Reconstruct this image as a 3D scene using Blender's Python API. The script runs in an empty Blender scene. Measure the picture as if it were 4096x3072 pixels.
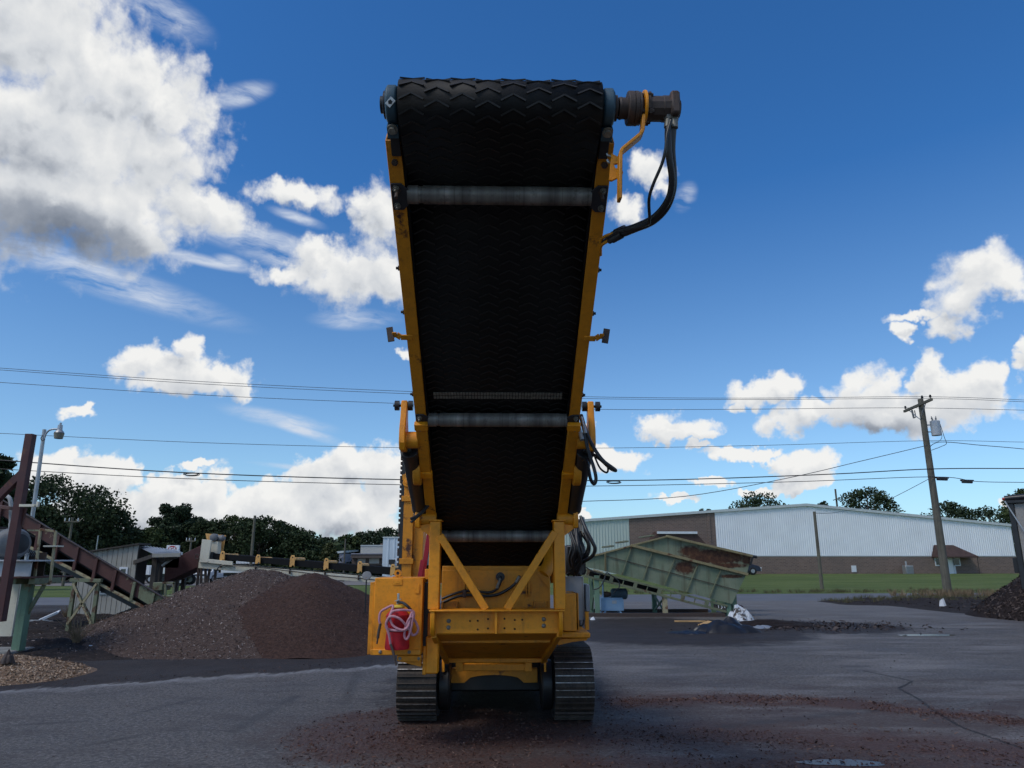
import bpy, bmesh, math, random
import numpy as np
from mathutils import Vector, Matrix
R = math.radians
random.seed(7); rng = np.random.default_rng(7)
scene = bpy.context.scene
COL = scene.collection

# ------------------------------------------------------------------ camera
F = 2844.0; CX, CY = 2048.0, 1536.0; EYE = 1.75
PITCH = math.atan((2242 - CY) / F)
cam_d = bpy.data.cameras.new('camera'); cam = bpy.data.objects.new('camera', cam_d); COL.objects.link(cam)
cam.location = (0, 0, EYE); cam.rotation_euler = (R(90) + PITCH, 0, 0)
cam_d.sensor_fit = 'HORIZONTAL'; cam_d.sensor_width = 36.0; cam_d.lens = 36.0 * F / 4096.0
cam_d.clip_start = 0.1; cam_d.clip_end = 2000
scene.camera = cam
cP, sP = math.cos(PITCH), math.sin(PITCH)
def ray(px, py):
    xc = (px - CX) / F; yc = (CY - py) / F
    return Vector((xc, cP - yc * sP, sP + yc * cP))
def at(px, py, Y):
    d = ray(px, py); k = Y / d.y
    return Vector((d.x * k, Y, EYE + d.z * k))
def gnd(px, py, z=0.0):
    d = ray(px, py); k = (z - EYE) / d.z
    return Vector((d.x * k, d.y * k, z))
def azel(px, py):
    d = ray(px, py).normalized()
    return math.atan2(d.x, d.y), math.asin(d.z)

# ------------------------------------------------------------------ render look
scene.view_settings.view_transform = 'Standard'; scene.view_settings.look = 'None'
scene.view_settings.exposure = 0.0; scene.view_settings.gamma = 1.0
scene.view_settings.use_curve_mapping = False
scene.render.engine = 'CYCLES'
cy = scene.cycles
cy.use_adaptive_sampling = True; cy.adaptive_threshold = 0.025; cy.use_denoising = True
cy.max_bounces = 6; cy.diffuse_bounces = 3; cy.glossy_bounces = 3; cy.transparent_max_bounces = 6
cy.sample_clamp_indirect = 6.0

# ------------------------------------------------------------------ sun + sky
SUN_AZ, SUN_EL = R(-128), R(52)         # to the left, a little behind the viewer
sdir = Vector((math.sin(SUN_AZ) * math.cos(SUN_EL), math.cos(SUN_AZ) * math.cos(SUN_EL), math.sin(SUN_EL)))
sun_d = bpy.data.lights.new('sun', 'SUN'); sun = bpy.data.objects.new('sun', sun_d); COL.objects.link(sun)
sun_d.energy = 1.7; sun_d.angle = R(20); sun_d.color = (1.0, 0.95, 0.88)
sun.rotation_euler = sdir.to_track_quat('Z', 'Y').to_euler()
sun.location = (-20, -5, 40)

world = bpy.data.worlds.new('World'); scene.world = world; world.use_nodes = True
wt = world.node_tree; wt.nodes.clear()
class NT:
    """small helper for building node trees"""
    def __init__(s, t): s.t = t
    def n(s, typ, **kw):
        nd = s.t.nodes.new(typ)
        for k, v in kw.items(): setattr(nd, k, v)
        return nd
    def set(s, sock, v):
        if hasattr(v, 'is_linked') or isinstance(v, bpy.types.NodeSocket): s.t.links.new(v, sock)
        else: sock.default_value = v
    def m(s, op, a, b=None, c=None, clamp=False):
        nd = s.n('ShaderNodeMath', operation=op); nd.use_clamp = clamp
        for i, v in enumerate((a, b, c)):
            if v is not None: s.set(nd.inputs[i], v)
        return nd.outputs[0]
    def vm(s, op, a, b=None, c=None):
        nd = s.n('ShaderNodeVectorMath', operation=op)
        for i, v in enumerate((a, b, c)):
            if v is not None: s.set(nd.inputs[i], v)
        return nd.outputs['Value'] if op in ('LENGTH', 'DOT_PRODUCT', 'DISTANCE') else nd.outputs[0]
    def mr(s, v, a, b, c=0.0, d=1.0, smooth=False):
        nd = s.n('ShaderNodeMapRange'); nd.clamp = True
        if smooth: nd.interpolation_type = 'SMOOTHSTEP'
        s.set(nd.inputs[0], v)
        for i, q in enumerate((a, b, c, d)): s.set(nd.inputs[i + 1], q)
        return nd.outputs[0]
    def noise(s, vec, scale, detail=3, rough=0.5, dist=0.0, dims='3D', color=False, lac=2.0):
        nd = s.n('ShaderNodeTexNoise', noise_dimensions=dims)
        s.set(nd.inputs['Vector'], vec); nd.inputs['Scale'].default_value = scale
        nd.inputs['Detail'].default_value = detail; nd.inputs['Roughness'].default_value = rough
        nd.inputs['Distortion'].default_value = dist; nd.inputs['Lacunarity'].default_value = lac
        return nd.outputs['Color' if color else 0]
    def mix(s, fac, a, b, mode='MIX'):
        nd = s.n('ShaderNodeMix', data_type='RGBA', blend_type=mode)
        s.set(nd.inputs[0], fac)
        for i, v in ((6, a), (7, b)):
            if isinstance(v, (tuple, list)) and len(v) == 3: v = (*v, 1.0)
            s.set(nd.inputs[i], v)
        return nd.outputs[2]
    def xyz(s, x=0.0, y=0.0, z=0.0):
        nd = s.n('ShaderNodeCombineXYZ')
        for i, v in enumerate((x, y, z)): s.set(nd.inputs[i], v)
        return nd.outputs[0]
    def sep(s, v):
        nd = s.n('ShaderNodeSeparateXYZ'); s.set(nd.inputs[0], v); return nd.outputs

DS = 4096 / 2212.0
# cumulus puffs: centre and radii in the sky, written as picture coordinates (2212 wide) and turned into azimuth/elevation
PUFFS = [(90,70,170,160),(200,165,170,140),(290,165,135,95),(360,235,95,85),(150,290,250,170),(330,345,118,112),(120,430,235,112),(430,450,102,48),(-90,300,230,250),(0,-40,230,130),(250,470,150,70),
 (645,425,82,30),(760,590,105,60),(630,588,58,20),(700,545,55,38),(825,600,60,48),(835,470,62,55),(790,450,38,26),
 (320,788,62,30),(412,752,32,36),(440,812,92,38),(390,828,80,26),(520,822,26,32),
 (158,890,48,15),(192,880,20,13),(870,775,18,14),
 (1395,365,40,34),(1352,462,34,32),(1428,400,26,18),
 (110,1015,50,40),(215,1055,68,62),(330,1075,62,46),(265,1025,26,30),(420,1075,70,56),(520,1100,72,42),(620,1080,62,44),(705,1050,82,62),(760,1005,58,44),(835,1035,66,62),(600,1130,130,40),(400,1130,160,42),(745,1105,120,58),(250,1120,130,46),
 (412,1002,32,11),(1290,920,16,11),
 (2115,592,92,54),(2095,650,66,52),(2060,708,44,26),(2185,610,42,38),(1985,690,62,10),(1950,725,22,14),
 (1650,840,80,24),(1690,834,40,22),(1598,872,16,16),
 (1760,893,92,32),(1885,862,70,52),(1990,820,34,44),(2085,840,80,42),(1920,892,205,32),(2010,878,140,46),(2140,815,30,24),
 (1455,925,72,26),(1425,915,42,26),(1515,938,35,14),(1525,965,26,9),(1620,978,72,16),(1668,968,32,13),
 (1345,1003,66,30),(1310,990,46,28),
 (1740,1012,52,34),(1708,1000,26,26),(1735,1038,60,18),(1645,1060,60,10),
 (1545,1052,28,11),(1460,1085,38,10),(1268,1110,22,10),
 (2215,755,24,32),(2195,800,28,22),(2215,1095,30,12)]
CIRRUS = [(235,605,290,30,10.5),(560,520,190,26,6),(770,690,90,17,-4),(600,905,120,14,8),(640,925,110,10,16),(350,25,110,34,8),(520,205,70,20,-22),(620,560,110,16,3),(1480,425,22,26,40),(640,1010,90,5,4),(430,560,130,10,4),(500,566,40,12,4),(640,470,60,10,10)]

SHADES = [(110, 520, 330, 130, 0.62), (40, 340, 190, 130, 0.14), (1880, 935, 260, 40, 0.30), (440, 1150, 420, 45, 0.30), (420, 868, 130, 26, 0.2), (2070, 740, 90, 40, 0.2)]
def sky_ell(cx, cyy, rx, ry):
    a, e = azel(cx * DS, cyy * DS)
    a1, _ = azel((cx + rx) * DS, cyy * DS); _, e1 = azel(cx * DS, (cyy - ry) * DS)
    return a, e, abs(a1 - a), abs(e1 - e)
def density_group(name, puffs):
    g = bpy.data.node_groups.new(name, 'ShaderNodeTree')
    g.interface.new_socket('Vector', in_out='INPUT', socket_type='NodeSocketVector')
    g.interface.new_socket('D', in_out='OUTPUT', socket_type='NodeSocketFloat'); g.interface.new_socket('C', in_out='OUTPUT', socket_type='NodeSocketFloat')
    h = NT(g); gi = h.n('NodeGroupInput'); go = h.n('NodeGroupOutput')
    uv = gi.outputs[0]
    w1 = h.vm('SUBTRACT', h.noise(uv, 11, 2, 0.5, dims='2D', color=True), (0.5, 0.5, 0.5))
    w2 = h.vm('SUBTRACT', h.noise(uv, 42, 3, 0.6, dims='2D', color=True), (0.5, 0.5, 0.5))
    p = h.vm('MULTIPLY_ADD', w1, (0.06, 0.042, 0), uv)
    p = h.vm('MULTIPLY_ADD', w2, (0.030, 0.026, 0), p)
    if puffs:
        acc = None
        for q in puffs:
            a, e, ra, re = sky_ell(*q); ra *= 1.3; re *= 1.26
            l = h.vm('LENGTH', h.vm('MULTIPLY_ADD', p, (1 / ra, 1 / re, 0), (-a / ra, -e / re, 0)))
            acc = l if acc is None else h.m('SMOOTH_MIN', acc, l, 0.12)
    else:   # sky outside the frame: the same kind of scattered cumulus
        acc = h.mr(h.noise(uv, 3.2, 2, 0.5, dims='2D'), 0.42, 0.66, 1.9, 0.35)
    fb = h.noise(uv, 28, 5, 0.60, dims='2D')
    vo = h.n('ShaderNodeTexVoronoi', voronoi_dimensions='2D', feature='F1')
    h.set(vo.inputs['Vector'], p); vo.inputs['Scale'].default_value = 34
    D = h.m('SUBTRACT', 1.10, acc)
    D = h.m('ADD', D, h.m('MULTIPLY', h.m('SUBTRACT', fb, 0.5), 0.95))
    D = h.m('ADD', D, h.m('MULTIPLY', h.m('SUBTRACT', 0.42, vo.outputs['Distance']), 0.42))
    h.set(go.inputs[0], D)
    Cc = h.m('ADD', h.m('SUBTRACT', 1.0, h.m('MULTIPLY', acc, 0.8)), h.m('MULTIPLY', h.noise(p, 15, 2, 0.45, dims='2D'), 0.9))
    Cc = h.m('ADD', Cc, h.m('MULTIPLY', vo.outputs['Distance'], -0.35))
    h.set(go.inputs[1], Cc)
    return g
W = NT(wt)
gen = W.n('ShaderNodeTexCoord').outputs['Generated']
sx = W.sep(gen)
AZ, EL = W.m('ARCTAN2', sx[0], sx[1]), W.m('ARCSINE', sx[2])
uv = W.xyz(AZ, EL, 0.0)
sky = W.n('ShaderNodeTexSky', sky_type='NISHITA')
sky.sun_disc = False; sky.sun_elevation = SUN_EL; sky.sun_rotation = SUN_AZ
sky.air_density = 1.0; sky.dust_density = 0.35; sky.ozone_density = 5.0; sky.altitude = 50
hs = W.n('ShaderNodeHueSaturation'); W.set(hs.inputs['Saturation'], W.mr(EL, 0.03, 0.5, 0.74, 1.2)); W.set(hs.inputs['Color'], sky.outputs[0])
skyc = W.mix(1.0, hs.outputs[0], (0.90, 1.22, 1.42), 'MULTIPLY')
CW = 8.9
def sky_part(name, puffs, cirrus, shades):
    """one stretch of sky with its clouds"""
    G = density_group(name, puffs)
    def dens(v):
        nd = W.n('ShaderNodeGroup'); nd.node_tree = G; W.set(nd.inputs[0], v); return nd.outputs
    D1, C1 = dens(uv)[:2]
    C2 = dens(W.vm('ADD', uv, (0.009, 0.020, 0)))[1]
    alpha = W.mr(D1, W.mr(EL, 0.12, 0.34, 0.03, -0.10), W.mr(EL, 0.12, 0.34, 0.36, 0.66), smooth=True)
    if not puffs: alpha = W.m('MULTIPLY', alpha, W.m('MAXIMUM', W.mr(W.m('ABSOLUTE', AZ), 1.0, 1.15), W.mr(EL, 1.0, 1.15)))
    lit = W.m('ADD', 0.74, W.m('MULTIPLY', W.m('SUBTRACT', C1, C2), 0.50))
    lit = W.m('ADD', lit, W.mr(D1, 0.0, 0.9, 0.22, -0.06))
    for (cx, cyy, rx, ry, am) in shades:
        a, e, ra, re = sky_ell(cx, cyy, rx, ry)
        q = W.vm('LENGTH', W.vm('MULTIPLY_ADD', uv, (1 / ra, 1 / re, 0), (-a / ra, -e / re, 0)))
        lit = W.m('SUBTRACT', lit, W.mr(q, 0.1, 1.0, am, 0.0, smooth=True))
    lit = W.m('MAXIMUM', W.m('MINIMUM', lit, 1.0), 0.0)
    base = skyc
    if cirrus:
        cirr = None
        cn = W.noise(W.vm('MULTIPLY', W.vm('ADD', uv, W.vm('MULTIPLY', W.noise(uv, 9, 3, 0.6, dims='2D', color=True), (0.05, 0.03, 0))), (9, 42, 0)), 1.0, 5, 0.62, dims='2D')
        for (cx, cyy, rx, ry, ang) in cirrus:
            a, e, ra, re = sky_ell(cx, cyy, rx, ry)
            mp_ = W.n('ShaderNodeMapping', vector_type='TEXTURE')
            W.set(mp_.inputs[0], uv); mp_.inputs[1].default_value = (a, e, 0); mp_.inputs[2].default_value = (0, 0, -R(ang))
            mp_.inputs[3].default_value = (ra * 1.3, re * 1.7, 1)
            v = W.m('SUBTRACT', 1.0, W.vm('LENGTH', mp_.outputs[0]))
            cirr = v if cirr is None else W.m('MAXIMUM', cirr, v)
        ca = W.m('MULTIPLY', W.mr(cirr, 0.0, 0.8, smooth=True), W.mr(cn, 0.30, 0.70))
        base = W.mix(W.m('MULTIPLY', ca, 0.9), skyc, (6.6, 7.2, 8.2))
    cr = W.n('ShaderNodeValToRGB'); W.set(cr.inputs[0], lit)
    els = cr.color_ramp.elements
    els[0].position = 0.0; els[0].color = (0.20, 0.235, 0.30, 1)
    els[1].position = 1.0; els[1].color = (1.0, 1.0, 0.985, 1)
    for pz, c in ((0.34, (0.36, 0.40, 0.47, 1)), (0.62, (0.72, 0.75, 0.79, 1))):
        q = els.new(pz); q.color = c
    cloudc = W.mix(1.0, cr.outputs[0], (CW, CW, CW), 'MULTIPLY')
    bg = W.n('ShaderNodeBackground'); W.set(bg.inputs[0], W.mix(alpha, base, cloudc)); bg.inputs[1].default_value = 0.1
    return bg.outputs[0]
SPL = 1120                                        # the two stretches meet in clear sky
aS = azel(SPL * DS, 600 * DS)[0]
bgL = sky_part('clouds_west', [q for q in PUFFS if q[0] < SPL], [q for q in CIRRUS if q[0] < SPL], [q for q in SHADES if q[0] < SPL])
bgR = sky_part('clouds_east', [q for q in PUFFS if q[0] >= SPL], [q for q in CIRRUS if q[0] >= SPL], [q for q in SHADES if q[0] >= SPL])
bgO = sky_part('clouds_around', [], [], [])
m1 = W.n('ShaderNodeMixShader'); W.set(m1.inputs[0], W.m('GREATER_THAN', AZ, aS)); wt.links.new(bgL, m1.inputs[1]); wt.links.new(bgR, m1.inputs[2])
m2 = W.n('ShaderNodeMixShader'); W.set(m2.inputs[0], W.m('MAXIMUM', W.m('GREATER_THAN', W.m('ABSOLUTE', AZ), 1.0), W.m('GREATER_THAN', W.m('ABSOLUTE', EL), 1.0)))
wt.links.new(m1.outputs[0], m2.inputs[1]); wt.links.new(bgO, m2.inputs[2])
wo = W.n('ShaderNodeOutputWorld'); wt.links.new(m2.outputs[0], wo.inputs[0])
world.cycles.sampling_method = 'MANUAL'; world.cycles.sample_map_resolution = 512
# ------------------------------------------------------------------ helpers
def tag(o, label=None, cat=None, group=None, kind=None):
    if label: o['label'] = label
    if cat: o['category'] = cat
    if group: o['group'] = group
    if kind: o['kind'] = kind
    return o
def thing(name, label, cat, loc=(0, 0, 0), rz=0.0, group=None):
    o = bpy.data.objects.new(name, None); COL.objects.link(o)
    o.location = loc; o.rotation_euler = (0, 0, rz); o.empty_display_size = 0.2
    return tag(o, label, cat, group)
def frames(d):
    d = d.normalized(); a = Vector((0, 0, 1)) if abs(d.z) < 0.95 else Vector((0, 1, 0))
    x = d.cross(a).normalized(); y = x.cross(d).normalized()
    return x, y
def spline(pts, n=8):
    pts = [Vector(p) for p in pts]; out = []
    for i in range(len(pts) - 1):
        p0 = pts[max(i - 1, 0)]; p1 = pts[i]; p2 = pts[i + 1]; p3 = pts[min(i + 2, len(pts) - 1)]
        for k in range(n):
            t = k / n
            out.append(0.5 * ((2 * p1) + (p2 - p0) * t + (2 * p0 - 5 * p1 + 4 * p2 - p3) * t * t + (3 * p1 - p0 - 3 * p2 + p3) * t ** 3))
    out.append(pts[-1]); return out
class MB:
    def __init__(s): s.v = []; s.f = []
    def add(s, vs, fs):
        b = len(s.v); s.v += [tuple(v) for v in vs]; s.f += [tuple(b + i for i in f) for f in fs]; return s
    def box(s, x0, x1, y0, y1, z0, z1):
        return s.add([(x0,y0,z0),(x1,y0,z0),(x1,y1,z0),(x0,y1,z0),(x0,y0,z1),(x1,y0,z1),(x1,y1,z1),(x0,y1,z1)],
                     [(0,3,2,1),(4,5,6,7),(0,1,5,4),(1,2,6,5),(2,3,7,6),(3,0,4,7)])
    def beam(s, a, b, w, h, up=None):
        a = Vector(a); b = Vector(b); d = (b - a).normalized()
        if up is None: x, y = frames(d)
        else:
            up = Vector(up); x = d.cross(up).normalized(); y = x.cross(d).normalized()
        vs = [p + x * i * w / 2 + y * j * h / 2 for p in (a, b) for (i, j) in ((-1,-1),(1,-1),(1,1),(-1,1))]
        return s.add(vs, [(0,3,2,1),(4,5,6,7),(0,1,5,4),(1,2,6,5),(2,3,7,6),(3,0,4,7)])
    def cyl(s, a, b, r, r2=None, n=16, caps=True):
        a = Vector(a); b = Vector(b); r2 = r if r2 is None else r2
        x, y = frames(b - a); vs = []
        for p, rr in ((a, r), (b, r2)):
            for i in range(n):
                t = 2 * math.pi * i / n; vs.append(p + x * math.cos(t) * rr + y * math.sin(t) * rr)
        fs = [(i, (i + 1) % n, n + (i + 1) % n, n + i) for i in range(n)]
        if caps: fs += [tuple(range(n - 1, -1, -1)), tuple(range(n, 2 * n))]
        return s.add(vs, fs)
    def lathe(s, a, axis, prof, n=20):
        a = Vector(a); d = Vector(axis).normalized(); x, y = frames(d); vs = []
        for (h, r) in prof:
            for i in range(n):
                t = 2 * math.pi * i / n; vs.append(a + d * h + (x * math.cos(t) + y * math.sin(t)) * max(r, 1e-4))
        m = len(prof)
        fs = [(k * n + i, k * n + (i + 1) % n, (k + 1) * n + (i + 1) % n, (k + 1) * n + i) for k in range(m - 1) for i in range(n)]
        fs += [tuple(range(n - 1, -1, -1)), tuple(range((m - 1) * n, m * n))]
        return s.add(vs, fs)
    def tube(s, pts, r, n=8, rad=None):
        pts = [Vector(p) for p in pts]; m = len(pts); vs = []
        d0 = (pts[1] - pts[0]).normalized(); x, y = frames(d0)
        for i, p in enumerate(pts):
            d = (pts[min(i + 1, m - 1)] - pts[max(i - 1, 0)]).normalized()
            x = (x - d * x.dot(d)).normalized(); y = d.cross(x)
            rr = rad[i] if rad else r
            for k in range(n):
                t = 2 * math.pi * k / n; vs.append(p + (x * math.cos(t) + y * math.sin(t)) * rr)
        fs = [(i * n + k, i * n + (k + 1) % n, (i + 1) * n + (k + 1) % n, (i + 1) * n + k) for i in range(m - 1) for k in range(n)]
        fs += [tuple(range(n - 1, -1, -1)), tuple(range((m - 1) * n, m * n))]
        return s.add(vs, fs)
    def prism(s, poly, vec):
        """poly: list of 3-D points, extruded along vec"""
        vec = Vector(vec); n = len(poly); a = [Vector(p) for p in poly]
        nrm = Vector((0, 0, 0))
        for i in range(n): nrm += (a[i] - a[0]).cross(a[(i + 1) % n] - a[0])
        if nrm.dot(vec) > 0: a = a[::-1]
        return s.add(a + [p + vec for p in a], [tuple(range(n)), tuple(range(2 * n - 1, n - 1, -1))] + [(i, n + i, n + (i + 1) % n, (i + 1) % n) for i in range(n)])
    def quad(s, *p): return s.add(p, [tuple(range(len(p)))])
    def build(s, name, mat, parent=None, bevel=0.0, smooth=True, inv=None, seg=1, angle=35):
        me = bpy.data.meshes.new(name); me.from_pydata(s.v, [], s.f); me.update()
        if smooth:
            me.polygons.foreach_set('use_smooth', [True] * len(me.polygons))
            me.set_sharp_from_angle(angle=R(angle))
        o = bpy.data.objects.new(name, me); COL.objects.link(o)
        if mat is not None: me.materials.append(mat)
        if parent is not None:
            o.parent = parent
            if inv is not None: o.matrix_parent_inverse = inv
        if bevel:
            b = o.modifiers.new('bevel', 'BEVEL'); b.width = bevel; b.segments = seg; b.limit_method = 'ANGLE'; b.angle_limit = R(40)
        return o
def copy_obj(o, parent=None):
    c = o.copy(); COL.objects.link(c); c.parent = parent
    return c
def copy_tree(o, parent=None):
    c = copy_obj(o, parent)
    for ch in list(o.children): copy_tree(ch, c)
    return c
def pinv(loc, rz=0.0):
    """parts are written in world coordinates; this is the inverse of their thing's placing"""
    return (Matrix.Translation(Vector(loc)) @ Matrix.Rotation(rz, 4, 'Z')).inverted()
class Thing:
    """a thing whose parts are written in world coordinates"""
    def __init__(s, name, label, cat, loc, group=None):
        s.root = thing(name, label, cat, loc, 0.0, group); s.inv = pinv(loc)
    def part(s, mb, name, mat, bevel=0.0, parent=None, **kw):
        if parent is None: return mb.build(name, mat, s.root, bevel, inv=s.inv, **kw)
        return mb.build(name, mat, parent, bevel, **kw)

# ------------------------------------------------------------------ materials
def new_mat(name):
    m = bpy.data.materials.new(name); m.use_nodes = True
    t = m.node_tree; b = t.nodes['Principled BSDF']
    return m, NT(t), b
def P(b, name, v, h=None):
    s = b.inputs[name]
    if isinstance(v, bpy.types.NodeSocket): h.t.links.new(v, s)
    elif isinstance(v, (tuple, list)) and len(v) == 3: s.default_value = (*v, 1)
    else: s.default_value = v
def bump(h, b, height, strength=0.3, dist=0.02):
    nd = h.n('ShaderNodeBump'); nd.inputs['Strength'].default_value = strength; nd.inputs['Distance'].default_value = dist
    h.set(nd.inputs['Height'], height); h.t.links.new(nd.outputs[0], b.inputs['Normal'])
def mat_paint(name, col, rough=0.5, dirt=(0.03, 0.022, 0.015), amount=0.35, scale=2.5, metal=0.0, var=0.12, streak=True, rust=None, rust_amt=0.0, spec=0.5, bumpy=0.02):
    m, h, b = new_mat(name)
    co = h.n('ShaderNodeTexCoord').outputs['Object']
    n1 = h.noise(co, scale, 6, 0.62); n2 = h.noise(co, scale * 9, 3, 0.6)
    c = h.mix(h.mr(n1, 0.35, 0.7), tuple(x * (1 - var) for x in col), tuple(min(1, x * (1 + var * 0.6)) for x in col))
    c = h.mix(h.m('MULTIPLY', h.mr(n2, 0.5, 0.8), 0.25 * min(1.0, amount * 2)), c, dirt)
    d = h.mr(n1, 0.56, 0.74)
    if streak:
        st = h.noise(h.vm('MULTIPLY', co, (14, 14, 1.2)), 1.0, 4, 0.6)
        d = h.m('MAXIMUM', d, h.m('MULTIPLY', h.mr(st, 0.58, 0.78), 0.7))
    d = h.m('MULTIPLY', d, amount)
    c = h.mix(d, c, dirt)
    if rust:
        rn = h.noise(co, scale * 1.3, 8, 0.68)
        rm = h.mr(rn, 0.62 - rust_amt * 0.25, 0.68 - rust_amt * 0.2)
        rc = h.mix(h.mr(n2, 0.3, 0.7), rust, tuple(x * 0.45 for x in rust))
        c = h.mix(rm, c, rc)
    P(b, 'Base Color', c, h); P(b, 'Metallic', metal); P(b, 'Specular IOR Level', spec)
    P(b, 'Roughness', h.mr(n1, 0.3, 0.75, rough - 0.08, min(1, rough + 0.2)), h)
    if bumpy: bump(h, b, h.noise(co, scale * 30, 3, 0.6), 0.15, bumpy)
    return m
def mat_simple(name, col, rough=0.6, metal=0.0, var=0.2, scale=6.0, spec=0.4, bump_s=0.0, bump_scale=60):
    m, h, b = new_mat(name)
    co = h.n('ShaderNodeTexCoord').outputs['Object']
    n1 = h.noise(co, scale, 5, 0.6)
    c = h.mix(h.mr(n1, 0.3, 0.7), tuple(x * (1 - var) for x in col), tuple(min(1, x * (1 + var)) for x in col))
    P(b, 'Base Color', c, h); P(b, 'Roughness', rough); P(b, 'Metallic', metal); P(b, 'Specular IOR Level', spec)
    if bump_s: bump(h, b, h.noise(co, bump_scale, 4, 0.6), bump_s, 0.02)
    return m
M = {}
YEL = (0.79, 0.285, 0.003)
M['yellow'] = mat_paint('yellow_paint', YEL, 0.45, (0.06, 0.026, 0.008), 0.5, 2.6, var=0.10)
M['yellow_dirty'] = mat_paint('yellow_paint_grimy', YEL, 0.5, (0.03, 0.017, 0.008), 0.75, 3.2, var=0.18)
M['yellow_rail'] = mat_paint('yellow_paint_worn', (0.66, 0.25, 0.006), 0.5, (0.06, 0.022, 0.008), 0.5, 3.0, var=0.2, rust=(0.10, 0.03, 0.012), rust_amt=0.1)
M['yellow_faded'] = mat_paint('yellow_paint_faded', (0.74, 0.40, 0.12), 0.6, (0.06, 0.03, 0.015), 0.5, 3.0)
M['rubber'] = mat_simple('black_rubber', (0.0055, 0.005, 0.0048), 0.62, var=0.35, scale=5, spec=0.25, bump_s=0.1)
M['cleat'] = mat_simple('worn_rubber_cleat', (0.0115, 0.0103, 0.0095), 0.55, var=0.4, scale=14, spec=0.4)
M['hose'] = mat_simple('black_hose', (0.014, 0.015, 0.016), 0.42, var=0.3, spec=0.5)
M['black'] = mat_simple('black_steel', (0.014, 0.014, 0.015), 0.45, var=0.3, spec=0.5)
M['blackpaint'] = mat_simple('dark_plate', (0.02, 0.021, 0.026), 0.5, var=0.3, spec=0.5)
M['bluegrey'] = mat_paint('blue_cast_iron', (0.03, 0.075, 0.105), 0.5, (0.02, 0.02, 0.02), 0.5, 8)
M['rustiron'] = mat_paint('rust_brown_iron', (0.055, 0.036, 0.028), 0.6, (0.02, 0.014, 0.01), 0.5, 9, rust=(0.09, 0.035, 0.018), rust_amt=0.2)
M['zinc'] = mat_simple('zinc_plated', (0.42, 0.42, 0.40), 0.38, 0.8, var=0.2, scale=20)
M['bolt'] = mat_simple('bolt_steel', (0.20, 0.19, 0.16), 0.5, 0.5, var=0.35, scale=30)
M['hole'] = mat_simple('drilled_hole', (0.01, 0.006, 0.003), 0.9, var=0.1)
M['greycab'] = mat_paint('grey_cabinet', (0.29, 0.30, 0.32), 0.45, (0.06, 0.06, 0.06), 0.3, 2.5, metal=0.1)
M['red'] = mat_simple('red_cover', (0.46, 0.012, 0.020), 0.6, var=0.3, scale=9, spec=0.3, bump_s=0.25, bump_scale=25)
M['redbar'] = mat_simple('red_bar', (0.30, 0.012, 0.03), 0.55, var=0.2)
M['pink'] = mat_simple('pink_hose', (0.50, 0.235, 0.275), 0.5, var=0.2, scale=20)
M['strap'] = mat_simple('yellow_strap', (0.75, 0.52, 0.06), 0.6, var=0.2)
M['white'] = mat_simple('white_label', (0.72, 0.72, 0.70), 0.6, var=0.08)
M['chrome'] = mat_simple('chrome_rod', (0.55, 0.55, 0.56), 0.18, 1.0, var=0.1)
def mat_roller():
    m, h, b = new_mat('worn_roller_steel')
    co = h.n('ShaderNodeTexCoord').outputs['Object']; s = h.sep(co)
    bands = h.noise(h.xyz(h.m('MULTIPLY', s[0], 7.0), 0.0, 0.0), 1.0, 2, 0.5)
    sp = h.noise(co, 22, 4, 0.6)
    rings = h.noise(h.xyz(h.m('MULTIPLY', s[0], 60.0), 3.0, 0.0), 1.0, 2, 0.5)
    f = h.m('MULTIPLY', h.mr(bands, 0.30, 0.68), h.mr(sp, 0.30, 0.46, 0.45, 1.0))
    f = h.m('MULTIPLY', f, h.mr(rings, 0.3, 0.45, 0.35, 1.0))
    c = h.mix(f, (0.035, 0.028, 0.023), (0.28, 0.26, 0.235))
    P(b, 'Base Color', c, h); P(b, 'Metallic', h.mr(f, 0, 1, 0.2, 0.5), h); P(b, 'Roughness', h.mr(f, 0, 1, 0.6, 0.45), h)
    return m
M['roller'] = mat_roller()
def mat_track():
    m, h, b = new_mat('track_shoe_steel')
    co = h.n('ShaderNodeNewGeometry').outputs['Position']
    n = h.noise(co, 9, 6, 0.65); n2 = h.noise(co, 60, 3, 0.6)
    c = h.mix(h.mr(n, 0.38, 0.62), (0.020, 0.016, 0.014), (0.055, 0.041, 0.032))
    c = h.mix(h.m('MULTIPLY', h.mr(n2, 0.5, 0.75), 0.5), c, (0.13, 0.10, 0.08))
    P(b, 'Base Color', c, h); P(b, 'Roughness', 0.6); P(b, 'Metallic', 0.3); bump(h, b, n2, 0.3, 0.01)
    return m
M['track'] = mat_track()
def mat_grouser():
    m, h, b = new_mat('worn_grouser_edge')
    rnd = h.n('ShaderNodeObjectInfo').outputs['Random']; n = h.noise(h.n('ShaderNodeNewGeometry').outputs['Position'], 20, 4, 0.65)
    f = h.m('MULTIPLY', h.mr(rnd, 0.45, 0.8), h.mr(n, 0.3, 0.55))
    P(b, 'Base Color', h.mix(f, (0.07, 0.052, 0.04), (0.50, 0.47, 0.44)), h); P(b, 'Metallic', h.mr(f, 0, 1, 0.2, 0.7), h); P(b, 'Roughness', 0.5); return m
M['grouser'] = mat_grouser()
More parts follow.
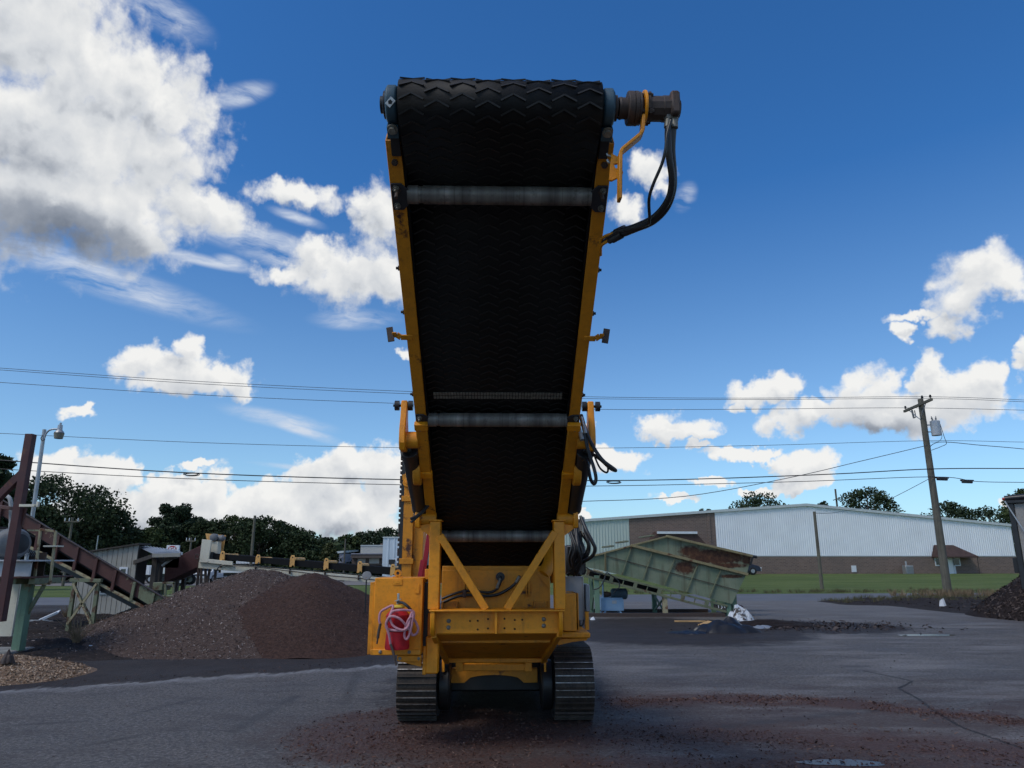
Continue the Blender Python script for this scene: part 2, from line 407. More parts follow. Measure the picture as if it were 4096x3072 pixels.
# rusty and painted yard machinery
M['maroon'] = mat_paint('maroon_steel', (0.070, 0.022, 0.022), 0.6, (0.02, 0.012, 0.01), 0.5, 2.0, var=0.15, rust=(0.16, 0.06, 0.03), rust_amt=0.05)
M['maroon_worn'] = mat_paint('maroon_steel_worn', (0.085, 0.032, 0.026), 0.65, (0.025, 0.014, 0.012), 0.5, 2.0, rust=(0.36, 0.30, 0.17), rust_amt=0.14)
M['peel'] = mat_paint('peeling_paint_steel', (0.34, 0.30, 0.18), 0.65, (0.05, 0.025, 0.015), 0.6, 4.0, rust=(0.17, 0.06, 0.025), rust_amt=0.35)
M['greenleg'] = mat_paint('pale_green_steel', (0.13, 0.22, 0.145), 0.6, (0.05, 0.04, 0.02), 0.5, 2.5, rust=(0.28, 0.20, 0.10), rust_amt=0.06)
M['greenpeel'] = mat_paint('pale_green_peeling', (0.17, 0.19, 0.115), 0.65, (0.05, 0.035, 0.02), 0.7, 3.5, rust=(0.12, 0.055, 0.028), rust_amt=0.35)
M['hopper'] = mat_paint('sage_green_hopper', (0.115, 0.175, 0.130), 0.6, (0.06, 0.05, 0.03), 0.35, 1.3, var=0.15, rust=(0.10, 0.045, 0.022), rust_amt=0.0)
M['hopper_frame'] = mat_paint('sage_green_frame', (0.15, 0.165, 0.095), 0.65, (0.05, 0.035, 0.02), 0.7, 2.2, rust=(0.12, 0.05, 0.022), rust_amt=0.2)
M['tan_flange'] = mat_paint('tan_rusted_flange', (0.24, 0.20, 0.10), 0.65, (0.05, 0.03, 0.015), 0.6, 2.0, rust=(0.13, 0.05, 0.02), rust_amt=0.25)
M['cream'] = mat_paint('cream_steel', (0.64, 0.60, 0.48), 0.55, (0.15, 0.11, 0.07), 0.35, 1.5)
M['motor'] = mat_paint('grey_motor', (0.16, 0.165, 0.17), 0.6, (0.06, 0.05, 0.045), 0.4, 4.0, rust=(0.26, 0.12, 0.07), rust_amt=0.08)
M['whitebeam'] = mat_paint('white_beam', (0.50, 0.53, 0.56), 0.55, (0.2, 0.18, 0.15), 0.3, 2.0)
M['galv'] = mat_simple('galvanised', (0.36, 0.37, 0.38), 0.45, 0.6, var=0.15, scale=5)
M['pvc'] = mat_simple('grey_conduit', (0.38, 0.38, 0.37), 0.6, var=0.1)
M['blueunit'] = mat_paint('light_blue_steel', (0.20, 0.33, 0.47), 0.55, (0.1, 0.1, 0.1), 0.3, 3.0)
M['blueunit_dark'] = mat_paint('dark_blue_motor', (0.05, 0.085, 0.11), 0.6, (0.02, 0.02, 0.02), 0.4, 5.0)
M['white_plastic'] = mat_simple('white_plastic', (0.62, 0.64, 0.66), 0.5, var=0.12)
M['black_plastic'] = mat_simple('black_plastic', (0.012, 0.012, 0.015), 0.35, var=0.3)
M['lens'] = mat_simple('lamp_lens', (0.20, 0.19, 0.15), 0.4, var=0.15)
M['tyre'] = mat_simple('tyre', (0.015, 0.015, 0.015), 0.8)
M['glass'] = mat_simple('dark_glass', (0.015, 0.02, 0.024), 0.08, var=0.1, spec=0.8)
M['carsilver'] = mat_simple('silver_paint', (0.42, 0.43, 0.45), 0.3, 0.3, var=0.06)
M['carwhite'] = mat_simple('white_paint', (0.62, 0.63, 0.64), 0.35, var=0.06)
M['cardark'] = mat_simple('dark_blue_paint', (0.018, 0.024, 0.045), 0.3, var=0.1)
M['carblue'] = mat_simple('blue_tarp', (0.03, 0.05, 0.22), 0.5, var=0.2)
M['carred'] = mat_simple('red_paint', (0.35, 0.03, 0.03), 0.4, var=0.1)
M['alu'] = mat_simple('trailer_aluminium', (0.42, 0.42, 0.42), 0.42, 0.5, var=0.15, scale=2)
M['trailerside'] = mat_paint('weathered_trailer_side', (0.30, 0.28, 0.26), 0.5, (0.12, 0.09, 0.06), 0.4, 1.5, metal=0.3)
M['lumber'] = mat_simple('fresh_lumber', (0.46, 0.28, 0.12), 0.7, var=0.2)
M['fluff'] = mat_simple('dry_weed', (0.18, 0.13, 0.075), 0.8, var=0.3)

def mat_wood(name, col, grain=18.0, var=0.45):
    m, h, b = new_mat(name)
    co = h.n('ShaderNodeTexCoord').outputs['Object']
    g = h.noise(h.vm('MULTIPLY', co, (grain, grain, 0.9)), 1.0, 5, 0.62); n = h.noise(co, 1.2, 4, 0.6)
    f = h.m('MULTIPLY_ADD', n, 0.5, h.m('MULTIPLY', g, 0.5))
    c = h.mix(h.mr(f, 0.36, 0.64), tuple(x * (1 - var) for x in col), tuple(min(1, x * (1 + var * 0.5)) for x in col))
    P(b, 'Base Color', c, h); P(b, 'Roughness', 0.85); bump(h, b, g, 0.35, 0.01)
    return m
M['polewood'] = mat_wood('weathered_pole', (0.115, 0.105, 0.080))
M['darkwood'] = mat_wood('dark_wood', (0.05, 0.042, 0.036))
M['siding'] = mat_wood('grey_board_siding', (0.34, 0.325, 0.285), 10, 0.22)
M['bark'] = mat_wood('bark', (0.085, 0.068, 0.052))
def mat_tin():
    m, h, b = new_mat('tin_roof')
    co = h.n('ShaderNodeTexCoord').outputs['Object']
    c = h.mix(h.mr(h.noise(co, 1.5, 5, 0.6), 0.35, 0.65), (0.30, 0.33, 0.38), (0.46, 0.48, 0.52))
    P(b, 'Base Color', c, h); P(b, 'Metallic', 0.5); P(b, 'Roughness', 0.35); return m
M['tin'] = mat_tin()
def mat_brick():
    m, h, b = new_mat('brown_brick')
    co = h.n('ShaderNodeTexCoord').outputs['Object']; s = h.sep(co)
    br = h.n('ShaderNodeTexBrick'); h.set(br.inputs['Vector'], h.xyz(s[0], s[2], 0.0))
    br.inputs['Scale'].default_value = 1.0; br.inputs['Brick Width'].default_value = 0.42; br.inputs['Row Height'].default_value = 0.15
    br.inputs['Mortar Size'].default_value = 0.016
    br.inputs['Color1'].default_value = (0.135, 0.088, 0.070, 1); br.inputs['Color2'].default_value = (0.20, 0.128, 0.098, 1); br.inputs['Mortar'].default_value = (0.24, 0.20, 0.17, 1)
    n = h.noise(co, 0.35, 5, 0.6)
    c = h.mix(h.mr(n, 0.3, 0.7, 0.0, 0.45), br.outputs[0], (0.12, 0.10, 0.09))
    P(b, 'Base Color', c, h); P(b, 'Roughness', 0.9); bump(h, b, br.outputs['Fac'], -0.3, 0.01)
    return m
M['brick'] = mat_brick()
M['metalwall'] = mat_simple('white_metal_siding', (0.78, 0.80, 0.81), 0.5, var=0.06, scale=0.4)
M['metalgreen'] = mat_simple('pale_green_siding', (0.44, 0.50, 0.45), 0.5, var=0.06, scale=0.4)
M['trim'] = mat_simple('roof_trim', (0.50, 0.54, 0.53), 0.5, var=0.05)
M['awning'] = mat_simple('brown_awning', (0.060, 0.034, 0.028), 0.7, var=0.3, scale=3)
M['concrete'] = mat_simple('concrete', (0.22, 0.215, 0.20), 0.85, var=0.2, scale=4)

def mat_mulch(name, c1, c2, c3, scale=18):
    m, h, b = new_mat(name)
    co = h.n('ShaderNodeNewGeometry').outputs['Position']
    n = h.noise(co, scale, 5, 0.7); n2 = h.noise(co, 1.3, 4, 0.6); n3 = h.noise(co, scale * 3.2, 3, 0.6)
    c = h.mix(h.mr(n, 0.35, 0.65), c1, c2)
    c = h.mix(h.m('MULTIPLY', h.mr(n3, 0.58, 0.68), h.mr(n2, 0.35, 0.65, 0.15, 0.8)), c, c3)
    P(b, 'Base Color', c, h); P(b, 'Roughness', 0.9); P(b, 'Specular IOR Level', 0.2)
    bump(h, b, h.m('ADD', n, n3), 0.8, 0.03)
    return m
M['mulch'] = mat_mulch('brown_mulch', (0.030, 0.0155, 0.0115), (0.080, 0.043, 0.032), (0.12, 0.078, 0.062))
M['mulch_light'] = mat_mulch('grey_brown_chips', (0.046, 0.029, 0.023), (0.118, 0.079, 0.063), (0.26, 0.205, 0.175), 24)
M['chips_tan'] = mat_mulch('tan_wood_chips', (0.14, 0.088, 0.056), (0.31, 0.205, 0.135), (0.42, 0.31, 0.22), 20)
M['mulch_dark'] = mat_mulch('dark_bark_mulch', (0.010, 0.007, 0.0065), (0.027, 0.018, 0.016), (0.06, 0.045, 0.04), 12)
def mat_rand(name, cols, rough=0.85):
    """one colour per loose piece, from the mesh island it belongs to"""
    m, h, b = new_mat(name)
    ri = h.n('ShaderNodeNewGeometry').outputs['Random Per Island']
    rp = h.n('ShaderNodeValToRGB'); h.set(rp.inputs[0], ri); e = rp.color_ramp.elements
    e[0].position = 0; e[0].color = (*cols[0], 1); e[1].position = 1; e[1].color = (*cols[-1], 1)
    for i, c in enumerate(cols[1:-1]): q = e.new((i + 1) / (len(cols) - 1)); q.color = (*c, 1)
    P(b, 'Base Color', rp.outputs[0], h); P(b, 'Roughness', rough); P(b, 'Specular IOR Level', 0.3)
    return m
M['chip_dark'] = mat_rand('loose_dark_chips', [(0.028, 0.017, 0.014), (0.055, 0.034, 0.027), (0.08, 0.05, 0.041), (0.13, 0.09, 0.075)])
M['chip_light'] = mat_rand('loose_grey_chips', [(0.04, 0.027, 0.024), (0.08, 0.057, 0.05), (0.14, 0.106, 0.094), (0.34, 0.285, 0.255)])
M['chip_tan'] = mat_rand('loose_tan_chips', [(0.13, 0.082, 0.05), (0.26, 0.17, 0.108), (0.36, 0.25, 0.165), (0.48, 0.37, 0.27)])
M['chip_bark'] = mat_rand('loose_bark', [(0.010, 0.007, 0.007), (0.026, 0.017, 0.015), (0.045, 0.031, 0.028), (0.11, 0.085, 0.075)])
M['chip_red'] = mat_rand('loose_red_mulch', [(0.028, 0.012, 0.009), (0.06, 0.024, 0.017), (0.09, 0.040, 0.028), (0.17, 0.11, 0.085)])

# ------------------------------------------------------------------ the ground
def mat_yard():
    m, h, b = new_mat('yard_surface')
    pos = h.n('ShaderNodeNewGeometry').outputs['Position']; s = h.sep(pos); X, Y = s[0], s[1]
    nb = h.noise(pos, 0.55, 6, 0.6); nm = h.noise(pos, 2.6, 6, 0.62); nf = h.noise(pos, 30, 4, 0.72); nff = h.noise(pos, 140, 2, 0.6)
    st = h.noise(h.vm('MULTIPLY', h.vm('ADD', pos, h.vm('MULTIPLY', h.noise(pos, 0.7, 3, 0.5, color=True), (1.2, 1.2, 0))), (0.9, 2.6, 1)), 1.0, 8, 0.72)          # tyre-dragged streaks along x
    # asphalt
    a = h.mix(h.mr(nb, 0.34, 0.66), (0.072, 0.0635, 0.0585), (0.116, 0.1035, 0.096))
    a = h.mix(h.mr(nf, 0.47, 0.62, 0.0, 0.9), a, (0.21, 0.195, 0.185)); nf2 = h.noise(pos, 17, 3, 0.65); a = h.mix(h.mr(nf2, 0.50, 0.60, 0.0, 0.7), a, (0.045, 0.043, 0.044))
    a = h.mix(h.m('MULTIPLY', h.mr(nff, 0.54, 0.64), 0.75), a, (0.018, 0.018, 0.021))
    a = h.mix(h.m('MULTIPLY', h.mr(st, 0.50, 0.62), 0.55), a, (0.055, 0.046, 0.044))
    wob = h.m('MULTIPLY', h.m('SUBTRACT', nm, 0.5), 1.6); wobb = h.m('MULTIPLY', h.m('SUBTRACT', nb, 0.5), 2.4)
    # dark fines and soil past a diagonal edge on the left
    e = h.m('ADD', h.m('SUBTRACT', h.m('SUBTRACT', Y, h.m('MULTIPLY', X, 0.52)), 14.15), h.m('MULTIPLY', wob, 0.35))
    combs = h.noise(h.vm('MULTIPLY', pos, (2.3, 0.35, 1)), 1.0, 3, 0.5)
    e = h.m('ADD', e, h.m('MULTIPLY', h.m('SUBTRACT', combs, 0.5), 0.6)); cb2 = h.noise(h.vm('MULTIPLY', pos, (7.5, 1.4, 1)), 1.0, 4, 0.6); e = h.m('ADD', e, h.m('MULTIPLY', h.m('SUBTRACT', cb2, 0.5), 0.75))
    left = h.m('MULTIPLY', h.mr(e, 0.0, 0.16), h.mr(X, 0.9, 0.2))
    fringe = h.m('MULTIPLY', h.m('MULTIPLY', h.mr(e, -0.42, -0.02), h.mr(e, 0.10, 0.0)), h.mr(X, 0.2, -0.8))
    # soil round the hopper on the right
    def ell(cx, cyy, rx, ry, w=1.0):
        q = h.vm('LENGTH', h.vm('MULTIPLY_ADD', pos, (1 / rx, 1 / ry, 0), (-cx / rx, -cyy / ry, 0)))
        return h.mr(h.m('ADD', q, h.m('MULTIPLY', h.m('ADD', wob, h.m('MULTIPLY', wobb, 0.4)), w * 0.28)), 1.05, 0.88)
    soil = h.m('MAXIMUM', left, ell(4.0, 19.6, 3.7, 3.9))
    soil = h.m('MAXIMUM', soil, ell(8.2, 20.3, 2.6, 2.0))
    soil = h.m('MAXIMUM', soil, h.m('MULTIPLY', h.m('MULTIPLY', ell(-0.2, 10.8, 1.7, 3.2, 2.0), h.mr(nf2, 0.35, 0.6, 0.4, 1.0)), 0.8))
    # red-brown mulch smears in front
    def band(x0, y0, amp, xc, wid, x1, x2, w=0.22):
        cxv = h.m('DIVIDE', h.m('SUBTRACT', X, xc), wid)
        yc = h.m('SUBTRACT', y0, h.m('MULTIPLY', h.m('MULTIPLY', cxv, cxv), amp))
        d = h.m('ABSOLUTE', h.m('SUBTRACT', h.m('ADD', Y, h.m('MULTIPLY', wob, 0.55)), yc))
        k = h.mr(d, w, w * 0.35)
        return h.m('MULTIPLY', k, h.m('MULTIPLY', h.mr(X, x1, x1 + 0.8), h.mr(X, x2, x2 - 1.0)))
    red = h.m('MAXIMUM', band(0, 10.0, 1.35, 2.6, 3.0, 0.6, 9.0, 0.55), band(0, 8.05, 0.5, 1.0, 3.0, -2.2, 7.5, 0.75))
    red = h.m('MAXIMUM', red, band(0, 6.95, 0.25, 1.5, 3.0, -1.6, 6.5, 0.34))
    red = h.m('MAXIMUM', red, h.m('MULTIPLY', ell(-1.0, 8.1, 1.25, 1.5), 0.8))
    red = h.m('MULTIPLY', red, h.mr(st, 0.32, 0.47, 0.3, 1.0))
    red = h.m('MULTIPLY', red, h.mr(nf2, 0.3, 0.5, 0.5, 1.0))
    redc = h.mix(h.mr(nf, 0.35, 0.65), (0.038, 0.018, 0.014), (0.105, 0.053, 0.040))
    thin = h.m('MULTIPLY', h.m('MULTIPLY', h.mr(Y, 12.5, 9.5), h.mr(st, 0.38, 0.56)), h.mr(X, -1.6, 0.2, 0.0, 1.0))
    soilc = h.mix(h.mr(nm, 0.3, 0.7), (0.015, 0.011, 0.0098), (0.034, 0.0245, 0.021))
    soilc = h.mix(h.mr(nf, 0.5, 0.75, 0.0, 0.4), soilc, (0.06, 0.048, 0.042))
    c = h.mix(h.m('MULTIPLY', fringe, h.mr(nm, 0.35, 0.6, 0.1, 0.75)), a, (0.27, 0.265, 0.265))
    thin = h.m('MAXIMUM', thin, h.m('MULTIPLY', h.m('MULTIPLY', ell(1.6, 8.2, 4.2, 1.9, 1.6), h.mr(st, 0.30, 0.50, 0.35, 1.0)), h.mr(nf2, 0.3, 0.55, 0.6, 1.0)))
    c = h.mix(h.m('MULTIPLY', thin, 0.8), c, h.mix(nf, (0.036, 0.021, 0.017), (0.088, 0.056, 0.047)))
    # pale dry patches on the right
    pale = h.m('MULTIPLY', h.mr(h.noise(h.vm('MULTIPLY', pos, (0.35, 1.1, 1)), 1.0, 6, 0.62), 0.50, 0.66), h.mr(X, 0.6, 2.0, 0.0, 0.7))
    c = h.mix(h.m('MULTIPLY', pale, h.mr(nf, 0.3, 0.6)), c, (0.26, 0.245, 0.235))
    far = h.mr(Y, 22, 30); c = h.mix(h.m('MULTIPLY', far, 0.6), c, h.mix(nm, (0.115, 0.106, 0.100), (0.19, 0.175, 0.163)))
    c = h.mix(soil, c, soilc); c = h.mix(red, c, redc)
    # cracks
    cr = None
    for pts in (((5.75, 12.4), (6.0, 11.4), (5.45, 10.75), (5.3, 10.0), (5.08, 9.27), (4.86, 8.34), (4.9, 7.41)), ((7.9, 19.5), (12.6, 18.15))):
        for (ax, ay), (bx, by) in zip(pts[:-1], pts[1:]):
            A = Vector((ax, ay, 0)); Bv = Vector((bx, by, 0)); L = (Bv - A).length; d = (Bv - A) / L
            rel = h.vm('SUBTRACT', pos, tuple(A)); tpar = h.m('DIVIDE', h.vm('DOT_PRODUCT', rel, tuple(d)), L)
            tpar = h.m('MINIMUM', h.m('MAXIMUM', tpar, 0.0), 1.0)
            off = h.vm('SUBTRACT', rel, h.vm('MULTIPLY', h.xyz(tpar, tpar, 0.0), (d.x * L, d.y * L, 0)))
            dist = h.m('ADD', h.m('ADD', h.vm('LENGTH', off), h.m('MULTIPLY', h.m('SUBTRACT', nf, 0.5), 0.10)), h.m('MULTIPLY', h.m('SUBTRACT', nf2, 0.5), 0.12))
            k = h.mr(dist, 0.026, 0.004); cr = k if cr is None else h.m('MAXIMUM', cr, k)
    c = h.mix(h.m('MULTIPLY', cr, 0.85), c, (0.010, 0.009, 0.009))
    ty = None
    for (p0, p1, wd) in (((930, 2925), (1185, 2785), 0.10), ((-50, 2908), (340, 2884), 0.07), ((1375, 2815), (1432, 2690), 0.10), ((300, 2990), (760, 2905), 0.08), ((520, 2860), (800, 2790), 0.06), ((2900, 2905), (3500, 2840), 0.14)):
        A = gnd(*p0); Bv = gnd(*p1); L = (Bv - A).length; d = (Bv - A) / L
        rel = h.vm('SUBTRACT', pos, tuple(A)); tpar = h.m('MINIMUM', h.m('MAXIMUM', h.m('DIVIDE', h.vm('DOT_PRODUCT', rel, tuple(d)), L), 0.0), 1.0)
        off = h.vm('SUBTRACT', rel, h.vm('MULTIPLY', h.xyz(tpar, tpar, 0.0), (d.x * L, d.y * L, 0)))
        k = h.mr(h.m('ADD', h.vm('LENGTH', off), h.m('MULTIPLY', h.m('SUBTRACT', nf2, 0.5), wd * 2.5)), wd, wd * 0.3); ty = k if ty is None else h.m('MAXIMUM', ty, k)
    c = h.mix(h.m('MULTIPLY', h.m('MULTIPLY', ty, h.mr(nm, 0.35, 0.6, 0.2, 1.0)), 0.6), c, (0.030, 0.028, 0.028))
    P(b, 'Base Color', c, h)
    P(b, 'Roughness', h.mr(nb, 0.3, 0.7, 0.62, 0.85), h); P(b, 'Specular IOR Level', 0.35)
    hgt = h.m('ADD', h.m('ADD', h.m('MULTIPLY', nf, 0.35), h.m('MULTIPLY', nff, 0.25)), h.m('MULTIPLY', h.m('MAXIMUM', red, soil), h.m('MULTIPLY', nm, 0.9)))
    hgt = h.m('SUBTRACT', hgt, h.m('MULTIPLY', cr, 0.8))
    bump(h, b, hgt, 0.8, 0.04)
    return m
M['yard'] = mat_yard()
def mat_lawn():
    m, h, b = new_mat('mown_grass')
    pos = h.n('ShaderNodeNewGeometry').outputs['Position']
    n = h.noise(h.vm('MULTIPLY', pos, (0.12, 0.35, 1)), 1.0, 6, 0.6); f = h.noise(h.vm('MULTIPLY', pos, (3, 9, 1)), 1.0, 4, 0.7)
    c = h.mix(h.mr(n, 0.36, 0.64), (0.078, 0.112, 0.030), (0.130, 0.165, 0.050))
    c = h.mix(h.mr(f, 0.4, 0.7, 0.0, 0.6), c, (0.046, 0.068, 0.020))
    c = h.mix(h.mr(h.noise(h.vm('MULTIPLY', pos, (0.2, 0.9, 1)), 1.0, 5, 0.65), 0.60, 0.72, 0.0, 0.8), c, (0.20, 0.18, 0.10))
    P(b, 'Base Color', c, h); P(b, 'Roughness', 0.95); P(b, 'Specular IOR Level', 0.15); bump(h, b, f, 0.6, 0.08)
    return m
M['lawn'] = mat_lawn()
M['road'] = mat_simple('road_asphalt', (0.115, 0.118, 0.128), 0.8, var=0.14, scale=0.5)
M['gravel'] = mat_simple('gravel_lot', (0.19, 0.175, 0.16), 0.9, var=0.2, scale=0.4, bump_s=0.3, bump_scale=6)
M['soil'] = mat_mulch('black_soil', (0.012, 0.009, 0.008), (0.034, 0.024, 0.020), (0.11, 0.09, 0.08), 9)

def struct(name, mb, mat, **kw):
    o = mb.build(name, mat, None, **kw); tag(o, kind='structure'); return o
def sheet(name, mat, x0, x1, y0, y1, nx, ny, hf):
    xs = np.linspace(x0, x1, nx + 1); ys = np.linspace(y0, y1, ny + 1); mb = MB()
    mb.v = [(float(x), float(y), float(hf(x, y))) for y in ys for x in xs]
    mb.f = [(j * (nx + 1) + i, j * (nx + 1) + i + 1, (j + 1) * (nx + 1) + i + 1, (j + 1) * (nx + 1) + i) for j in range(ny) for i in range(nx)]
    return struct(name, mb, mat)
RA = math.atan(0.105)                                   # the road and the power line run a few degrees off square
def road_y(x, off=0.0): return 38.6 + 0.105 * x + off   # far edge
def ss(a, b, v): t = min(1, max(0, (v - a) / (b - a))); return t * t * (3 - 2 * t)
def land(x, y):
    d = y - road_y(x)
    if d < 0: return 0.0
    up = 0.30 * ss(2, 38, d) * ss(-6, 4, x)
    dn = -0.95 * ss(4, 55, d) * ss(2, -10, x)
    return up + dn
mb = MB(); mb.quad((-900, 60, -1.6), (900, 60, -1.6), (900, 1500, -1.6), (-900, 1500, -1.6)); struct('ground', mb, M['lawn'])
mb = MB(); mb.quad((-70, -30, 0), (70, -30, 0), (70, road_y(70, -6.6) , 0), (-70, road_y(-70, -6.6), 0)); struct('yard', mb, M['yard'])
mb = MB()
mb.quad((-70, road_y(-70, -6.6), -0.002), (70, road_y(70, -6.6), -0.002), (70, road_y(70), -0.002), (-70, road_y(-70), -0.002)); struct('road', mb, M['road'])
nx, ny = 56, 60; mb = MB()
for j in range(ny + 1):
    for i in range(nx + 1):
        x = -90 + 180 * i / nx; y = road_y(x) + 90 * (j / ny) ** 1.3
        mb.v.append((x, y, land(x, y) + 0.03 * ss(0, 1.0, y - road_y(x)) - 0.004))
mb.f = [(j * (nx + 1) + i, j * (nx + 1) + i + 1, (j + 1) * (nx + 1) + i + 1, (j + 1) * (nx + 1) + i) for j in range(ny) for i in range(nx)]
struct('lawn', mb, M['lawn'])
mb = MB()
for j in range(13):
    for i in range(31):
        x = -62 + 64 * i / 30; y = 72 + 50 * j / 12; mb.v.append((x, y, land(x, y) + 0.06))
mb.f = [(j * 31 + i, j * 31 + i + 1, (j + 1) * 31 + i + 1, (j + 1) * 31 + i) for j in range(12) for i in range(30)]
struct('gravel_lot', mb, M['gravel'])
# a low bank of black soil under the old conveyor on the left
def vnoise(x, y, s=1.0, seed=0.0):
    from mathutils import noise
    return noise.fractal(Vector((x * s + seed, y * s, seed)), 0.9, 2.1, 5)
def bank(x, y):
    e = ss(-3.6, -5.4, x + 0.10 * (y - 15)) * ss(13.2, 15.2, y - 0.25 * (x + 8)) * ss(27, 22, y)
    return max(-0.01, e * (0.16 + 0.10 * vnoise(x, y, 0.8) + 0.03 * vnoise(x, y, 4.0, 3)) - 0.01)
sheet('soil_bank', M['soil'], -16, -3, 12.5, 27, 90, 90, bank)
def verge(x, y):
    d = road_y(x, -6.6) - y
    e = ss(4.2 + 0.6 * vnoise(x, y, 0.4), 2.6, d) * ss(13.0, 16.0, x) * ss(0.0, 0.6, d)
    if x > 12: e = max(e, ss(9.5, 7.0, d + 0.5 * vnoise(x, y, 0.5)) * ss(14.5, 18, x) * ss(0.0, 0.6, d))
    return -0.01 + e * (0.14 + 0.08 * vnoise(x, y, 0.7, 5) + 0.03 * vnoise(x, y, 3, 2))
sheet('roadside_verge', M['soil'], 6, 34, 22, 36, 110, 70, verge)
# puddles
def mat_water():
    m, h, b = new_mat('puddle_water'); P(b, 'Base Color', (0.01, 0.011, 0.013)); P(b, 'Roughness', 0.03); P(b, 'Specular IOR Level', 0.6)
    return m
M['water'] = mat_water()
def puddle(c, rx, ry, seed):
    mb = MB(); n = 40; vs = []
    for i in range(n):
        t = 2 * math.pi * i / n; k = 1 + 0.16 * math.sin(2 * t + seed) + 0.1 * math.sin(3 * t + 2 * seed) + 0.05 * math.sin(7 * t)
        vs.append((c.x + rx * k * math.cos(t), c.y + ry * k * math.sin(t), 0.004))
    mb.add(vs, [tuple(range(n))]); return struct('puddle', mb, M['water'], smooth=False)
puddle(gnd(3700, 2541), 0.62, 0.22, 1.0)
o = puddle(gnd(3370, 3052), 0.33, 0.12, 2.2)
M['wetspot'] = mat_simple('oily_wet_spot', (0.008, 0.012, 0.020), 0.32, var=0.3, spec=0.5)
o.data.materials.clear(); o.data.materials.append(M['wetspot'])
# ------------------------------------------------------------------ the tracked screening machine
MA = math.atan(0.0235); MX0 = 0.0187
def ML(px, py, ly):
    """picture point -> point of the machine's own frame at its depth ly"""
    d = ray(px, py); c, s_ = math.cos(-MA), math.sin(-MA)
    ox, oy = -MX0 * c, -MX0 * s_
    dx, dy = d.x * c - d.y * s_, d.x * s_ + d.y * c
    k = (ly - oy) / dy
    return Vector((ox + dx * k, ly, EYE + d.z * k))
BASE = Vector((0, 9.5, 0))
mrot = Matrix.Translation((MX0, 0, 0)) @ Matrix.Rotation(MA, 4, 'Z')
mach = thing('screening_machine', 'tall yellow tracked screening machine with a raised black chevron conveyor', 'machine', (mrot @ BASE), MA)
minv = Matrix.Translation(-BASE)
def mp(mb, name, mat, bevel=0.0, parent=None, **kw):
    if parent is None: return mb.build(name, M[mat], mach, bevel, inv=minv, **kw)
    return mb.build(name, M[mat], parent, bevel, **kw)
# conveyor plane: t runs down the slope from the top return roller, v is the normal
T0 = Vector((4.217, 4.065)); U = Vector((0.849, -0.5277)).normalized(); NV = Vector((-U.y, U.x)) 
def CV(x, t, v): q = T0 + U * t + NV * v; return Vector((x, q.x, q.y))
def t_at(py):
    best = None
    for i in range(-1000, 6000):
        t = i / 1000; q = T0 + U * t
        y = CY - F * ((q.y - EYE) * cP - q.x * sP) / (q.x * cP + (q.y - EYE) * sP)
        if best is None or abs(y - py) < best[0]: best = (abs(y - py), t)
    return best[1]
TH = t_at(427); T2 = t_at(1680); T3 = t_at(2145); TRAIL = t_at(562)
HW = 0.612; PR = 0.138; RR = 0.060
# --- belt loop profile in (t, v)
def circ(ct, cv, r, a0, a1, n): return [(ct + r * math.cos(a0 + (a1 - a0) * i / n), cv + r * math.sin(a0 + (a1 - a0) * i / n)) for i in range(n + 1)]
dist = math.hypot(TH, RR + 0.006); base_ang = math.atan2(-(RR + 0.006) , TH) 
A = Vector((0, RR + 0.006)); Cc = Vector((TH, 0.0)); dv = A - Cc
phi = math.atan2(dv.y, dv.x); al = math.acos(PR / dv.length)
tang = phi - al                                     # lower tangent point
TT = 4.80
prof = []
prof += [(TT, -0.08 + 0.0)]
for t in np.linspace(TT - 0.12, T3 + 0.25, 6): prof.append((float(t), RR + 0.006 - 0.12 * ss(T3 + 0.3, TT, float(t))))
for a, b2 in ((T3, T2), (T2, 0.0)):
    for i in range(13):
        f = i / 12; prof.append((a + (b2 - a) * f, RR + 0.006 - 0.07 * math.sin(math.pi * f) ** 1.0))
prof += circ(TH, 0.0, PR, tang, tang - (2 * math.pi - (math.pi * 0.5 - 0.0) + tang - 0.0) if False else tang - (tang + 2 * math.pi - math.pi / 2) % (2 * math.pi), 22)
for t in np.linspace(TH + 0.3, TT - 0.05, 12): prof.append((float(t), PR))
prof += circ(TT, 0.02, 0.14, math.pi / 2, -math.pi / 2 + 0.2, 8)[1:]
BW = 0.595
pts3 = [CV(0, t, v) for t, v in prof]
mb = MB(); n = len(prof)
for p in pts3: mb.v += [(-BW, p.y, p.z), (BW, p.y, p.z)]
mb.f = [(2 * i, 2 * i + 1, 2 * ((i + 1) % n) + 1, 2 * ((i + 1) % n)) for i in range(n)]
belt = mp(mb, 'conveyor_belt', 'rubber', angle=60)
sol = belt.modifiers.new('thick', 'SOLIDIFY'); sol.thickness = 0.012; sol.offset = 0
tag(belt, 'black rubber belt with raised chevron cleats')
# cleats follow the return side, over the head pulley and on to the top
cum = [0.0]
for i in range(n - 1): cum.append(cum[-1] + (pts3[i + 1] - pts3[i]).length)
def belt_at(sv):
    for i in range(n - 1):
        if cum[i + 1] >= sv:
            f = (sv - cum[i]) / max(1e-6, cum[i + 1] - cum[i]); p = pts3[i].lerp(pts3[i + 1], f)
            d = (pts3[min(i + 1, n - 1)] - pts3[max(i - 0, 0)]).normalized(); return p, d
    return pts3[-1], (pts3[-1] - pts3[-2]).normalized()
cl = MB(); hw, arm, wd, ht = 0.0715, 0.038, 0.010, 0.009
for sg in (-1, 1):
    a = Vector((0, 0, 0)); b2 = Vector((sg * hw, -arm, 0))
    cl.beam(a, b2, wd, ht, up=(0, 0, 1))
cleat_me = cl.build('chevron_cleat_shape', M['cleat'], None); cme = cleat_me.data; bpy.data.objects.remove(cleat_me)
head_s = cum[6 + 26 + 8]; cle = []
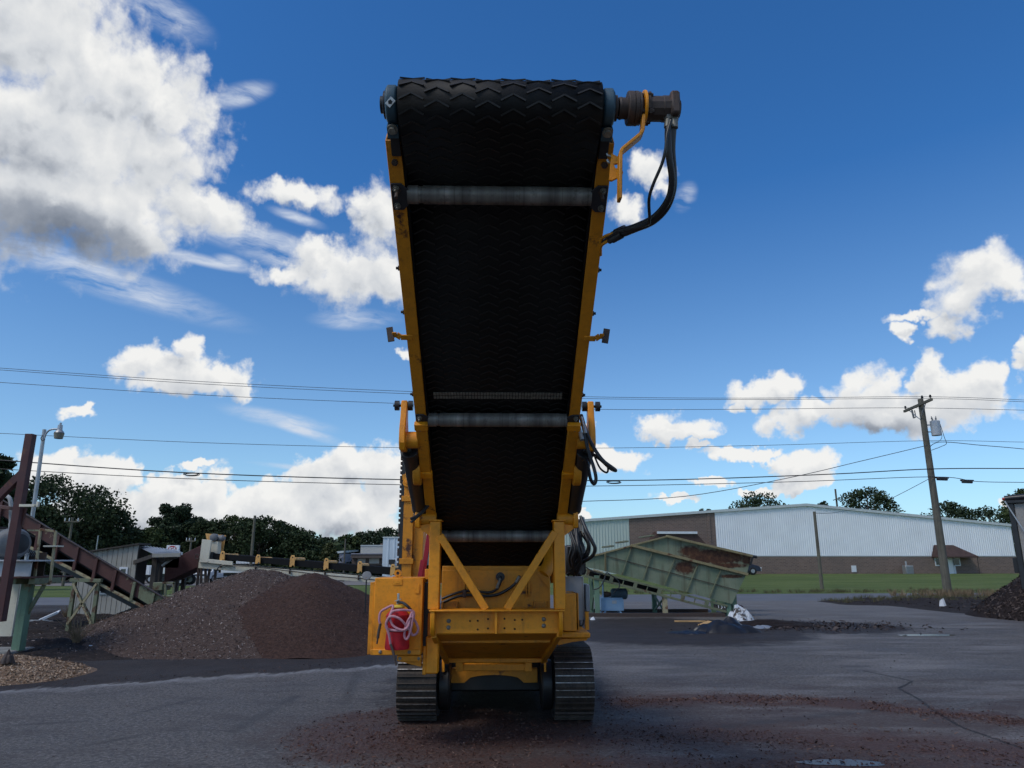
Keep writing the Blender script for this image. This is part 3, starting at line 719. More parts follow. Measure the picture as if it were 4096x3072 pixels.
step = 0.079; s0 = 0.05
while s0 < head_s + 0.75:
    for i in range(8):
        sv = s0 + (step / 2 if i % 2 else 0); cle.append((abs(sv - head_s), sv, (i - 3.5) * 0.1475))
    s0 += step
cle.sort()
rest = MB()
for k, (_, sv, x) in enumerate(cle):
    p, d = belt_at(sv); nn = Vector((1, 0, 0)).cross(d).normalized()      # outward
    mtx = Matrix((( 1, d.x, nn.x, x), (0, d.y, nn.y, p.y), (0, d.z, nn.z, p.z), (0, 0, 0, 1)))
    mtx = Matrix.Translation(nn * 0.0075) @ mtx
    if k < 290:
        o = bpy.data.objects.new('chevron_cleat', cme); COL.objects.link(o); o.parent = belt; o.matrix_basis = mtx
    else:
        rest.add([mtx @ v.co for v in cme.vertices], [tuple(f.vertices) for f in cme.polygons])
o = mp(rest, 'chevron_cleats', 'cleat', parent=belt); tag(o, kind='stuff')
# belt splice: two rows of plates
tS = t_at(1592); sp = MB()
for i in range(44):
    x = -0.53 + 1.06 * i / 43
    for k in (-1, 1):
        q = CV(x, tS + k * 0.022, 0.0)
    for k in (-1, 1):
        tv = tS + k * 0.022
        f = (tv) / T2; vv = RR + 0.006 - 0.07 * math.sin(math.pi * f) - 0.012
        a = CV(x - 0.010, tv - 0.016, vv); c2 = CV(x + 0.010, tv + 0.016, vv)
        sp.beam(CV(x, tv - 0.016, vv), CV(x, tv + 0.016, vv), 0.02, 0.006, up=(0, NV.x, NV.y))
o = mp(sp, 'belt_fastener', 'bolt', parent=belt); tag(o, 'row of grey metal splice plates across the belt', kind='stuff')
# head pulley drum ends + shaft
mb = MB(); hc = CV(0, TH, 0); mb.cyl((-0.585, hc.y, hc.z), (0.585, hc.y, hc.z), PR - 0.012, n=32); mp(mb, 'head_pulley', 'black')
mb = MB(); mb.cyl((-0.70, hc.y, hc.z), (0.70, hc.y, hc.z), 0.034, n=18); mp(mb, 'pulley_shaft', 'rustiron')
# --- rails
def rail_prism(poly, t0, t1): return [CV(x, t0, v) for x, v in poly], [CV(x, t1, v) for x, v in poly]
def loft(mb, a, b2):
    k = len(a); mb.add(a + b2, [tuple(range(k)), tuple(range(2 * k - 1, k - 1, -1))] + [(i, k + i, k + (i + 1) % k, (i + 1) % k) for i in range(k)])
for sg in (-1, 1):
    def X(x): return sg * x
    mb = MB()
    for (x0, x1, v0, v1, ta, tb) in ((HW, 0.705, -0.02, -0.008, TRAIL, 2.22), (0.695, 0.705, -0.008, 0.21, TRAIL, 2.22), (HW + 0.02, 0.695, 0.2, 0.21, TRAIL, 2.22)):
        a, b2 = rail_prism([(X(x0), v0), (X(x1), v0), (X(x1), v1), (X(x0), v1)], ta, tb); loft(mb, a, b2)
    rail = mp(mb, 'side_rail', 'yellow_rail', 0.003)
    mb = MB()
    a, b2 = rail_prism([(X(HW - 0.0), -0.055), (X(0.71), -0.055), (X(0.71), 0.20), (X(HW), 0.20)], 2.16, 2.83); loft(mb, a, b2)
    mp(mb, 'hinge_section', 'yellow_rail', 0.006)
    mb = MB()
    a, b2 = rail_prism([(X(HW - 0.005), -0.035), (X(0.70), -0.035), (X(0.70), 0.18), (X(HW - 0.005), 0.18)], 2.83, TT); loft(mb, a, b2)
    mp(mb, 'lower_rail', 'yellow_rail', 0.006)
    for tv in (2.14, 2.80):
        mb = MB(); a, b2 = rail_prism([(X(HW - 0.012), -0.075), (X(0.715), -0.075), (X(0.715), -0.03), (X(HW - 0.012), -0.03)], tv, tv + 0.075); loft(mb, a, b2)
        mp(mb, 'hinge_ledge', 'yellow', 0.004)
    # skirt seal inside the rail
    mb = MB(); a, b2 = rail_prism([(X(0.597), 0.0), (X(HW - 0.001), 0.0), (X(HW - 0.001), 0.22), (X(0.597), 0.22)], TRAIL + 0.02, TT); loft(mb, a, b2)
    mp(mb, 'rubber_skirt', 'rubber')
    # bolts and adjuster stud on the flange
    for tv, long in ((TRAIL + 0.14, 0), (TRAIL + 0.33, 1)):
        mb = MB(); p = CV(X(0.658), tv, -0.02); nrm = Vector((0, -NV.x, -NV.y))
        mb.cyl(p, p + nrm * 0.018, 0.022, n=6)
        if long: mb.cyl(p + nrm * 0.018, p + nrm * 0.11 , 0.012, n=10)
        else: mb.cyl(p + nrm * 0.018, p + nrm * 0.024, 0.012, n=10)
        mp(mb, 'flange_bolt', 'rustiron')
    mb = MB(); p = CV(X(0.655), TRAIL + 0.05, -0.0203); mb.cyl(p, p + Vector((0, -NV.x, -NV.y)) * 0.001, 0.009, n=10); mp(mb, 'bolt_hole', 'hole')
    # small dark knobs up the outside of the rail
    for tv in (0.62, 1.02, 1.9):
        mb = MB(); p = CV(X(0.705), tv, 0.06); mb.cyl(p, p + Vector((sg * 0.02, 0, 0)), 0.02, n=8); mb.cyl(p + Vector((sg * 0.02, 0, 0)), p + Vector((sg * 0.035, 0, 0)), 0.011, n=8)
        mp(mb, 'grease_fitting', 'black')
    # bearing take-up block and pillow bearing
    mb = MB(); a, b2 = rail_prism([(X(0.613), -0.03), (X(0.672), -0.03), (X(0.672), 0.15), (X(0.613), 0.15)], TH + 0.12, TRAIL + 0.1); loft(mb, a, b2); mp(mb, 'take_up_block', 'black', 0.003)
    mb = MB()
    c0 = Vector((X(0.604), hc.y, hc.z)); ax = Vector((sg, 0, 0))
    mb.lathe(c0, ax, [(0, 0.06), (0, 0.098), (0.012, 0.112), (0.06, 0.112), (0.07, 0.098), (0.07, 0.06)], 14)
    foot = [CV(X(0.606), TH + 0.085, -0.105), CV(X(0.606), TH + 0.16, -0.105), CV(X(0.606), TH + 0.16, 0.12), CV(X(0.606), TH + 0.085, 0.12)]
    mb.prism(foot, (sg * 0.068, 0, 0))
    brg = mp(mb, 'pillow_bearing', 'bluegrey', 0.004, angle=50)
    mb = MB(); p = CV(X(0.640), TH + 0.10, -0.105); nr = Vector((0, -NV.x, -NV.y)); mb.cyl(p, p + nr * 0.010, 0.032, n=16); mb.cyl(p + nr * 0.010, p + nr * 0.034, 0.022, n=6); mp(mb, 'bearing_bolt', 'bolt', parent=brg)
    mb = MB()
    if sg < 0:
        mb.lathe((-0.674, hc.y, hc.z), (-1, 0, 0), [(0, 0.08), (0.014, 0.08), (0.018, 0.066), (0.02, 0.05), (0.036, 0.05), (0.038, 0.03)], 18); mp(mb, 'bearing_cap', 'black', parent=brg)
        mb = MB(); fr = Vector((-0.638, hc.y, hc.z)) + Vector((0, -0.098, -0.050)).normalized() * 0.1135
        rt = Vector((0.55, 0.25, 0.8)).normalized(); nf = Vector((0, -0.098, -0.05)).normalized(); rt = (rt - nf * rt.dot(nf)).normalized(); up2 = nf.cross(rt)
        fr = fr + nf * 0.003
        mb.add([fr + rt * i * 0.026 + up2 * j * 0.018 for i, j in ((-1,-1),(1,-1),(1,1),(-1,1))], [(0,1,2,3)]); lab = mp(mb, 'bearing_label', 'white', parent=brg)
        mb = MB(); f2 = fr + nf * 0.002; mb.add([f2 + (rt * math.cos(a_) + up2 * math.sin(a_)) * (0.011 + 0.003 * (i_ % 2)) for i_, a_ in enumerate(np.linspace(0, 2 * math.pi, 11)[:-1])], [tuple(range(10))]); mp(mb, 'label_mark', 'black', parent=brg)
    else:
        mb.lathe((0.674, hc.y, hc.z), (1, 0, 0), [(0, 0.07), (0.012, 0.075), (0.02, 0.075), (0.022, 0.045)], 18); mp(mb, 'bearing_collar', 'rustiron', parent=brg)
    # rollers' end brackets
    for tr in (0.0, T2):
        mb = MB(); v0 = -0.0205 if tr == 0 else -0.0205
        poly = [(-0.095, 0.700), (0.095, 0.700), (0.095, 0.632), (0.055, 0.592), (-0.055, 0.592), (-0.095, 0.632)]
        mb.prism([CV(X(x), tr + tt, v0) for tt, x in poly], Vector((0, -NV.x, -NV.y)) * 0.012)
        br = mp(mb, 'roller_bracket', 'blackpaint', 0.002)
        for tb in (-0.062, 0.062):
            mb = MB(); p = CV(X(0.668), tr + tb, -0.033); nr = Vector((0, -NV.x, -NV.y)); mb.cyl(p, p + nr * 0.008, 0.022, n=14); mb.cyl(p + nr * 0.008, p + nr * 0.022, 0.016, n=6); mb.cyl(p + nr * 0.022, p + nr * 0.04, 0.009, n=8)
            mp(mb, 'bracket_bolt', 'bolt', parent=br)
# --- return rollers
for tr, L in ((0.0, 0.598), (T2, 0.598), (T3, 0.575)):
    mb = MB(); c = CV(0, tr, 0.0); mb.lathe((-L, c.y, c.z), (1, 0, 0), [(0, 0.02), (0, RR), (0.07, RR), (0.072, RR - 0.006), (0.10, RR - 0.006), (0.102, RR)] + [(2 * L - 0.05, RR), (2 * L, RR - 0.002), (2 * L, 0.02)], 28)
    mb.cyl((-L - 0.05, c.y, c.z), (L + 0.05, c.y, c.z), 0.014, n=10)
    mp(mb, 'return_roller', 'roller')
# --- rungs half way up (light brackets)
tb = t_at(1345)
for sg in (-1, 1):
    mb = MB(); p = CV(sg * 0.66, tb, -0.021); 
    mb.beam(p, p + Vector((sg * 0.09, 0, 0)), 0.05, 0.012, up=(0, -NV.x, -NV.y))
    p2 = p + Vector((sg * 0.09, 0, 0)); p3 = p2 + Vector((sg * 0.03, 0.0, 0.02)); mb.beam(p2, p3, 0.055, 0.012, up=(0, -NV.x, -NV.y))
    mb.beam(p3, p3 + Vector((sg * 0.035, 0, 0)), 0.05, 0.012, up=(0, -NV.x, -NV.y))
    br = mp(mb, 'lamp_bracket', 'yellow_rail', 0.003)
    mb = MB(); p4 = p3 + Vector((sg * 0.04, 0, -0.055)); mb.beam(p4, p4 + Vector((sg * 0.02, 0, 0.115)), 0.05, 0.012, up=(0, 1, 0)); mp(mb, 'mounting_plate', 'rustiron', 0.002, parent=br)
# --- hydraulic drive motor on the right of the pulley
hx, hy, hz = 0.0, hc.y, hc.z
mb = MB(); mb.lathe((0.672, hy, hz), (1, 0, 0), [(0, 0.03), (0.0, 0.046), (0.018, 0.046), (0.018, 0.034), (0.033, 0.034), (0.033, 0.062), (0.045, 0.066), (0.057, 0.062), (0.085, 0.062), (0.085, 0.095), (0.09, 0.10), (0.118, 0.10), (0.119, 0.095), (0.124, 0.095), (0.125, 0.10), (0.145, 0.10), (0.15, 0.093), (0.15, 0.055), (0.18, 0.055), (0.18, 0.03)], 28)
drive = mp(mb, 'shaft_coupling', 'rustiron', angle=30)
mb = MB(); mb.lathe((0.848, hy, hz), (1, 0, 0), [(-0.03, 0.05), (-0.03, 0.095), (-0.012, 0.098), (-0.012, 0.06)], 12); mp(mb, 'motor_flange', 'rustiron', 0.003)
mb = MB(); mb.lathe((0.85, hy, hz), (1, 0, 0), [(0.0, 0.03), (0, 0.105), (0.016, 0.105), (0.016, 0.03)], 28); tq = mp(mb, 'torque_ring', 'yellow', 0.002)
mb = MB(); mb.lathe((0.868, hy, hz), (1, 0, 0), [(0, 0.05), (0, 0.082), (0.022, 0.082), (0.022, 0.074), (0.10, 0.074), (0.10, 0.077), (0.185, 0.077), (0.188, 0.056), (0.204, 0.054), (0.206, 0.02)], 12)
motor = mp(mb, 'hydraulic_motor', 'rustiron', 0.004, angle=25)
mb = MB(); mb.box(1.005, 1.06, hy - 0.084, hy + 0.065, hz - 0.079, hz + 0.076); mp(mb, 'motor_end_block', 'rustiron', 0.012, parent=motor)
for a_ in range(4):
    an = R(45 + 90 * a_); mb = MB(); mb.cyl((0.82, hy + 0.076 * math.cos(an), hz + 0.076 * math.sin(an)), (0.905, hy + 0.076 * math.cos(an), hz + 0.076 * math.sin(an)), 0.013, n=8); mb.cyl((0.877, hy + 0.076 * math.cos(an), hz + 0.076 * math.sin(an)), (0.893, hy + 0.076 * math.cos(an), hz + 0.076 * math.sin(an)), 0.022, n=6); mp(mb, 'flange_bolt', 'rustiron')
# torque arm
ly0 = hy - 0.03
arm_pts = [ML(2572, 470, ly0), ML(2568, 530, ly0), ML(2560, 545, ly0), ML(2487, 605, ly0), ML(2480, 618, ly0), ML(2478, 800, ly0 + 0.02)]
mb = MB(); W_ = 0.055
for a, b2 in zip(arm_pts[:-1], arm_pts[1:]):
    e = (b2 - a).normalized() * 0.003; mb.beam(a - e, b2 + e, 0.020, W_ * 1.3, up=(0, 1, 0))
mp(mb, 'torque_arm', 'yellow_rail', 0.004)
lo = ML(2450, 650, ly0 + 0.10)
poly = [ML(x, y, ly0 + 0.06) for x, y in ((2446, 612), (2472, 625), (2474, 652), (2456, 655), (2462, 672), (2488, 670), (2493, 690), (2490, 700), (2448, 722), (2436, 718))]
mb = MB(); mb.prism(poly, (0, 0.02, 0)); mp(mb, 'torque_arm_stop', 'yellow', 0.003)
# S-hook
hk = [ML(x, y, hy + 0.12) for x, y in ((2427, 615), (2432, 622), (2443, 625), (2452, 634), (2450, 646), (2440, 650), (2431, 646), (2430, 638))]
mb = MB(); mb.tube(spline(hk, 5), 0.0065, 8); mp(mb, 's_hook', 'zinc')
# hoses from motor down to the rail
def hose(pts, r, name='hydraulic_hose', mat='hose', parent=None, n=10): 
    mb = MB(); mb.tube(spline(pts, 7), r, n); return mp(mb, name, mat, parent=parent, angle=60)
def PX(lst): return [ML(x, y, l) for x, y, l in lst]
hose(PX([(2693, 475, hy), (2690, 520, hy), (2686, 600, hy + .03), (2692, 690, hy + .08), (2690, 760, hy + .12), (2665, 830, hy + .2), (2610, 885, hy + .3), (2540, 915, hy + .42), (2465, 945, hy + .55)]), 0.024)
hose(PX([(2676, 470, hy - .02), (2672, 540, hy - .02), (2676, 620, hy), (2688, 720, hy + .06), (2672, 800, hy + .14), (2618, 868, hy + .26), (2545, 905, hy + .4), (2480, 925, hy + .5)]), 0.021)
hose(PX([(2684, 480, hy - .05), (2668, 540, hy - .05), (2662, 600, hy - .04), (2646, 660, hy), (2612, 740, hy + .06), (2596, 800, hy + .12), (2598, 882, hy + .24), (2585, 898, hy + .3), (2520, 918, hy + .42), (2450, 940, hy + .56), (2408, 970, hy + .66)]), 0.0095)
for (x0, y0, x1, y1, r) in ((2689, 460, 2687, 505, 0.019), (2674, 458, 2670, 510, 0.024), (2697, 460, 2698, 512, 0.024)):
    mb = MB(); a, b2 = ML(x0, y0, hy - 0.02), ML(x1, y1, hy - 0.02); mb.cyl(a, b2, r * 0.9, n=12); mb.cyl(a, a.lerp(b2, 0.4), r * 1.05, n=6); mp(mb, 'hose_fitting', 'bolt')
for (p0, p1) in (((2487, 938), (2450, 958)), ((2500, 915), (2462, 932))):
    mb = MB(); a, b2 = ML(*p0, hy + .5), ML(*p1, hy + .56); mb.cyl(a, b2, 0.026, n=12); mb.cyl(b2, b2 + (b2 - a) * 0.4, 0.019, n=6); mp(mb, 'hose_fitting', 'black')
for pl in ([(2452, 955, hy + .55), (2425, 968, hy + .6), (2404, 985, hy + .66), (2402, 1020, hy + .76)], [(2464, 932, hy + .55), (2425, 943, hy + .6), (2404, 960, hy + .65), (2403, 985, hy + .7)]):
    mb = MB(); mb.tube(spline(PX(pl), 6), 0.011, 10); mp(mb, 'steel_pipe', 'yellow_rail')
# --- fold hinge lugs, rollers and lift cylinders on both sides
for sg in (-1, 1):
    xo = sg * 0.825
    lyh = 6.25
    zt = ML(1620, 1605, lyh).z; zb = ML(1615, 1760, lyh).z
    poly = []
    for (dy, z) in ((-0.045, zt), (0.035, zt), (0.06, zb + 0.2), (0.115, zb + 0.10), (0.115, zb - 0.04), (0.07, zb - 0.10), (-0.07, zb - 0.10), (-0.115, zb - 0.04), (-0.115, zb + 0.08), (-0.06, zb + 0.22)): poly.append(Vector((xo - sg * 0.02, lyh + dy, z)))
    mb = MB(); mb.prism(poly, (sg * 0.055, 0, 0)); lug = mp(mb, 'hinge_arm', 'yellow_dirty' if False else 'yellow', 0.008)
    mb = MB()
    for dx in (-0.045, 0.075): mb.cyl((xo + sg * dx - 0.02, lyh, zt - 0.04), (xo + sg * dx + 0.02, lyh, zt - 0.04), 0.045, n=16)
    mb.cyl((xo - sg * 0.07, lyh, zt - 0.04), (xo + sg * 0.11, lyh, zt - 0.04), 0.012, n=8); mp(mb, 'hinge_roller', 'black', parent=lug)
    mb = MB(); mb.cyl((sg * 0.70, lyh, zb), (sg * 0.815, lyh, zb), 0.075, n=20); mp(mb, 'hinge_pipe', 'yellow_rail', 0.004)
    mb = MB(); c = CV(0, 2.85, 0.02); mb.cyl((sg * 0.705, c.y, c.z), (sg * 0.775, c.y, c.z), 0.15, n=28); mp(mb, 'pivot_disc', 'yellow_rail', 0.008)
    a = Vector((sg * 0.79, 6.35, ML(1650, 1800, 6.35).z)); b2 = Vector((sg * 0.765, 7.2, ML(1680, 2035, 7.2).z))
    mb = MB(); mb.cyl(a + (a - b2).normalized() * 0.16, a, 0.03, n=14); cylr = mp(mb, 'cylinder_rod', 'chrome')
    mb = MB(); mb.cyl(a, b2, 0.075, n=24); mb.cyl(a, a + (b2 - a).normalized() * 0.06, 0.083, n=24); mb.cyl(b2 - (b2 - a).normalized() * 0.05, b2, 0.08, n=24); mp(mb, 'lift_cylinder', 'black', 0.004)
    # lower lug on the portal
    lz = ML(1680, 2075, 7.2).z
    mb = MB(); poly = [Vector((sg * 0.755, 7.2 + dy, lz + dz)) for dy, dz in ((-0.07, 0.10), (0.07, 0.10), (0.09, 0.0), (0.06, -0.09), (-0.06, -0.09), (-0.09, 0.0))]; mb.prism(poly, (sg * 0.05, 0, 0)); mp(mb, 'lower_lug', 'yellow', 0.008)
    mb = MB(); mb.cyl((sg * 0.60, 7.2, lz), (sg * 0.76, 7.2, lz), 0.062, n=20); mp(mb, 'lug_pipe', 'yellow_rail', 0.004)
    mb = MB(); mb.prism([Vector((sg * 0.62, 7.17, lz - 0.20)), Vector((sg * 0.62, 7.17, lz - 0.04)), Vector((sg * 0.79, 7.17, lz - 0.07)), Vector((sg * 0.76, 7.17, lz - 0.10))], (0, 0.04, 0)); mp(mb, 'lug_gusset', 'yellow', 0.003)
# loose hoses hanging from the fold hinge on the right, and a short pair on the left
hose(PX([(2322, 1665, 6.2), (2335, 1720, 6.1), (2352, 1800, 6.05), (2375, 1870, 6.0), (2384, 1915, 6.0), (2376, 1935, 6.02), (2362, 1915, 6.1), (2350, 1855, 6.2), (2338, 1836, 6.3), (2328, 1840, 6.35)]), 0.0155)
hose(PX([(2325, 1660, 6.2), (2345, 1725, 6.1), (2372, 1785, 6.0), (2410, 1840, 5.95), (2455, 1875, 5.95), (2461, 1882, 5.96), (2440, 1872, 6.0), (2400, 1836, 6.1), (2360, 1812, 6.25), (2335, 1806, 6.35), (2325, 1818, 6.4)]), 0.0155)
hose(PX([(2330, 1690, 6.25), (2352, 1755, 6.15), (2390, 1815, 6.05), (2425, 1855, 6.0), (2432, 1880, 6.0), (2424, 1890, 6.02), (2400, 1872, 6.1), (2380, 1830, 6.2)]), 0.0085)
for p0, p1 in (((2316, 1700), (2330, 1760)), ((2326, 1668), (2342, 1735))):
    mb = MB(); a, b2 = ML(*p0, 6.13), ML(*p1, 6.08); mb.cyl(a, a.lerp(b2, 0.6), 0.012, n=8); mb.cyl(a.lerp(b2, 0.6), b2, 0.021, n=10); mp(mb, 'hose_fitting', 'zinc')
for dx in (0, 7): hose(PX([(1708 + dx, 2020, 7.05), (1690, 2045 + dx * .6, 7.0), (1660, 2068 + dx, 6.95), (1642 + dx * .3, 2075 + dx * 2, 6.93)]), 0.013)
# --- portal frame
LP0, LP1 = 7.13, 7.30
def xz(px, py, l): q = ML(px, py, l); return q.x, q.z
def rect_part(name, mat, x0, y0, x1, y1, l0, l1, bevel=0.004, parent=None):
    """box given by two picture corners on its front face at depth l0"""
    a = ML(x0, y0, l0); b2 = ML(x1, y1, l0); mb = MB(); mb.box(min(a.x, b2.x), max(a.x, b2.x), l0, l1, min(a.z, b2.z), max(a.z, b2.z))
    return mp(mb, name, mat, bevel, parent=parent)
PXL = (-0.715, -0.545); PXR = (0.475, 0.635)
a = ML(1716, 2085, LP0); b2 = ML(1788, 2438, LP0); zt_, zb_ = a.z, b2.z
lx0 = ML(1715, 2260, LP0).x; lx1 = ML(1759, 2260, LP0).x; rx0 = ML(2220, 2260, LP0).x; rx1 = ML(2261, 2260, LP0).x
cxm = (lx0 + rx1) / 2
for (x0, x1) in ((lx0, lx1), (rx1 - (lx1 - lx0), rx1)):
    mb = MB(); mb.box(x0, x1, LP0, LP1, zb_, zt_); mp(mb, 'portal_post', 'yellow', 0.006)
    mb = MB(); mb.box(x0 - 0.012, x1 + 0.012, LP0 - 0.012, LP1 + 0.012, zt_ + 0.002, zt_ + 0.016); mp(mb, 'post_cap', 'yellow', 0.003)
# diagonal braces
for (p0, p1) in (((1760, 2142), (1944, 2437)), ((2220, 2128), (2026, 2437))):
    a, b2 = ML(*p0, LP0 + 0.03), ML(*p1, LP0 + 0.03); mb = MB(); mb.beam(a, b2, 0.072, 0.08, up=(0, 1, 0)); mp(mb, 'diagonal_brace', 'yellow', 0.004)
# bumper beam: top flange, web, end plates, centre rib, bolts
bx0 = ML(1722, 2480, LP0).x; bx1 = ML(2252, 2480, LP0).x; bz1 = zb_; bz0 = ML(1990, 2535, LP0).z
mb = MB(); mb.box(bx0 - 0.01, bx1 + 0.01, LP0 - 0.085, LP1, bz1 - 0.014, bz1 - 0.0005); mp(mb, 'beam_top_flange', 'yellow', 0.003)
mb = MB(); mb.box(bx0, bx1, LP0 + 0.03, LP0 + 0.05, bz0, bz1 - 0.014); web = mp(mb, 'beam_web', 'yellow', 0.003)
for x in (bx0 + 0.004, bx1 - 0.044):
    mb = MB(); mb.prism([Vector((x, LP0 + 0.029, bz1 - 0.0145)), Vector((x, LP0 - 0.075, bz1 - 0.0145)), Vector((x, LP0 - 0.075, bz0 + 0.07)), Vector((x, LP0 - 0.03, bz0 + 0.0)), Vector((x, LP0 + 0.029, bz0 - 0.03))], (0.04, 0, 0)); mp(mb, 'beam_end_plate', 'yellow', 0.006)
xm = ML(1984, 2490, LP0).x
mb = MB(); mb.box(xm - 0.012, xm + 0.012, LP0 - 0.05, LP0 + 0.029, bz0 + 0.002, bz1 - 0.0145); mp(mb, 'beam_rib', 'yellow', 0.003)
for (px, py) in ((1795, 2484), (1794, 2510), (2175, 2477), (2175, 2503)):
    p = ML(px, py, LP0 + 0.03); mb = MB(); mb.lathe(p, (0, -1, 0), [(0, 0.021), (0.006, 0.020), (0.014, 0.012), (0.016, 0.004)], 14); mp(mb, 'beam_bolt', 'bolt', parent=web)
for (px, py) in ((1880, 2484), (1911, 2483), (1952, 2476), (2018, 2475), (2059, 2480), (2089, 2479), (1911, 2518), (1952, 2514), (2018, 2513), (2059, 2516)):
    p = ML(px, py, LP0 + 0.0295); mb = MB(); mb.cyl(p, p + Vector((0, -0.0012, 0)), 0.0095, n=10); mp(mb, 'bolt_hole', 'hole', parent=web)
# --- back plate with hoses
bk = 7.52
a, b2 = ML(1768, 2280, bk), ML(2202, 2460, bk)
mb = MB(); mb.box(a.x, b2.x, bk, bk + 0.02, 0.95, a.z); bp = mp(mb, 'back_plate', 'yellow_rail', 0.004)
mb = MB(); mb.beam((a.x, bk + 0.05, a.z - 0.01), (b2.x, bk + 0.05, a.z - 0.01), 0.02, 0.10, up=(0, 0, 1)); mp(mb, 'plate_lip', 'yellow_rail', 0.004)
for (x0, x1) in ((1851, 1860), (1865, 1869), (2103, 2108), (2113, 2119)): rect_part('stiffener', 'yellow_rail', x0, 2325, x1, 2385, bk - 0.03, bk - 0.001, 0.002)
for (x0, x1) in ((1768, 1830), (2136, 2198)):
    p0, p1 = ML(x0, 2408, bk - 0.12), ML(x1, 2440, bk - 0.12)
    mb = MB(); mb.box(p0.x, p0.x + 0.012, bk - 0.14, bk - 0.001, p1.z, p0.z); mb.box(p1.x - 0.012, p1.x, bk - 0.14, bk - 0.001, p1.z, p0.z); mb.box(p0.x + 0.012, p1.x - 0.012, bk - 0.03, bk - 0.001, p1.z, p0.z); mp(mb, 'latch_bracket', 'yellow_rail', 0.002)
mb = MB(); p = ML(2001, 2307, bk); mb.cyl(p, p + Vector((0, -0.03, 0)), 0.045, n=20); mb.cyl(p + Vector((0, -0.03, 0)), p + Vector((0, -0.06, 0)), 0.03, n=6); mp(mb, 'hose_port', 'black')
hose(PX([(2002, 2306, bk - .07), (2004, 2320, bk - .09), (1998, 2340, bk - .08), (1985, 2358, bk - .06), (1955, 2370, bk - .05), (1900, 2364, bk - .05), (1860, 2364, bk - .05), (1815, 2376, bk - .05), (1768, 2395, bk - .04)]), 0.0125)
hose(PX([(2078, 2305, bk - .03), (2068, 2325, bk - .06), (2040, 2352, bk - .06), (1990, 2378, bk - .05), (1940, 2384, bk - .05), (1880, 2380, bk - .05), (1830, 2386, bk - .05), (1766, 2412, bk - .04)]), 0.0145)
for (p0, p1) in (((2003, 2315), (1988, 2352)), ((2078, 2306), (2064, 2330))):
    mb = MB(); a, b2 = ML(*p0, bk - 0.085), ML(*p1, bk - 0.075); mb.cyl(a, b2, 0.017, n=10); mp(mb, 'hose_fitting', 'bolt')
rect_part('hose_clamp', 'rustiron', 1850, 2358, 1864, 2390, bk - 0.075, bk - 0.03, 0.003)
mb = MB(); mb.tube(spline(PX([(2200, 2120, 7.8), (2205, 2200, 7.7), (2200, 2250, 7.62), (2185, 2280, 7.56), (2172, 2300, 7.53)]), 6), 0.07, 16); mp(mb, 'feed_pipe', 'yellow_rail')
mb = MB(); mb.prism([ML(x, y, bk - 0.02) for x, y in ((2142, 2288), (2200, 2312), (2199, 2358))], (0, 0.018, 0)); mp(mb, 'corner_gusset', 'yellow_rail', 0.002)
# --- apron under the beam and cross members
f0, f1 = LP0 + 0.05, 8.62
mb = MB(); p0, p1 = ML(1748, 2538, f0), ML(2238, 2534, f0); p2, p3 = ML(2165, 2632, f1), ML(1790, 2636, f1)
mb.add([p0, p1, p2, p3, p0 + Vector((0, .02, .03)), p1 + Vector((0, .02, .03)), p2 + Vector((0, .02, .03)), p3 + Vector((0, .02, .03))], [(0,1,2,3),(7,6,5,4),(0,4,5,1),(1,5,6,2),(2,6,7,3),(3,7,4,0)]); mp(mb, 'apron_plate', 'yellow_rail', 0.003)
for (s0_, s1_) in (((1736, 2532), (1788, 2640)), ((2238, 2528), (2172, 2638))):
    mb = MB(); a, b2 = ML(*s0_, f0 - 0.02), ML(*s1_, f1); mb.beam(a, b2, 0.05, 0.09, up=(0, 0, 1)); mp(mb, 'apron_strut', 'yellow_rail', 0.004)
rect_part('rear_cross_bar', 'yellow', 1768, 2634, 2190, 2650, 8.58, 8.66)
for (x0, x1) in ((1768, 1778), (2176, 2185)): rect_part('tow_tab', 'yellow', x0, 2642, x1, 2688, 8.55, 8.575, 0.003)
rect_part('lower_cross_bar', 'yellow', 1852, 2657, 2100, 2682, 8.68, 8.78)
for (x0, x1) in ((1823, 1852), (2099, 2128)): rect_part('cross_bar_end', 'yellow', x0, 2648, x1, 2686, 8.66, 8.80)
mb = MB(); ax0, ax1 = ML(1803, 2700, 8.9).x, ML(2150, 2700, 8.9).x; zz = ML(1980, 2695, 8.9).z
arch = [Vector((ax0, 8.9, zz - 0.10)), Vector((ax0, 8.9, zz + 0.06)), Vector((ax1, 8.9, zz + 0.06)), Vector((ax1, 8.9, zz - 0.10))] + [Vector((ax1 - 0.16 - (ax1 - ax0 - 0.32) * i / 10, 8.9, zz - 0.10 + 0.085 * math.sin(math.pi * min(1, max(0, i / 10))) ** 0.35)) for i in range(11)]
mb.prism(arch, (0, 0.08, 0)); mp(mb, 'track_axle', 'yellow_rail', 0.004)
# chassis mass behind
mb = MB(); mb.box(-0.52, 0.52, 8.75, 11.6, 0.75, 1.02); mp(mb, 'chassis', 'yellow_rail', 0.01)
mb = MB(); mb.box(-0.55, 0.55, 9.2, 12.6, 0.22, 0.74); mp(mb, 'underbody_shade_block', 'black', 0.02)  # black box added under the chassis, hung low to darken the ground between the tracks
mb = MB(); mb.box(-0.60, 0.60, 8.75, 12.2, 1.03, 1.55); mp(mb, 'main_body', 'yellow_rail', 0.02)
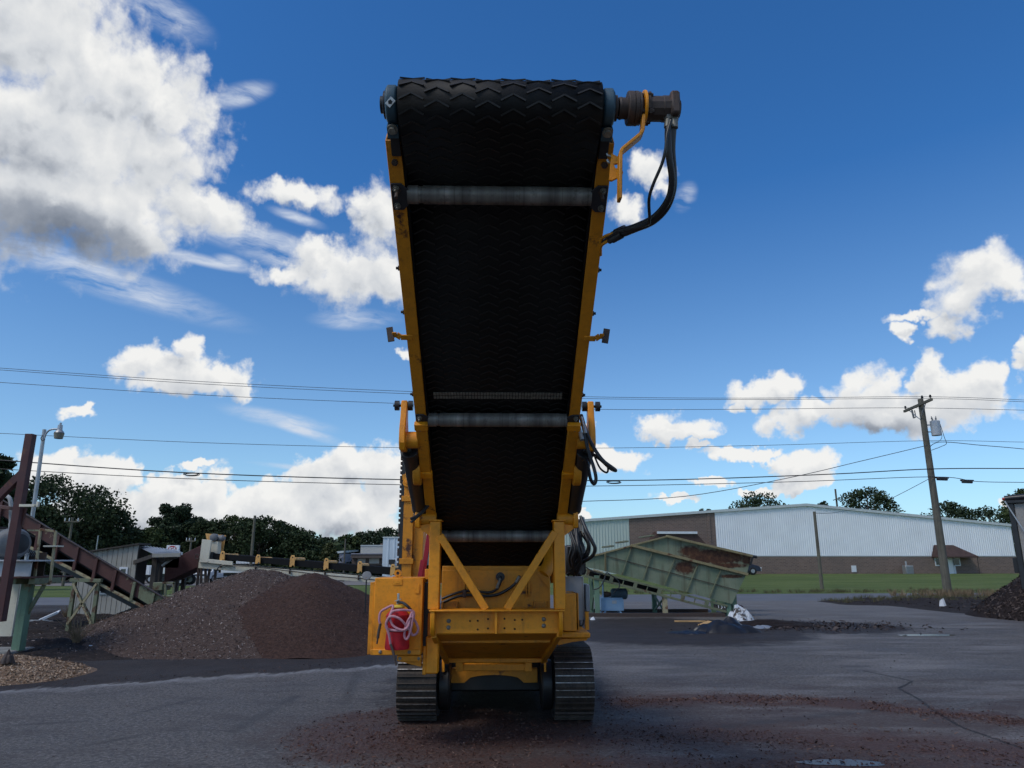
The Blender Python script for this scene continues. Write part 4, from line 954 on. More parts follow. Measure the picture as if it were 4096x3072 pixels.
# --- left side: battery box, lower plate, tall hopper side
bl = 7.30
ba, bb = ML(1500, 2312, bl), ML(1684, 2612, bl)
mb = MB(); mb.box(ba.x, bb.x, bl, bl + 0.55, bb.z - 0.02, ba.z); lbox = mp(mb, 'tool_box', 'yellow_dirty', 0.006)
a, b2 = ML(1482, 2325, bl + 0.02), ML(1499, 2618, bl + 0.02)
mb = MB(); mb.box(a.x, ba.x - 0.001, bl + 0.015, bl + 0.5, b2.z, a.z - 0.01); mp(mb, 'box_side_plate', 'yellow_dirty', 0.003, parent=None)
mb = MB(); a, b2 = ML(1482, 2598, bl - 0.03), ML(1682, 2620, bl - 0.03); mb.box(a.x, b2.x, bl - 0.03, bl - 0.001, b2.z, a.z); mp(mb, 'box_lower_lip', 'yellow_dirty', 0.004)
for px in (1521, 1637):
    p = ML(px, 2608, bl - 0.03); mb = MB(); mb.lathe(p, (0, -1, 0), [(0, 0.018), (0.008, 0.017), (0.014, 0.008)], 8); mp(mb, 'box_bolt', 'bolt')
for (x0, y0, x1, y1) in ((1572, 2318, 1608, 2340), (1582, 2322, 1600, 2334), (1660, 2338, 1678, 2374)): rect_part('box_plate', 'yellow_dirty', x0, y0, x1, y1, bl - 0.008 - 0.004 * (x0 == 1582), bl - 0.001, 0.002)
# lifting eye on top
mb = MB(); c = ML(1591, 2293, bl + 0.05); k = 22
for i in range(k):
    t0_, t1_ = 2 * math.pi * i / k, 2 * math.pi * (i + 1) / k
    pts_ = [Vector((c.x + r * math.cos(t), c.y + yy, c.z + r * math.sin(t))) for yy in (0, 0.025) for (t, r) in ((t0_, 0.016), (t1_, 0.016), (t1_, 0.036), (t0_, 0.036))]
    mb.add(pts_, [(0,1,2,3),(7,6,5,4),(3,2,6,7),(1,0,4,5)])
mb.box(c.x - 0.05, c.x + 0.05, c.y, c.y + 0.025, ba.z + 0.0005, c.z - 0.03); mp(mb, 'lifting_eye', 'yellow_dirty')
rect_part('box_bracket', 'yellow', 1588, 2622, 1684, 2645, bl + 0.05, bl + 0.10)
mb = MB(); mb.prism([ML(x, y, bl + 0.12) for x, y in ((1600, 2646), (1684, 2640), (1684, 2668))], (0, 0.1, 0)); mp(mb, 'bracket_gusset', 'yellow', 0.003)
for px in (1600, 1675):
    p = ML(px, 2634, bl + 0.05); mb = MB(); mb.cyl(p, p + Vector((0, -0.012, 0)), 0.015, n=8); mp(mb, 'box_bolt', 'bolt')
rect_part('gap_shadow_block', 'black', 1685, 2330, 1716, 2590, bl + 0.16, bl + 0.5)  # black block stands in for the shadow in the gap beside the tool box
rect_part('lower_guide_plate', 'yellow', 1704, 2545, 1752, 2696, 7.42, 7.56, 0.012)
rect_part('guide_plate_edge', 'yellow', 1692, 2585, 1703, 2700, 7.43, 7.60, 0.006)
rect_part('guide_plate_upper', 'yellow', 1712, 2450, 1752, 2545, 7.44, 7.54, 0.006)
# tall upright of the hopper on the left, with ribbed edge
hl = 9.3
ua, ub = ML(1612, 1825, hl), ML(1650, 2330, hl)
ux0, ux1 = ML(1616, 2000, hl).x, ML(1655, 2000, hl).x
mb = MB(); mb.box(ux0, ux1, hl, hl + 0.5, ub.z - 0.3, ua.z); up_ = mp(mb, 'hopper_upright', 'yellow_rail', 0.006)
mb = MB(); mb.box(ux1 + 0.001, ux1 + 0.13, hl + 0.06, hl + 0.5, ub.z - 0.3, ML(1660, 2060, hl).z); mp(mb, 'upright_side', 'yellow_rail', 0.006)
mb = MB(); mb.box(ux0 - 0.045, ux0 - 0.001, hl + 0.02, hl + 0.4, ub.z - 0.2, ua.z - 0.05); mp(mb, 'upright_edge_strip', 'black', 0.002)
for i in range(26):
    z = ub.z + (ua.z - ub.z) * (i + 0.3) / 26; mb = MB(); mb.box(ux0 - 0.065, ux0 - 0.046, hl + 0.02, hl + 0.10, z, z + 0.035 + 0.03 * (i % 5 == 0)); mp(mb, 'edge_clip', 'rustiron')
for py in (1905, 1990, 2240):
    z = ML(1630, py, hl).z; mb = MB(); mb.box(ux0 - 0.03, ux1 + 0.02, hl - 0.02, hl - 0.001, z - 0.05, z + 0.02); mp(mb, 'upright_band', 'yellow_rail', 0.003)
mb = MB(); c = ML(1628, 1930, hl - 0.03); mb.cyl(c, c + Vector((0, 0.03, 0)), 0.055, n=18); mb.cyl(c + Vector((0, -0.02, 0)), c, 0.02, n=10); mb.beam(c + Vector((0.02, 0.01, -0.02)), c + Vector((0.16, 0.01, -0.22)), 0.05, 0.03, up=(0, 1, 0)); mp(mb, 'pivot_link', 'yellow', 0.003)
mb = MB(); a, b2 = ML(1688, 2330, 8.2), ML(1722, 2100, 8.2); mb.beam(a, b2, 0.05, 0.05); mp(mb, 'red_link_bar', 'redbar', 0.003)
mb = MB(); a, b2 = ML(1676, 2330, 8.1), ML(1692, 2240, 8.1); mb.beam(a, b2, 0.05, 0.04); mp(mb, 'red_link_bar', 'redbar', 0.003)
rect_part('mount_pad', 'yellow', 1700, 2276, 1716, 2318, 7.5, 7.6)
# --- right side: yellow cover, grey cabinets, platform, hose nest
rb = 7.70
rect_part('side_cover', 'yellow', 2252, 2374, 2308, 2525, rb, rb + 0.6, 0.006)
rect_part('cover_edge', 'yellow_rail', 2309, 2374, 2317, 2522, rb + 0.01, rb + 0.6, 0.003)
cab = rect_part('control_cabinet', 'greycab', 2259, 2306, 2338, 2482, rb + 0.62, rb + 0.95, 0.008)
rect_part('cabinet_door', 'greycab', 2331, 2308, 2337, 2480, rb + 0.60, rb + 0.619, 0.002, parent=cab)
rect_part('junction_box', 'greycab', 2341, 2337, 2361, 2446, rb + 0.68, rb + 0.95, 0.008)
rect_part('platform_post', 'yellow', 2340, 2447, 2357, 2520, rb + 0.66, rb + 0.72, 0.003)
hose(PX([(2318, 2480, rb + .64), (2320, 2500, rb + .62), (2332, 2498, rb + .62), (2338, 2470, rb + .63)]), 0.011)
rect_part('side_platform', 'yellow_dirty', 2232, 2530, 2362, 2553, rb - 0.05, rb + 1.6, 0.012)
mb = MB(); mb.prism([ML(x, y, rb) for x, y in ((2228, 2554), (2352, 2554), (2345, 2562), (2290, 2568), (2232, 2582))], (0, 0.8, 0)); mp(mb, 'platform_beam', 'yellow_dirty', 0.004)
rng2 = random.Random(11)
for i in range(15):
    x0 = 2275 + 60 * rng2.random(); l0 = 7.9 + 0.5 * rng2.random()
    bulge = rng2.random()
    pts_ = [(x0, 2055 + 60 * rng2.random(), l0), (x0 + 8 * rng2.random(), 2130, l0 - 0.05), (x0 + (45 + 0 * bulge) * bulge * (0.4 + 0.6 * rng2.random()), 2185 + 20 * rng2.random(), l0 - 0.15), (x0 + 25 * rng2.random() - 5, 2240 + 15 * rng2.random(), l0 - 0.1), (2265 + 60 * rng2.random(), 2300, l0)]
    hose(PX(pts_), 0.013 + 0.010 * rng2.random())
hose(PX([(2325, 2070, 7.9), (2345, 2120, 7.8), (2368, 2165, 7.75), (2380, 2195, 7.75), (2368, 2225, 7.8), (2330, 2250, 7.9), (2300, 2280, 8.0)]), 0.020)
hose(PX([(2322, 2080, 7.95), (2338, 2130, 7.9), (2355, 2175, 7.85), (2352, 2215, 7.9), (2330, 2235, 8.0), (2310, 2262, 8.05)]), 0.018)
rect_part('valve_block', 'black', 2262, 2180, 2345, 2300, 8.4, 8.7, 0.02)
mb = MB()
for (x, y) in ((2322, 2062), (2330, 2068), (2318, 2090), (2326, 2098)):
    p = ML(x, y, 7.9); mb.cyl(p, p + Vector((0.01, 0, -0.09)), 0.016, n=8)
mp(mb, 'hose_couplings', 'zinc')
# --- tracks
TY0, TY1, TR_ = 8.78, 11.6, 0.385
def track_path(sv):
    """closed stadium: position and outward normal at arc length sv"""
    L = TY1 - TY0; h_ = math.pi * TR_; per = 2 * L + 2 * h_; sv %= per
    if sv < L: return Vector((0, TY0 + sv, 0.0 + 0.0)), Vector((0, 0, -1)), Vector((0, 1, 0))
    sv -= L
    if sv < h_:
        t = -math.pi / 2 + sv / TR_; nn = Vector((0, math.cos(t), math.sin(t))); return Vector((0, TY1, TR_)) + nn * TR_, nn, Vector((0, -math.sin(t), math.cos(t)))
    sv -= h_
    if sv < L: return Vector((0, TY1 - sv, 2 * TR_)), Vector((0, 0, 1)), Vector((0, -1, 0))
    sv -= L
    t = math.pi / 2 + sv / TR_; nn = Vector((0, math.cos(t), math.sin(t))); return Vector((0, TY0, TR_)) + nn * TR_, nn, Vector((0, -math.sin(t), math.cos(t)))
per = 2 * (TY1 - TY0) + 2 * math.pi * TR_; NP = int(per / 0.142); pitch = per / NP
pad = MB(); hw_ = 0.217; gh = 0.022
prof_ = [(-pitch * 0.49, 0), (-pitch * 0.49, 0.012), (-pitch * 0.34, 0.012), (-pitch * 0.31, 0.012 + gh), (-pitch * 0.25, 0.012 + gh), (-pitch * 0.22, 0.012), (pitch * 0.16, 0.012), (pitch * 0.19, 0.012 + gh), (pitch * 0.25, 0.012 + gh), (pitch * 0.28, 0.012), (pitch * 0.52, 0.010), (pitch * 0.52, 0.0)]
pad.prism([Vector((-hw_, y, z - gh)) for y, z in prof_], (2 * hw_, 0, 0))
po = pad.build('shoe', M['track'], None); pme = po.data; bpy.data.objects.remove(po)
pme.materials.append(M['grouser'])
for f_ in pme.polygons:
    if f_.normal.z > 0.9 and f_.center.z > 0.012 - 0.001: f_.material_index = 1
for sg in (-1, 1):
    xc = sg * 0.875
    tr = MB(); tr.box(xc - 0.13, xc + 0.13, TY0, TY1, 0.14, 0.62)
    track = mp(tr, 'track_frame', 'black', 0.02)
    tag(track, 'steel crawler track under the machine')
    for (yy, rr) in ((TY0, 0.33), (TY1, 0.33)):
        mb = MB(); mb.cyl((xc - 0.10, yy, TR_), (xc + 0.10, yy, TR_), rr, n=28); mp(mb, 'sprocket', 'black', 0.01, parent=track)
    mb = MB(); xi = xc - sg * 0.217; mb.cyl((xi - sg * 0.005, TY0 + 0.02, TR_ - 0.02), (xi - sg * 0.14, TY0 + 0.02, TR_ - 0.02), 0.27, n=32); mp(mb, 'final_drive', 'black', 0.02, parent=track)
    for i in range(NP):
        p, nn, tg = track_path(i * pitch + 0.03)
        mtx = Matrix(((1, 0, 0, xc), (0, tg.y, nn.y, p.y), (0, tg.z, nn.z, p.z), (0, 0, 0, 1)))
        if Matrix(((1, 0, 0), (0, tg.y, nn.y), (0, tg.z, nn.z))).determinant() < 0: mtx = Matrix(((-1, 0, 0, xc), (0, tg.y, nn.y, p.y), (0, tg.z, nn.z, p.z), (0, 0, 0, 1)))
        o = bpy.data.objects.new('track_shoe', pme); COL.objects.link(o); o.parent = track; o.matrix_basis = mtx
# --- extinguisher in its red cover and the pink air hose hung over it
MW = mrot
def wpt(px, py, ly): return MW @ ML(px, py, ly)
exf = bl - 0.125
loc = wpt(1588, 2600, exf)
ex = Thing('fire_extinguisher', 'red covered fire extinguisher hung on the yellow tool box', 'extinguisher', loc)
c_t, c_b = wpt(1592, 2430, exf), wpt(1588, 2596, exf); axv = (c_t - c_b); H_ = axv.length
mb = MB(); mb.lathe(c_b, axv, [(0, 0.03), (0.0, 0.112), (0.02, 0.118), (H_ * 0.35, 0.108), (H_ * 0.5, 0.092), (H_ * 0.62, 0.112), (H_ * 0.82, 0.112), (H_ * 0.93, 0.075), (H_, 0.03)], 20); ex.part(mb, 'cover', M['red'])
mb = MB(); mb.lathe(c_b + axv * 0.985, axv, [(0, 0.06), (0.008, 0.07), (0.022, 0.068), (0.03, 0.03)], 12); ex.part(mb, 'yellow_collar', M['strap'], 0.003)
mb = MB(); tp = c_t + Vector((0, 0, 0.03)); mb.cyl(tp, tp + Vector((0, 0, 0.035)), 0.018, n=10); mb.beam(tp + Vector((-0.03, -0.02, 0.03)), tp + Vector((0.035, -0.03, 0.05)), 0.015, 0.008); mb.beam(tp + Vector((0, 0, 0.03)), tp + Vector((0, 0.0, 0.10)), 0.022, 0.010); ex.part(mb, 'valve_head', M['zinc'], 0.002)
mb = MB(); mb.tube(spline([tp + Vector((0, -0.02, 0.02)), wpt(1612, 2412, exf - 0.06), wpt(1630, 2425, exf - 0.09), wpt(1644, 2440, exf - 0.08)], 6), 0.014, 10); ex.part(mb, 'discharge_nozzle', M['black'])
mb = MB(); mb.lathe(c_b + axv * 0.44, axv, [(0, 0.09), (0.0, 0.106), (0.02, 0.106), (0.02, 0.09)], 20); ex.part(mb, 'belt_strap', M['black'])
ho = MB(); hz_ = exf - 0.13
def PH(l): return [wpt(x, y, hz_ + d) for x, y, d in l]
path = PH([(1522, 2498, .03), (1517, 2480, .03), (1522, 2450, .03), (1545, 2433, .02), (1572, 2424, .0), (1560, 2460, -.02), (1545, 2500, .0), (1550, 2515, .0), (1590, 2522, -.02), (1630, 2516, -.01), (1652, 2480, .0), (1655, 2450, .02), (1640, 2442, .0), (1600, 2440, -.03), (1568, 2448, -.03), (1560, 2475, -.03), (1575, 2505, -.03), (1610, 2520, -.03), (1632, 2505, -.03), (1642, 2465, -.02), (1650, 2450, -.01), (1650, 2480, -.02), (1640, 2530, -.01), (1628, 2556, .0), (1618, 2545, .0), (1622, 2510, -.02), (1640, 2470, -.03), (1656, 2478, .0), (1672, 2510, .03), (1668, 2532, .03), (1650, 2540, .02), (1638, 2520, -.01), (1600, 2476, -.05), (1562, 2466, -.05), (1545, 2490, -.04), (1548, 2512, -.03), (1556, 2540, -.02), (1562, 2578, .0)])
ho.tube(spline(path, 7), 0.0115, 8)
phs = Thing('air_hose', 'coiled pink air hose looped over the red extinguisher cover', 'hose', wpt(1588, 2560, hz_))
phs.part(ho, 'hose_coil', M['pink'])
for pl in (PH([(1522, 2494, .03), (1516, 2520, .02), (1511, 2553, .02)]), PH([(1562, 2576, .0), (1572, 2604, -.01), (1580, 2640, -.02)])):
    mb = MB(); mb.tube(pl, 0.013, 8); mb.cyl(pl[-1], pl[-1] + (pl[-1] - pl[-2]).normalized() * 0.05, 0.008, n=8); phs.part(mb, 'hose_end', M['rustiron'])
# ------------------------------------------------------------------ warehouse across the road
WB = Vector((12.0, 79.5)); WA = math.atan(0.07)                 # wall runs nearly square to the view, right end farther
def wp(px, py=None, off=0.0):
    """where a picture column meets the wall's plane; returns distance along the wall and height"""
    d = ray(px, py if py else 2200); nrm = Vector((-math.sin(WA), math.cos(WA))); k = (WB + nrm * off).dot(nrm) / (d.x * nrm.x + d.y * nrm.y)
    q = Vector((d.x * k, d.y * k)) - WB
    return q.dot(Vector((math.cos(WA), math.sin(WA)))), EYE + d.z * k
wz0 = wp(3500, 2297)[1]
wh = thing('warehouse', 'long warehouse with white ribbed metal wall over brown brick and low gable', 'warehouse', (WB.x, WB.y, wz0), WA)
def W_(mb, name, mat, bevel=0.0, parent=None, **kw): return mb.build(name, M[mat], parent or wh, bevel, **kw)
sL, sG, sB, sR, sT = wp(1900)[0], wp(2520)[0], wp(2868)[0], wp(4058)[0], wp(3240)[0]
zT = wp(3240, 2020)[1] - wz0; zR = wp(4056, 2102)[1] - wz0; zG = wp(2520, 2070)[1] - wz0; zB_ = wp(2868, 2043)[1] - wz0
slL = (zT - zG) / (sT - sG)
def roofz(s): return zT - (sT - s) * slL if s < sT else zT + (zR - zT) * (s - sT) / (sR - sT)
zW = wp(3500, 2225)[1] - wz0
def ribbed(s0, s1, z0f, z1f, pitch, depth, y=0.0):
    mb = MB(); s = s0; rowt = []; 
    prof = []
    while s < s1 - 1e-6:
        e = min(s + pitch, s1)
        for f, d in ((0.0, 0), (0.62, 0), (0.70, depth), (0.92, depth)): 
            x = s + pitch * f
            if x <= s1: prof.append((x, y - d))
        s = e
    prof.append((s1, y))
    for x, yy in prof: mb.v += [(x, yy, z0f(x)), (x, yy, z1f(x))]
    mb.f = [(2 * i, 2 * i + 2, 2 * i + 3, 2 * i + 1) for i in range(len(prof) - 1)]
    return mb
W_(ribbed(sB, sR, lambda x: zW, roofz, 0.245, 0.05, -0.02), 'metal_wall', 'metalwall', smooth=False)
W_(ribbed(sL, sG, lambda x: 0.0, roofz, 0.33, 0.05, -0.02), 'green_metal_wall', 'metalgreen', smooth=False)
mb = MB(); mb.prism([Vector((sG, -0.03, -0.5)), Vector((sB, -0.03, -0.5)), Vector((sB, -0.03, roofz(sB) - 0.002)), Vector((sG, -0.03, roofz(sG) - 0.002))], (0, 0.25, 0)); W_(mb, 'brick_panel', 'brick')
mb = MB(); mb.box(sB + 0.002, sR + 0.3, -0.06, 0.2, -0.5, zW - 0.002); W_(mb, 'brick_base', 'brick')
mb = MB(); mb.box(sB - 0.9, sB - 0.6, -0.12, -0.031, 0, roofz(sB) - 0.1); W_(mb, 'brick_pier', 'brick')
mb = MB(); mb.box(sB, sR, -0.1, -0.061, zW - 0.02, zW + 0.08); W_(mb, 'wall_flashing', 'trim')
for (a, b2) in ((sL, sT), (sT, sR + 0.2)):
    mb = MB(); mb.prism([Vector((a, -0.25, roofz(a) - 0.12)), Vector((b2, -0.25, roofz(b2) - 0.12)), Vector((b2, -0.25, roofz(b2) + 0.16)), Vector((a, -0.25, roofz(a) + 0.16))], (0, 0.3, 0)); W_(mb, 'roof_trim', 'trim')
    mb = MB(); mb.prism([Vector((a, 0.051, roofz(a) + 0.10)), Vector((b2, 0.051, roofz(b2) + 0.10)), Vector((b2, 0.051, roofz(b2) + 0.17)), Vector((a, 0.051, roofz(a) + 0.17))], (0, 40, 0)); W_(mb, 'roof', 'trim')
mb = MB(); mb.box(sL, sR, 39.0, 39.3, -0.5, zR); W_(mb, 'rear_wall', 'metalwall')
mb = MB(); mb.box(sR - 0.1, sR, 0.21, 39, -0.5, zR); W_(mb, 'side_wall', 'metalwall')
# entrance porch on the right
def zz(py, px=3700): return wp(px, py)[1] - wz0
def ss_(px): return wp(px)[0]
aw = MB(); t0, t1, zt, b0, b1, zb = ss_(3736), ss_(3814), zz(2180), ss_(3721), ss_(3872), zz(2226)
aw.add([(t0, -0.061, zt), (t1, -0.061, zt), (b1, -1.6, zb), (b0, -1.6, zb), (b0, -0.061, zb), (b1, -0.061, zb), (b0, -1.6, zb - 0.12), (b1, -1.6, zb - 0.12), (b0, -0.061, zb - 0.12), (b1, -0.061, zb - 0.12)], [(0,3,2,1),(0,4,3),(1,2,5),(3,6,7,2),(3,4,8,6),(2,7,9,5),(6,8,9,7)])
W_(aw, 'porch_awning', 'awning', smooth=False)
for px in (3722, 3867):
    mb = MB(); mb.cyl((ss_(px), -1.5, 0), (ss_(px), -1.5, zb - 0.1), 0.04, n=8); W_(mb, 'porch_post', 'rustiron')
for x0, x1 in ((3731, 3760), (3800, 3832)):
    a, b2 = ss_(x0), ss_(x1); z1, z0 = zz(2230), zz(2264)
    mb = MB(); mb.box(a, b2, -0.10, -0.0615, z0, z1); wn = W_(mb, 'window_frame', 'white_plastic')
    mb = MB(); mb.box(a + 0.12, b2 - 0.12, -0.11, -0.101, z0 + 0.12, z1 - 0.1); W_(mb, 'window_pane', 'glass', parent=wn)
a, b2 = ss_(3764), ss_(3810); mb = MB(); mb.box(a, b2, -0.10, -0.0615, 0.02, zz(2229)); dr = W_(mb, 'door_frame', 'white_plastic')
mb = MB(); mb.box(a + 0.25, b2 - 0.3, -0.115, -0.101, 0.05, zz(2240)); W_(mb, 'door', 'metalwall', parent=dr)
a, b2 = ss_(3396), ss_(3415); mb = MB(); mb.box(a, b2, -0.12, -0.0615, zz(2288), zz(2262)); W_(mb, 'wall_vent', 'white_plastic')
# brown canopy with a pale fascia on the brick part
a, b2 = ss_(2618), ss_(2772); mb = MB(); mb.add([(a, -1.5, zz(2138)), (b2, -1.5, zz(2138)), (b2 + 1.4, -1.5, zz(2195)), (a - 1.2, -1.5, zz(2195)), (a, -0.031, zz(2130)), (b2, -0.031, zz(2130)), (b2 + 1.4, -0.031, zz(2195)), (a - 1.2, -0.031, zz(2195))], [(0,3,2,1),(0,1,5,4),(1,2,6,5),(0,4,7,3),(3,7,6,2)]); W_(mb, 'canopy', 'awning', smooth=False)
mb = MB(); mb.box(a - 0.05, b2 + 0.05, -1.7, -1.51, zz(2140), zz(2131)); W_(mb, 'canopy_fascia', 'white_plastic')
# air conditioner by the wall
def wloc(px, off, z=0.0):
    s = ss_(px); c, sn = math.cos(WA), math.sin(WA); return Vector((WB.x + s * c - off * -sn * 1, WB.y + s * sn - off * c, wz0 + z))
acl = wloc(3600, 1.0)
ac = Thing('air_conditioner', 'grey outdoor air conditioner unit by the brick warehouse base', 'air conditioner', acl)
mb = MB(); mb.box(acl.x - 0.42, acl.x + 0.42, acl.y - 0.4, acl.y + 0.4, acl.z, acl.z + 0.95); bd = ac.part(mb, 'casing', M['galv'], 0.02)
for i in range(7):
    mb = MB(); mb.box(acl.x - 0.38, acl.x + 0.38, acl.y - 0.43, acl.y - 0.401, acl.z + 0.1 + i * 0.11, acl.z + 0.15 + i * 0.11); ac.part(mb, 'louvre', M['motor'], parent=bd)
mb = MB(); mb.cyl((acl.x + 0.1, acl.y + 0.45, acl.z), (acl.x + 0.1, acl.y + 0.45, acl.z + 1.4), 0.09, n=10); ac.part(mb, 'pipe', M['galv'])

# ------------------------------------------------------------------ trees
def mat_leaf(name, c1, c2):
    m, h, b = new_mat(name)
    ri = h.n('ShaderNodeNewGeometry').outputs['Random Per Island']
    c = h.mix(ri, c1, c2); P(b, 'Base Color', c, h); P(b, 'Roughness', 0.7); P(b, 'Specular IOR Level', 0.25)
    return m
M['leaf1'] = mat_leaf('dark_oak_leaves', (0.013, 0.024, 0.008), (0.040, 0.060, 0.020))
M['leaf2'] = mat_leaf('pine_needles', (0.014, 0.026, 0.011), (0.042, 0.064, 0.027))
M['leaf3'] = mat_leaf('light_leaves', (0.026, 0.042, 0.012), (0.066, 0.088, 0.027))
M['leaf4'] = mat_leaf('olive_leaves', (0.035, 0.042, 0.012), (0.075, 0.080, 0.028))
def tree(name, label, base, height, width, leaf, kind='oak', n=2600, seed=0, group='trees', leafsize=0.34, trunk=0.3, hidden_base=0.0):
    rg = np.random.default_rng(seed); base = Vector(base)
    T = Thing(name, label, 'tree', base, group)
    mb = MB(); h0 = height
    lean = Vector((rg.normal() * 0.03, rg.normal() * 0.03, 0))
    tp = [base + Vector((lean.x * h0 * f, lean.y * h0 * f, h0 * f * 0.9)) for f in np.linspace(0, 1, 7)]
    r0 = trunk * height / 12; mb.tube(tp, r0, 7, rad=[r0 * (1 - 0.85 * f) for f in np.linspace(0, 1, 7)])
    clumps = []
    nc = {'oak': 74, 'pine': 44, 'cone': 44}[kind]
    for i in range(nc):
        if kind == 'pine': f = 0.42 + 0.58 * (i + rg.random()) / nc; rad = width * 0.5 * (1.08 - abs(f - 0.6) * 1.6) * (0.55 + 0.6 * rg.random())
        elif kind == 'cone': f = 0.12 + 0.88 * (i + rg.random()) / nc; rad = width * 0.5 * (1.05 - f) * (0.7 + 0.6 * rg.random()) + 0.05 * width
        else: f = 0.16 + 0.84 * (i + rg.random()) / nc; rad = width * 0.5 * math.sqrt(max(0.03, 1 - ((f - 0.5) / 0.52) ** 2)) * (0.35 + 0.7 * math.sqrt(rg.random()))
        a = rg.random() * 2 * math.pi + i * 2.4
        c = base + Vector((math.cos(a) * rad * 0.92, math.sin(a) * rad * 0.92, height * f * 0.97 - 0.02 * height))
        cs = width * (0.10 + 0.07 * rg.random()) * (0.75 if f > 0.85 else 1.0)
        clumps.append((c, cs))
        if i % 2 == 0:
            ft = max(0.1, f - 0.16); p0 = base + Vector((lean.x * h0 * ft, lean.y * h0 * ft, h0 * ft * 0.93))
            mb.tube([p0, p0.lerp(c, 0.5) + Vector((0, 0, -0.02 * height)), c], 0.05, 5, rad=[r0 * 0.35 * (1 - ft * 0.6), r0 * 0.2, r0 * 0.06])
    T.part(mb, 'trunk', M['bark'], angle=70)
    per = n // nc; C = np.array([c for c, _ in clumps]); S = np.array([s_ for _, s_ in clumps])
    idx = np.repeat(np.arange(nc), per); N_ = len(idx)
    u = rg.normal(size=(N_, 3)); u /= np.linalg.norm(u, axis=1)[:, None]; rr = rg.random(N_) ** 0.45
    pos = C[idx] + u * (rr * S[idx])[:, None] * np.array([1.25, 1.25, 0.85])
    a = rg.normal(size=(N_, 3)); a /= np.linalg.norm(a, axis=1)[:, None]; b = np.cross(a, rg.normal(size=(N_, 3))); b /= np.linalg.norm(b, axis=1)[:, None]
    sz = leafsize * (0.6 + 0.9 * rg.random(N_))[:, None]
    if kind == 'pine': A_, B_ = a * sz * 1.0, b * sz * 0.45
    else: A_, B_ = a * sz * 0.7, b * sz * 0.5
    V = np.stack([pos - A_, pos + B_, pos + A_, pos - B_], axis=1).reshape(-1, 3)
    cm = MB(); cm.v = V.tolist(); cm.f = [(4 * i, 4 * i + 1, 4 * i + 2, 4 * i + 3) for i in range(N_)]
    T.part(cm, 'crown', leaf, smooth=False)
    return T
def tree_px(label, cx, top, wid, Y, leaf, kind, seed, n=2600, group='woods beyond the lot', ls=0.34, name=None):
    wid *= 1.22; n = int(n * 2.5); ls *= 0.74; p = at(cx, top, Y); zb = min(land(p.x, Y), 0.3) if Y < 125 else -1.0; k = (p - Vector((0, 0, EYE))).length
    w = abs(at(cx + wid / 2, top, Y).x - at(cx - wid / 2, top, Y).x)
    return tree(name or {'oak': 'oak_tree', 'pine': 'pine_tree', 'cone': 'cedar_tree'}[kind], label, (p.x, Y, zb), p.z - zb, w, leaf, kind, n, seed, group, ls)
L1, L2, L3, L4 = M['leaf1'], M['leaf2'], M['leaf3'], M['leaf4']
TREES = [  # label, x, top, width, Y, leaf, kind, n
 ('pine cut by the left picture edge beside the maroon post', -28, 1790, 190, 44, L2, 'pine', 3400),
 ('dark tree low behind the maroon post at the far left', 30, 1925, 260, 88, L1, 'oak', 3000),
 ('big dark domed tree right behind the lamp post', 262, 1912, 380, 96, L1, 'oak', 5600),
 ('dark shorter tree between the lamp post and the domed tree', 165, 2010, 200, 90, L1, 'oak', 3000),
 ('feathery dark tree on the right shoulder of the domed tree', 440, 2025, 190, 100, L2, 'oak', 3400),
 ('low rounded tree just right of the feathery one', 520, 2108, 130, 108, L1, 'oak', 2400),
 ('rounded olive tree above the shed roof', 606, 2108, 120, 104, L3, 'oak', 2600),
 ('tall two-headed pine above the store sign', 712, 2014, 165, 112, L2, 'pine', 3600),
 ('dark pine crowded against the tall two-headed one', 770, 2062, 130, 116, L2, 'pine', 2800),
 ('dark tree behind the cream motor guard', 840, 2078, 150, 110, L1, 'oak', 3000),
 ('pale topped broad tree left of the bare wooden pole', 945, 2062, 160, 118, L3, 'oak', 3200),
 ('broad dark tree right behind the bare wooden pole', 1050, 2066, 180, 112, L1, 'oak', 3400),
 ('dense dark tree right of the bare wooden pole', 1135, 2085, 170, 118, L1, 'oak', 3200),
 ('dense dark tree sloping down above the cream conveyor middle', 1215, 2125, 160, 112, L1, 'oak', 3000),
 ('small dark tree at the low end of the woods', 1295, 2150, 120, 118, L2, 'oak', 2400),
 ('yellowish green slender tree beside the white truck', 1318, 2172, 80, 98, L4, 'cone', 1800),
 ('grey green tree left of the beige building', 1395, 2140, 120, 124, L3, 'oak', 2400),
 ('tree rising behind the beige flat building', 1470, 2128, 150, 126, L2, 'oak', 2800),
 ('tall tree behind the white tower next to the machine', 1560, 2112, 150, 126, L2, 'oak', 2800)]
for i, (lb, x, tp_, w, Y, lf, kd, n_) in enumerate(TREES): tree_px(lb, x, tp_, w, Y, lf, kd, 100 + i, n_)
RT = [('broad oak over the left half of the warehouse roof', 3030, 1972, 230, 128, L1, 'oak', 3400), ('tip of a small tree left over the brick part', 2820, 2026, 80, 128, L1, 'oak', 1500),
 ('small treetop just right of the warehouse ridge', 3285, 1995, 70, 130, L1, 'oak', 1300), ('large dark oak right of the warehouse ridge', 3465, 1946, 215, 128, L1, 'oak', 4600),
 ('feathery tree behind the leaning utility pole', 3775, 2004, 190, 126, L2, 'oak', 3400), ('sparse tree between the utility pole and the trailer', 3960, 2026, 200, 124, L2, 'oak', 2400),
 ('tree at the right picture edge above the trailer tarp', 4090, 1952, 150, 110, L3, 'oak', 3000)]
for i, (lb, x, tp_, w, Y, lf, kd, n_) in enumerate(RT): tree_px(lb, x, tp_, w, Y, lf, kd, 200 + i, n_, 'trees behind the warehouse')
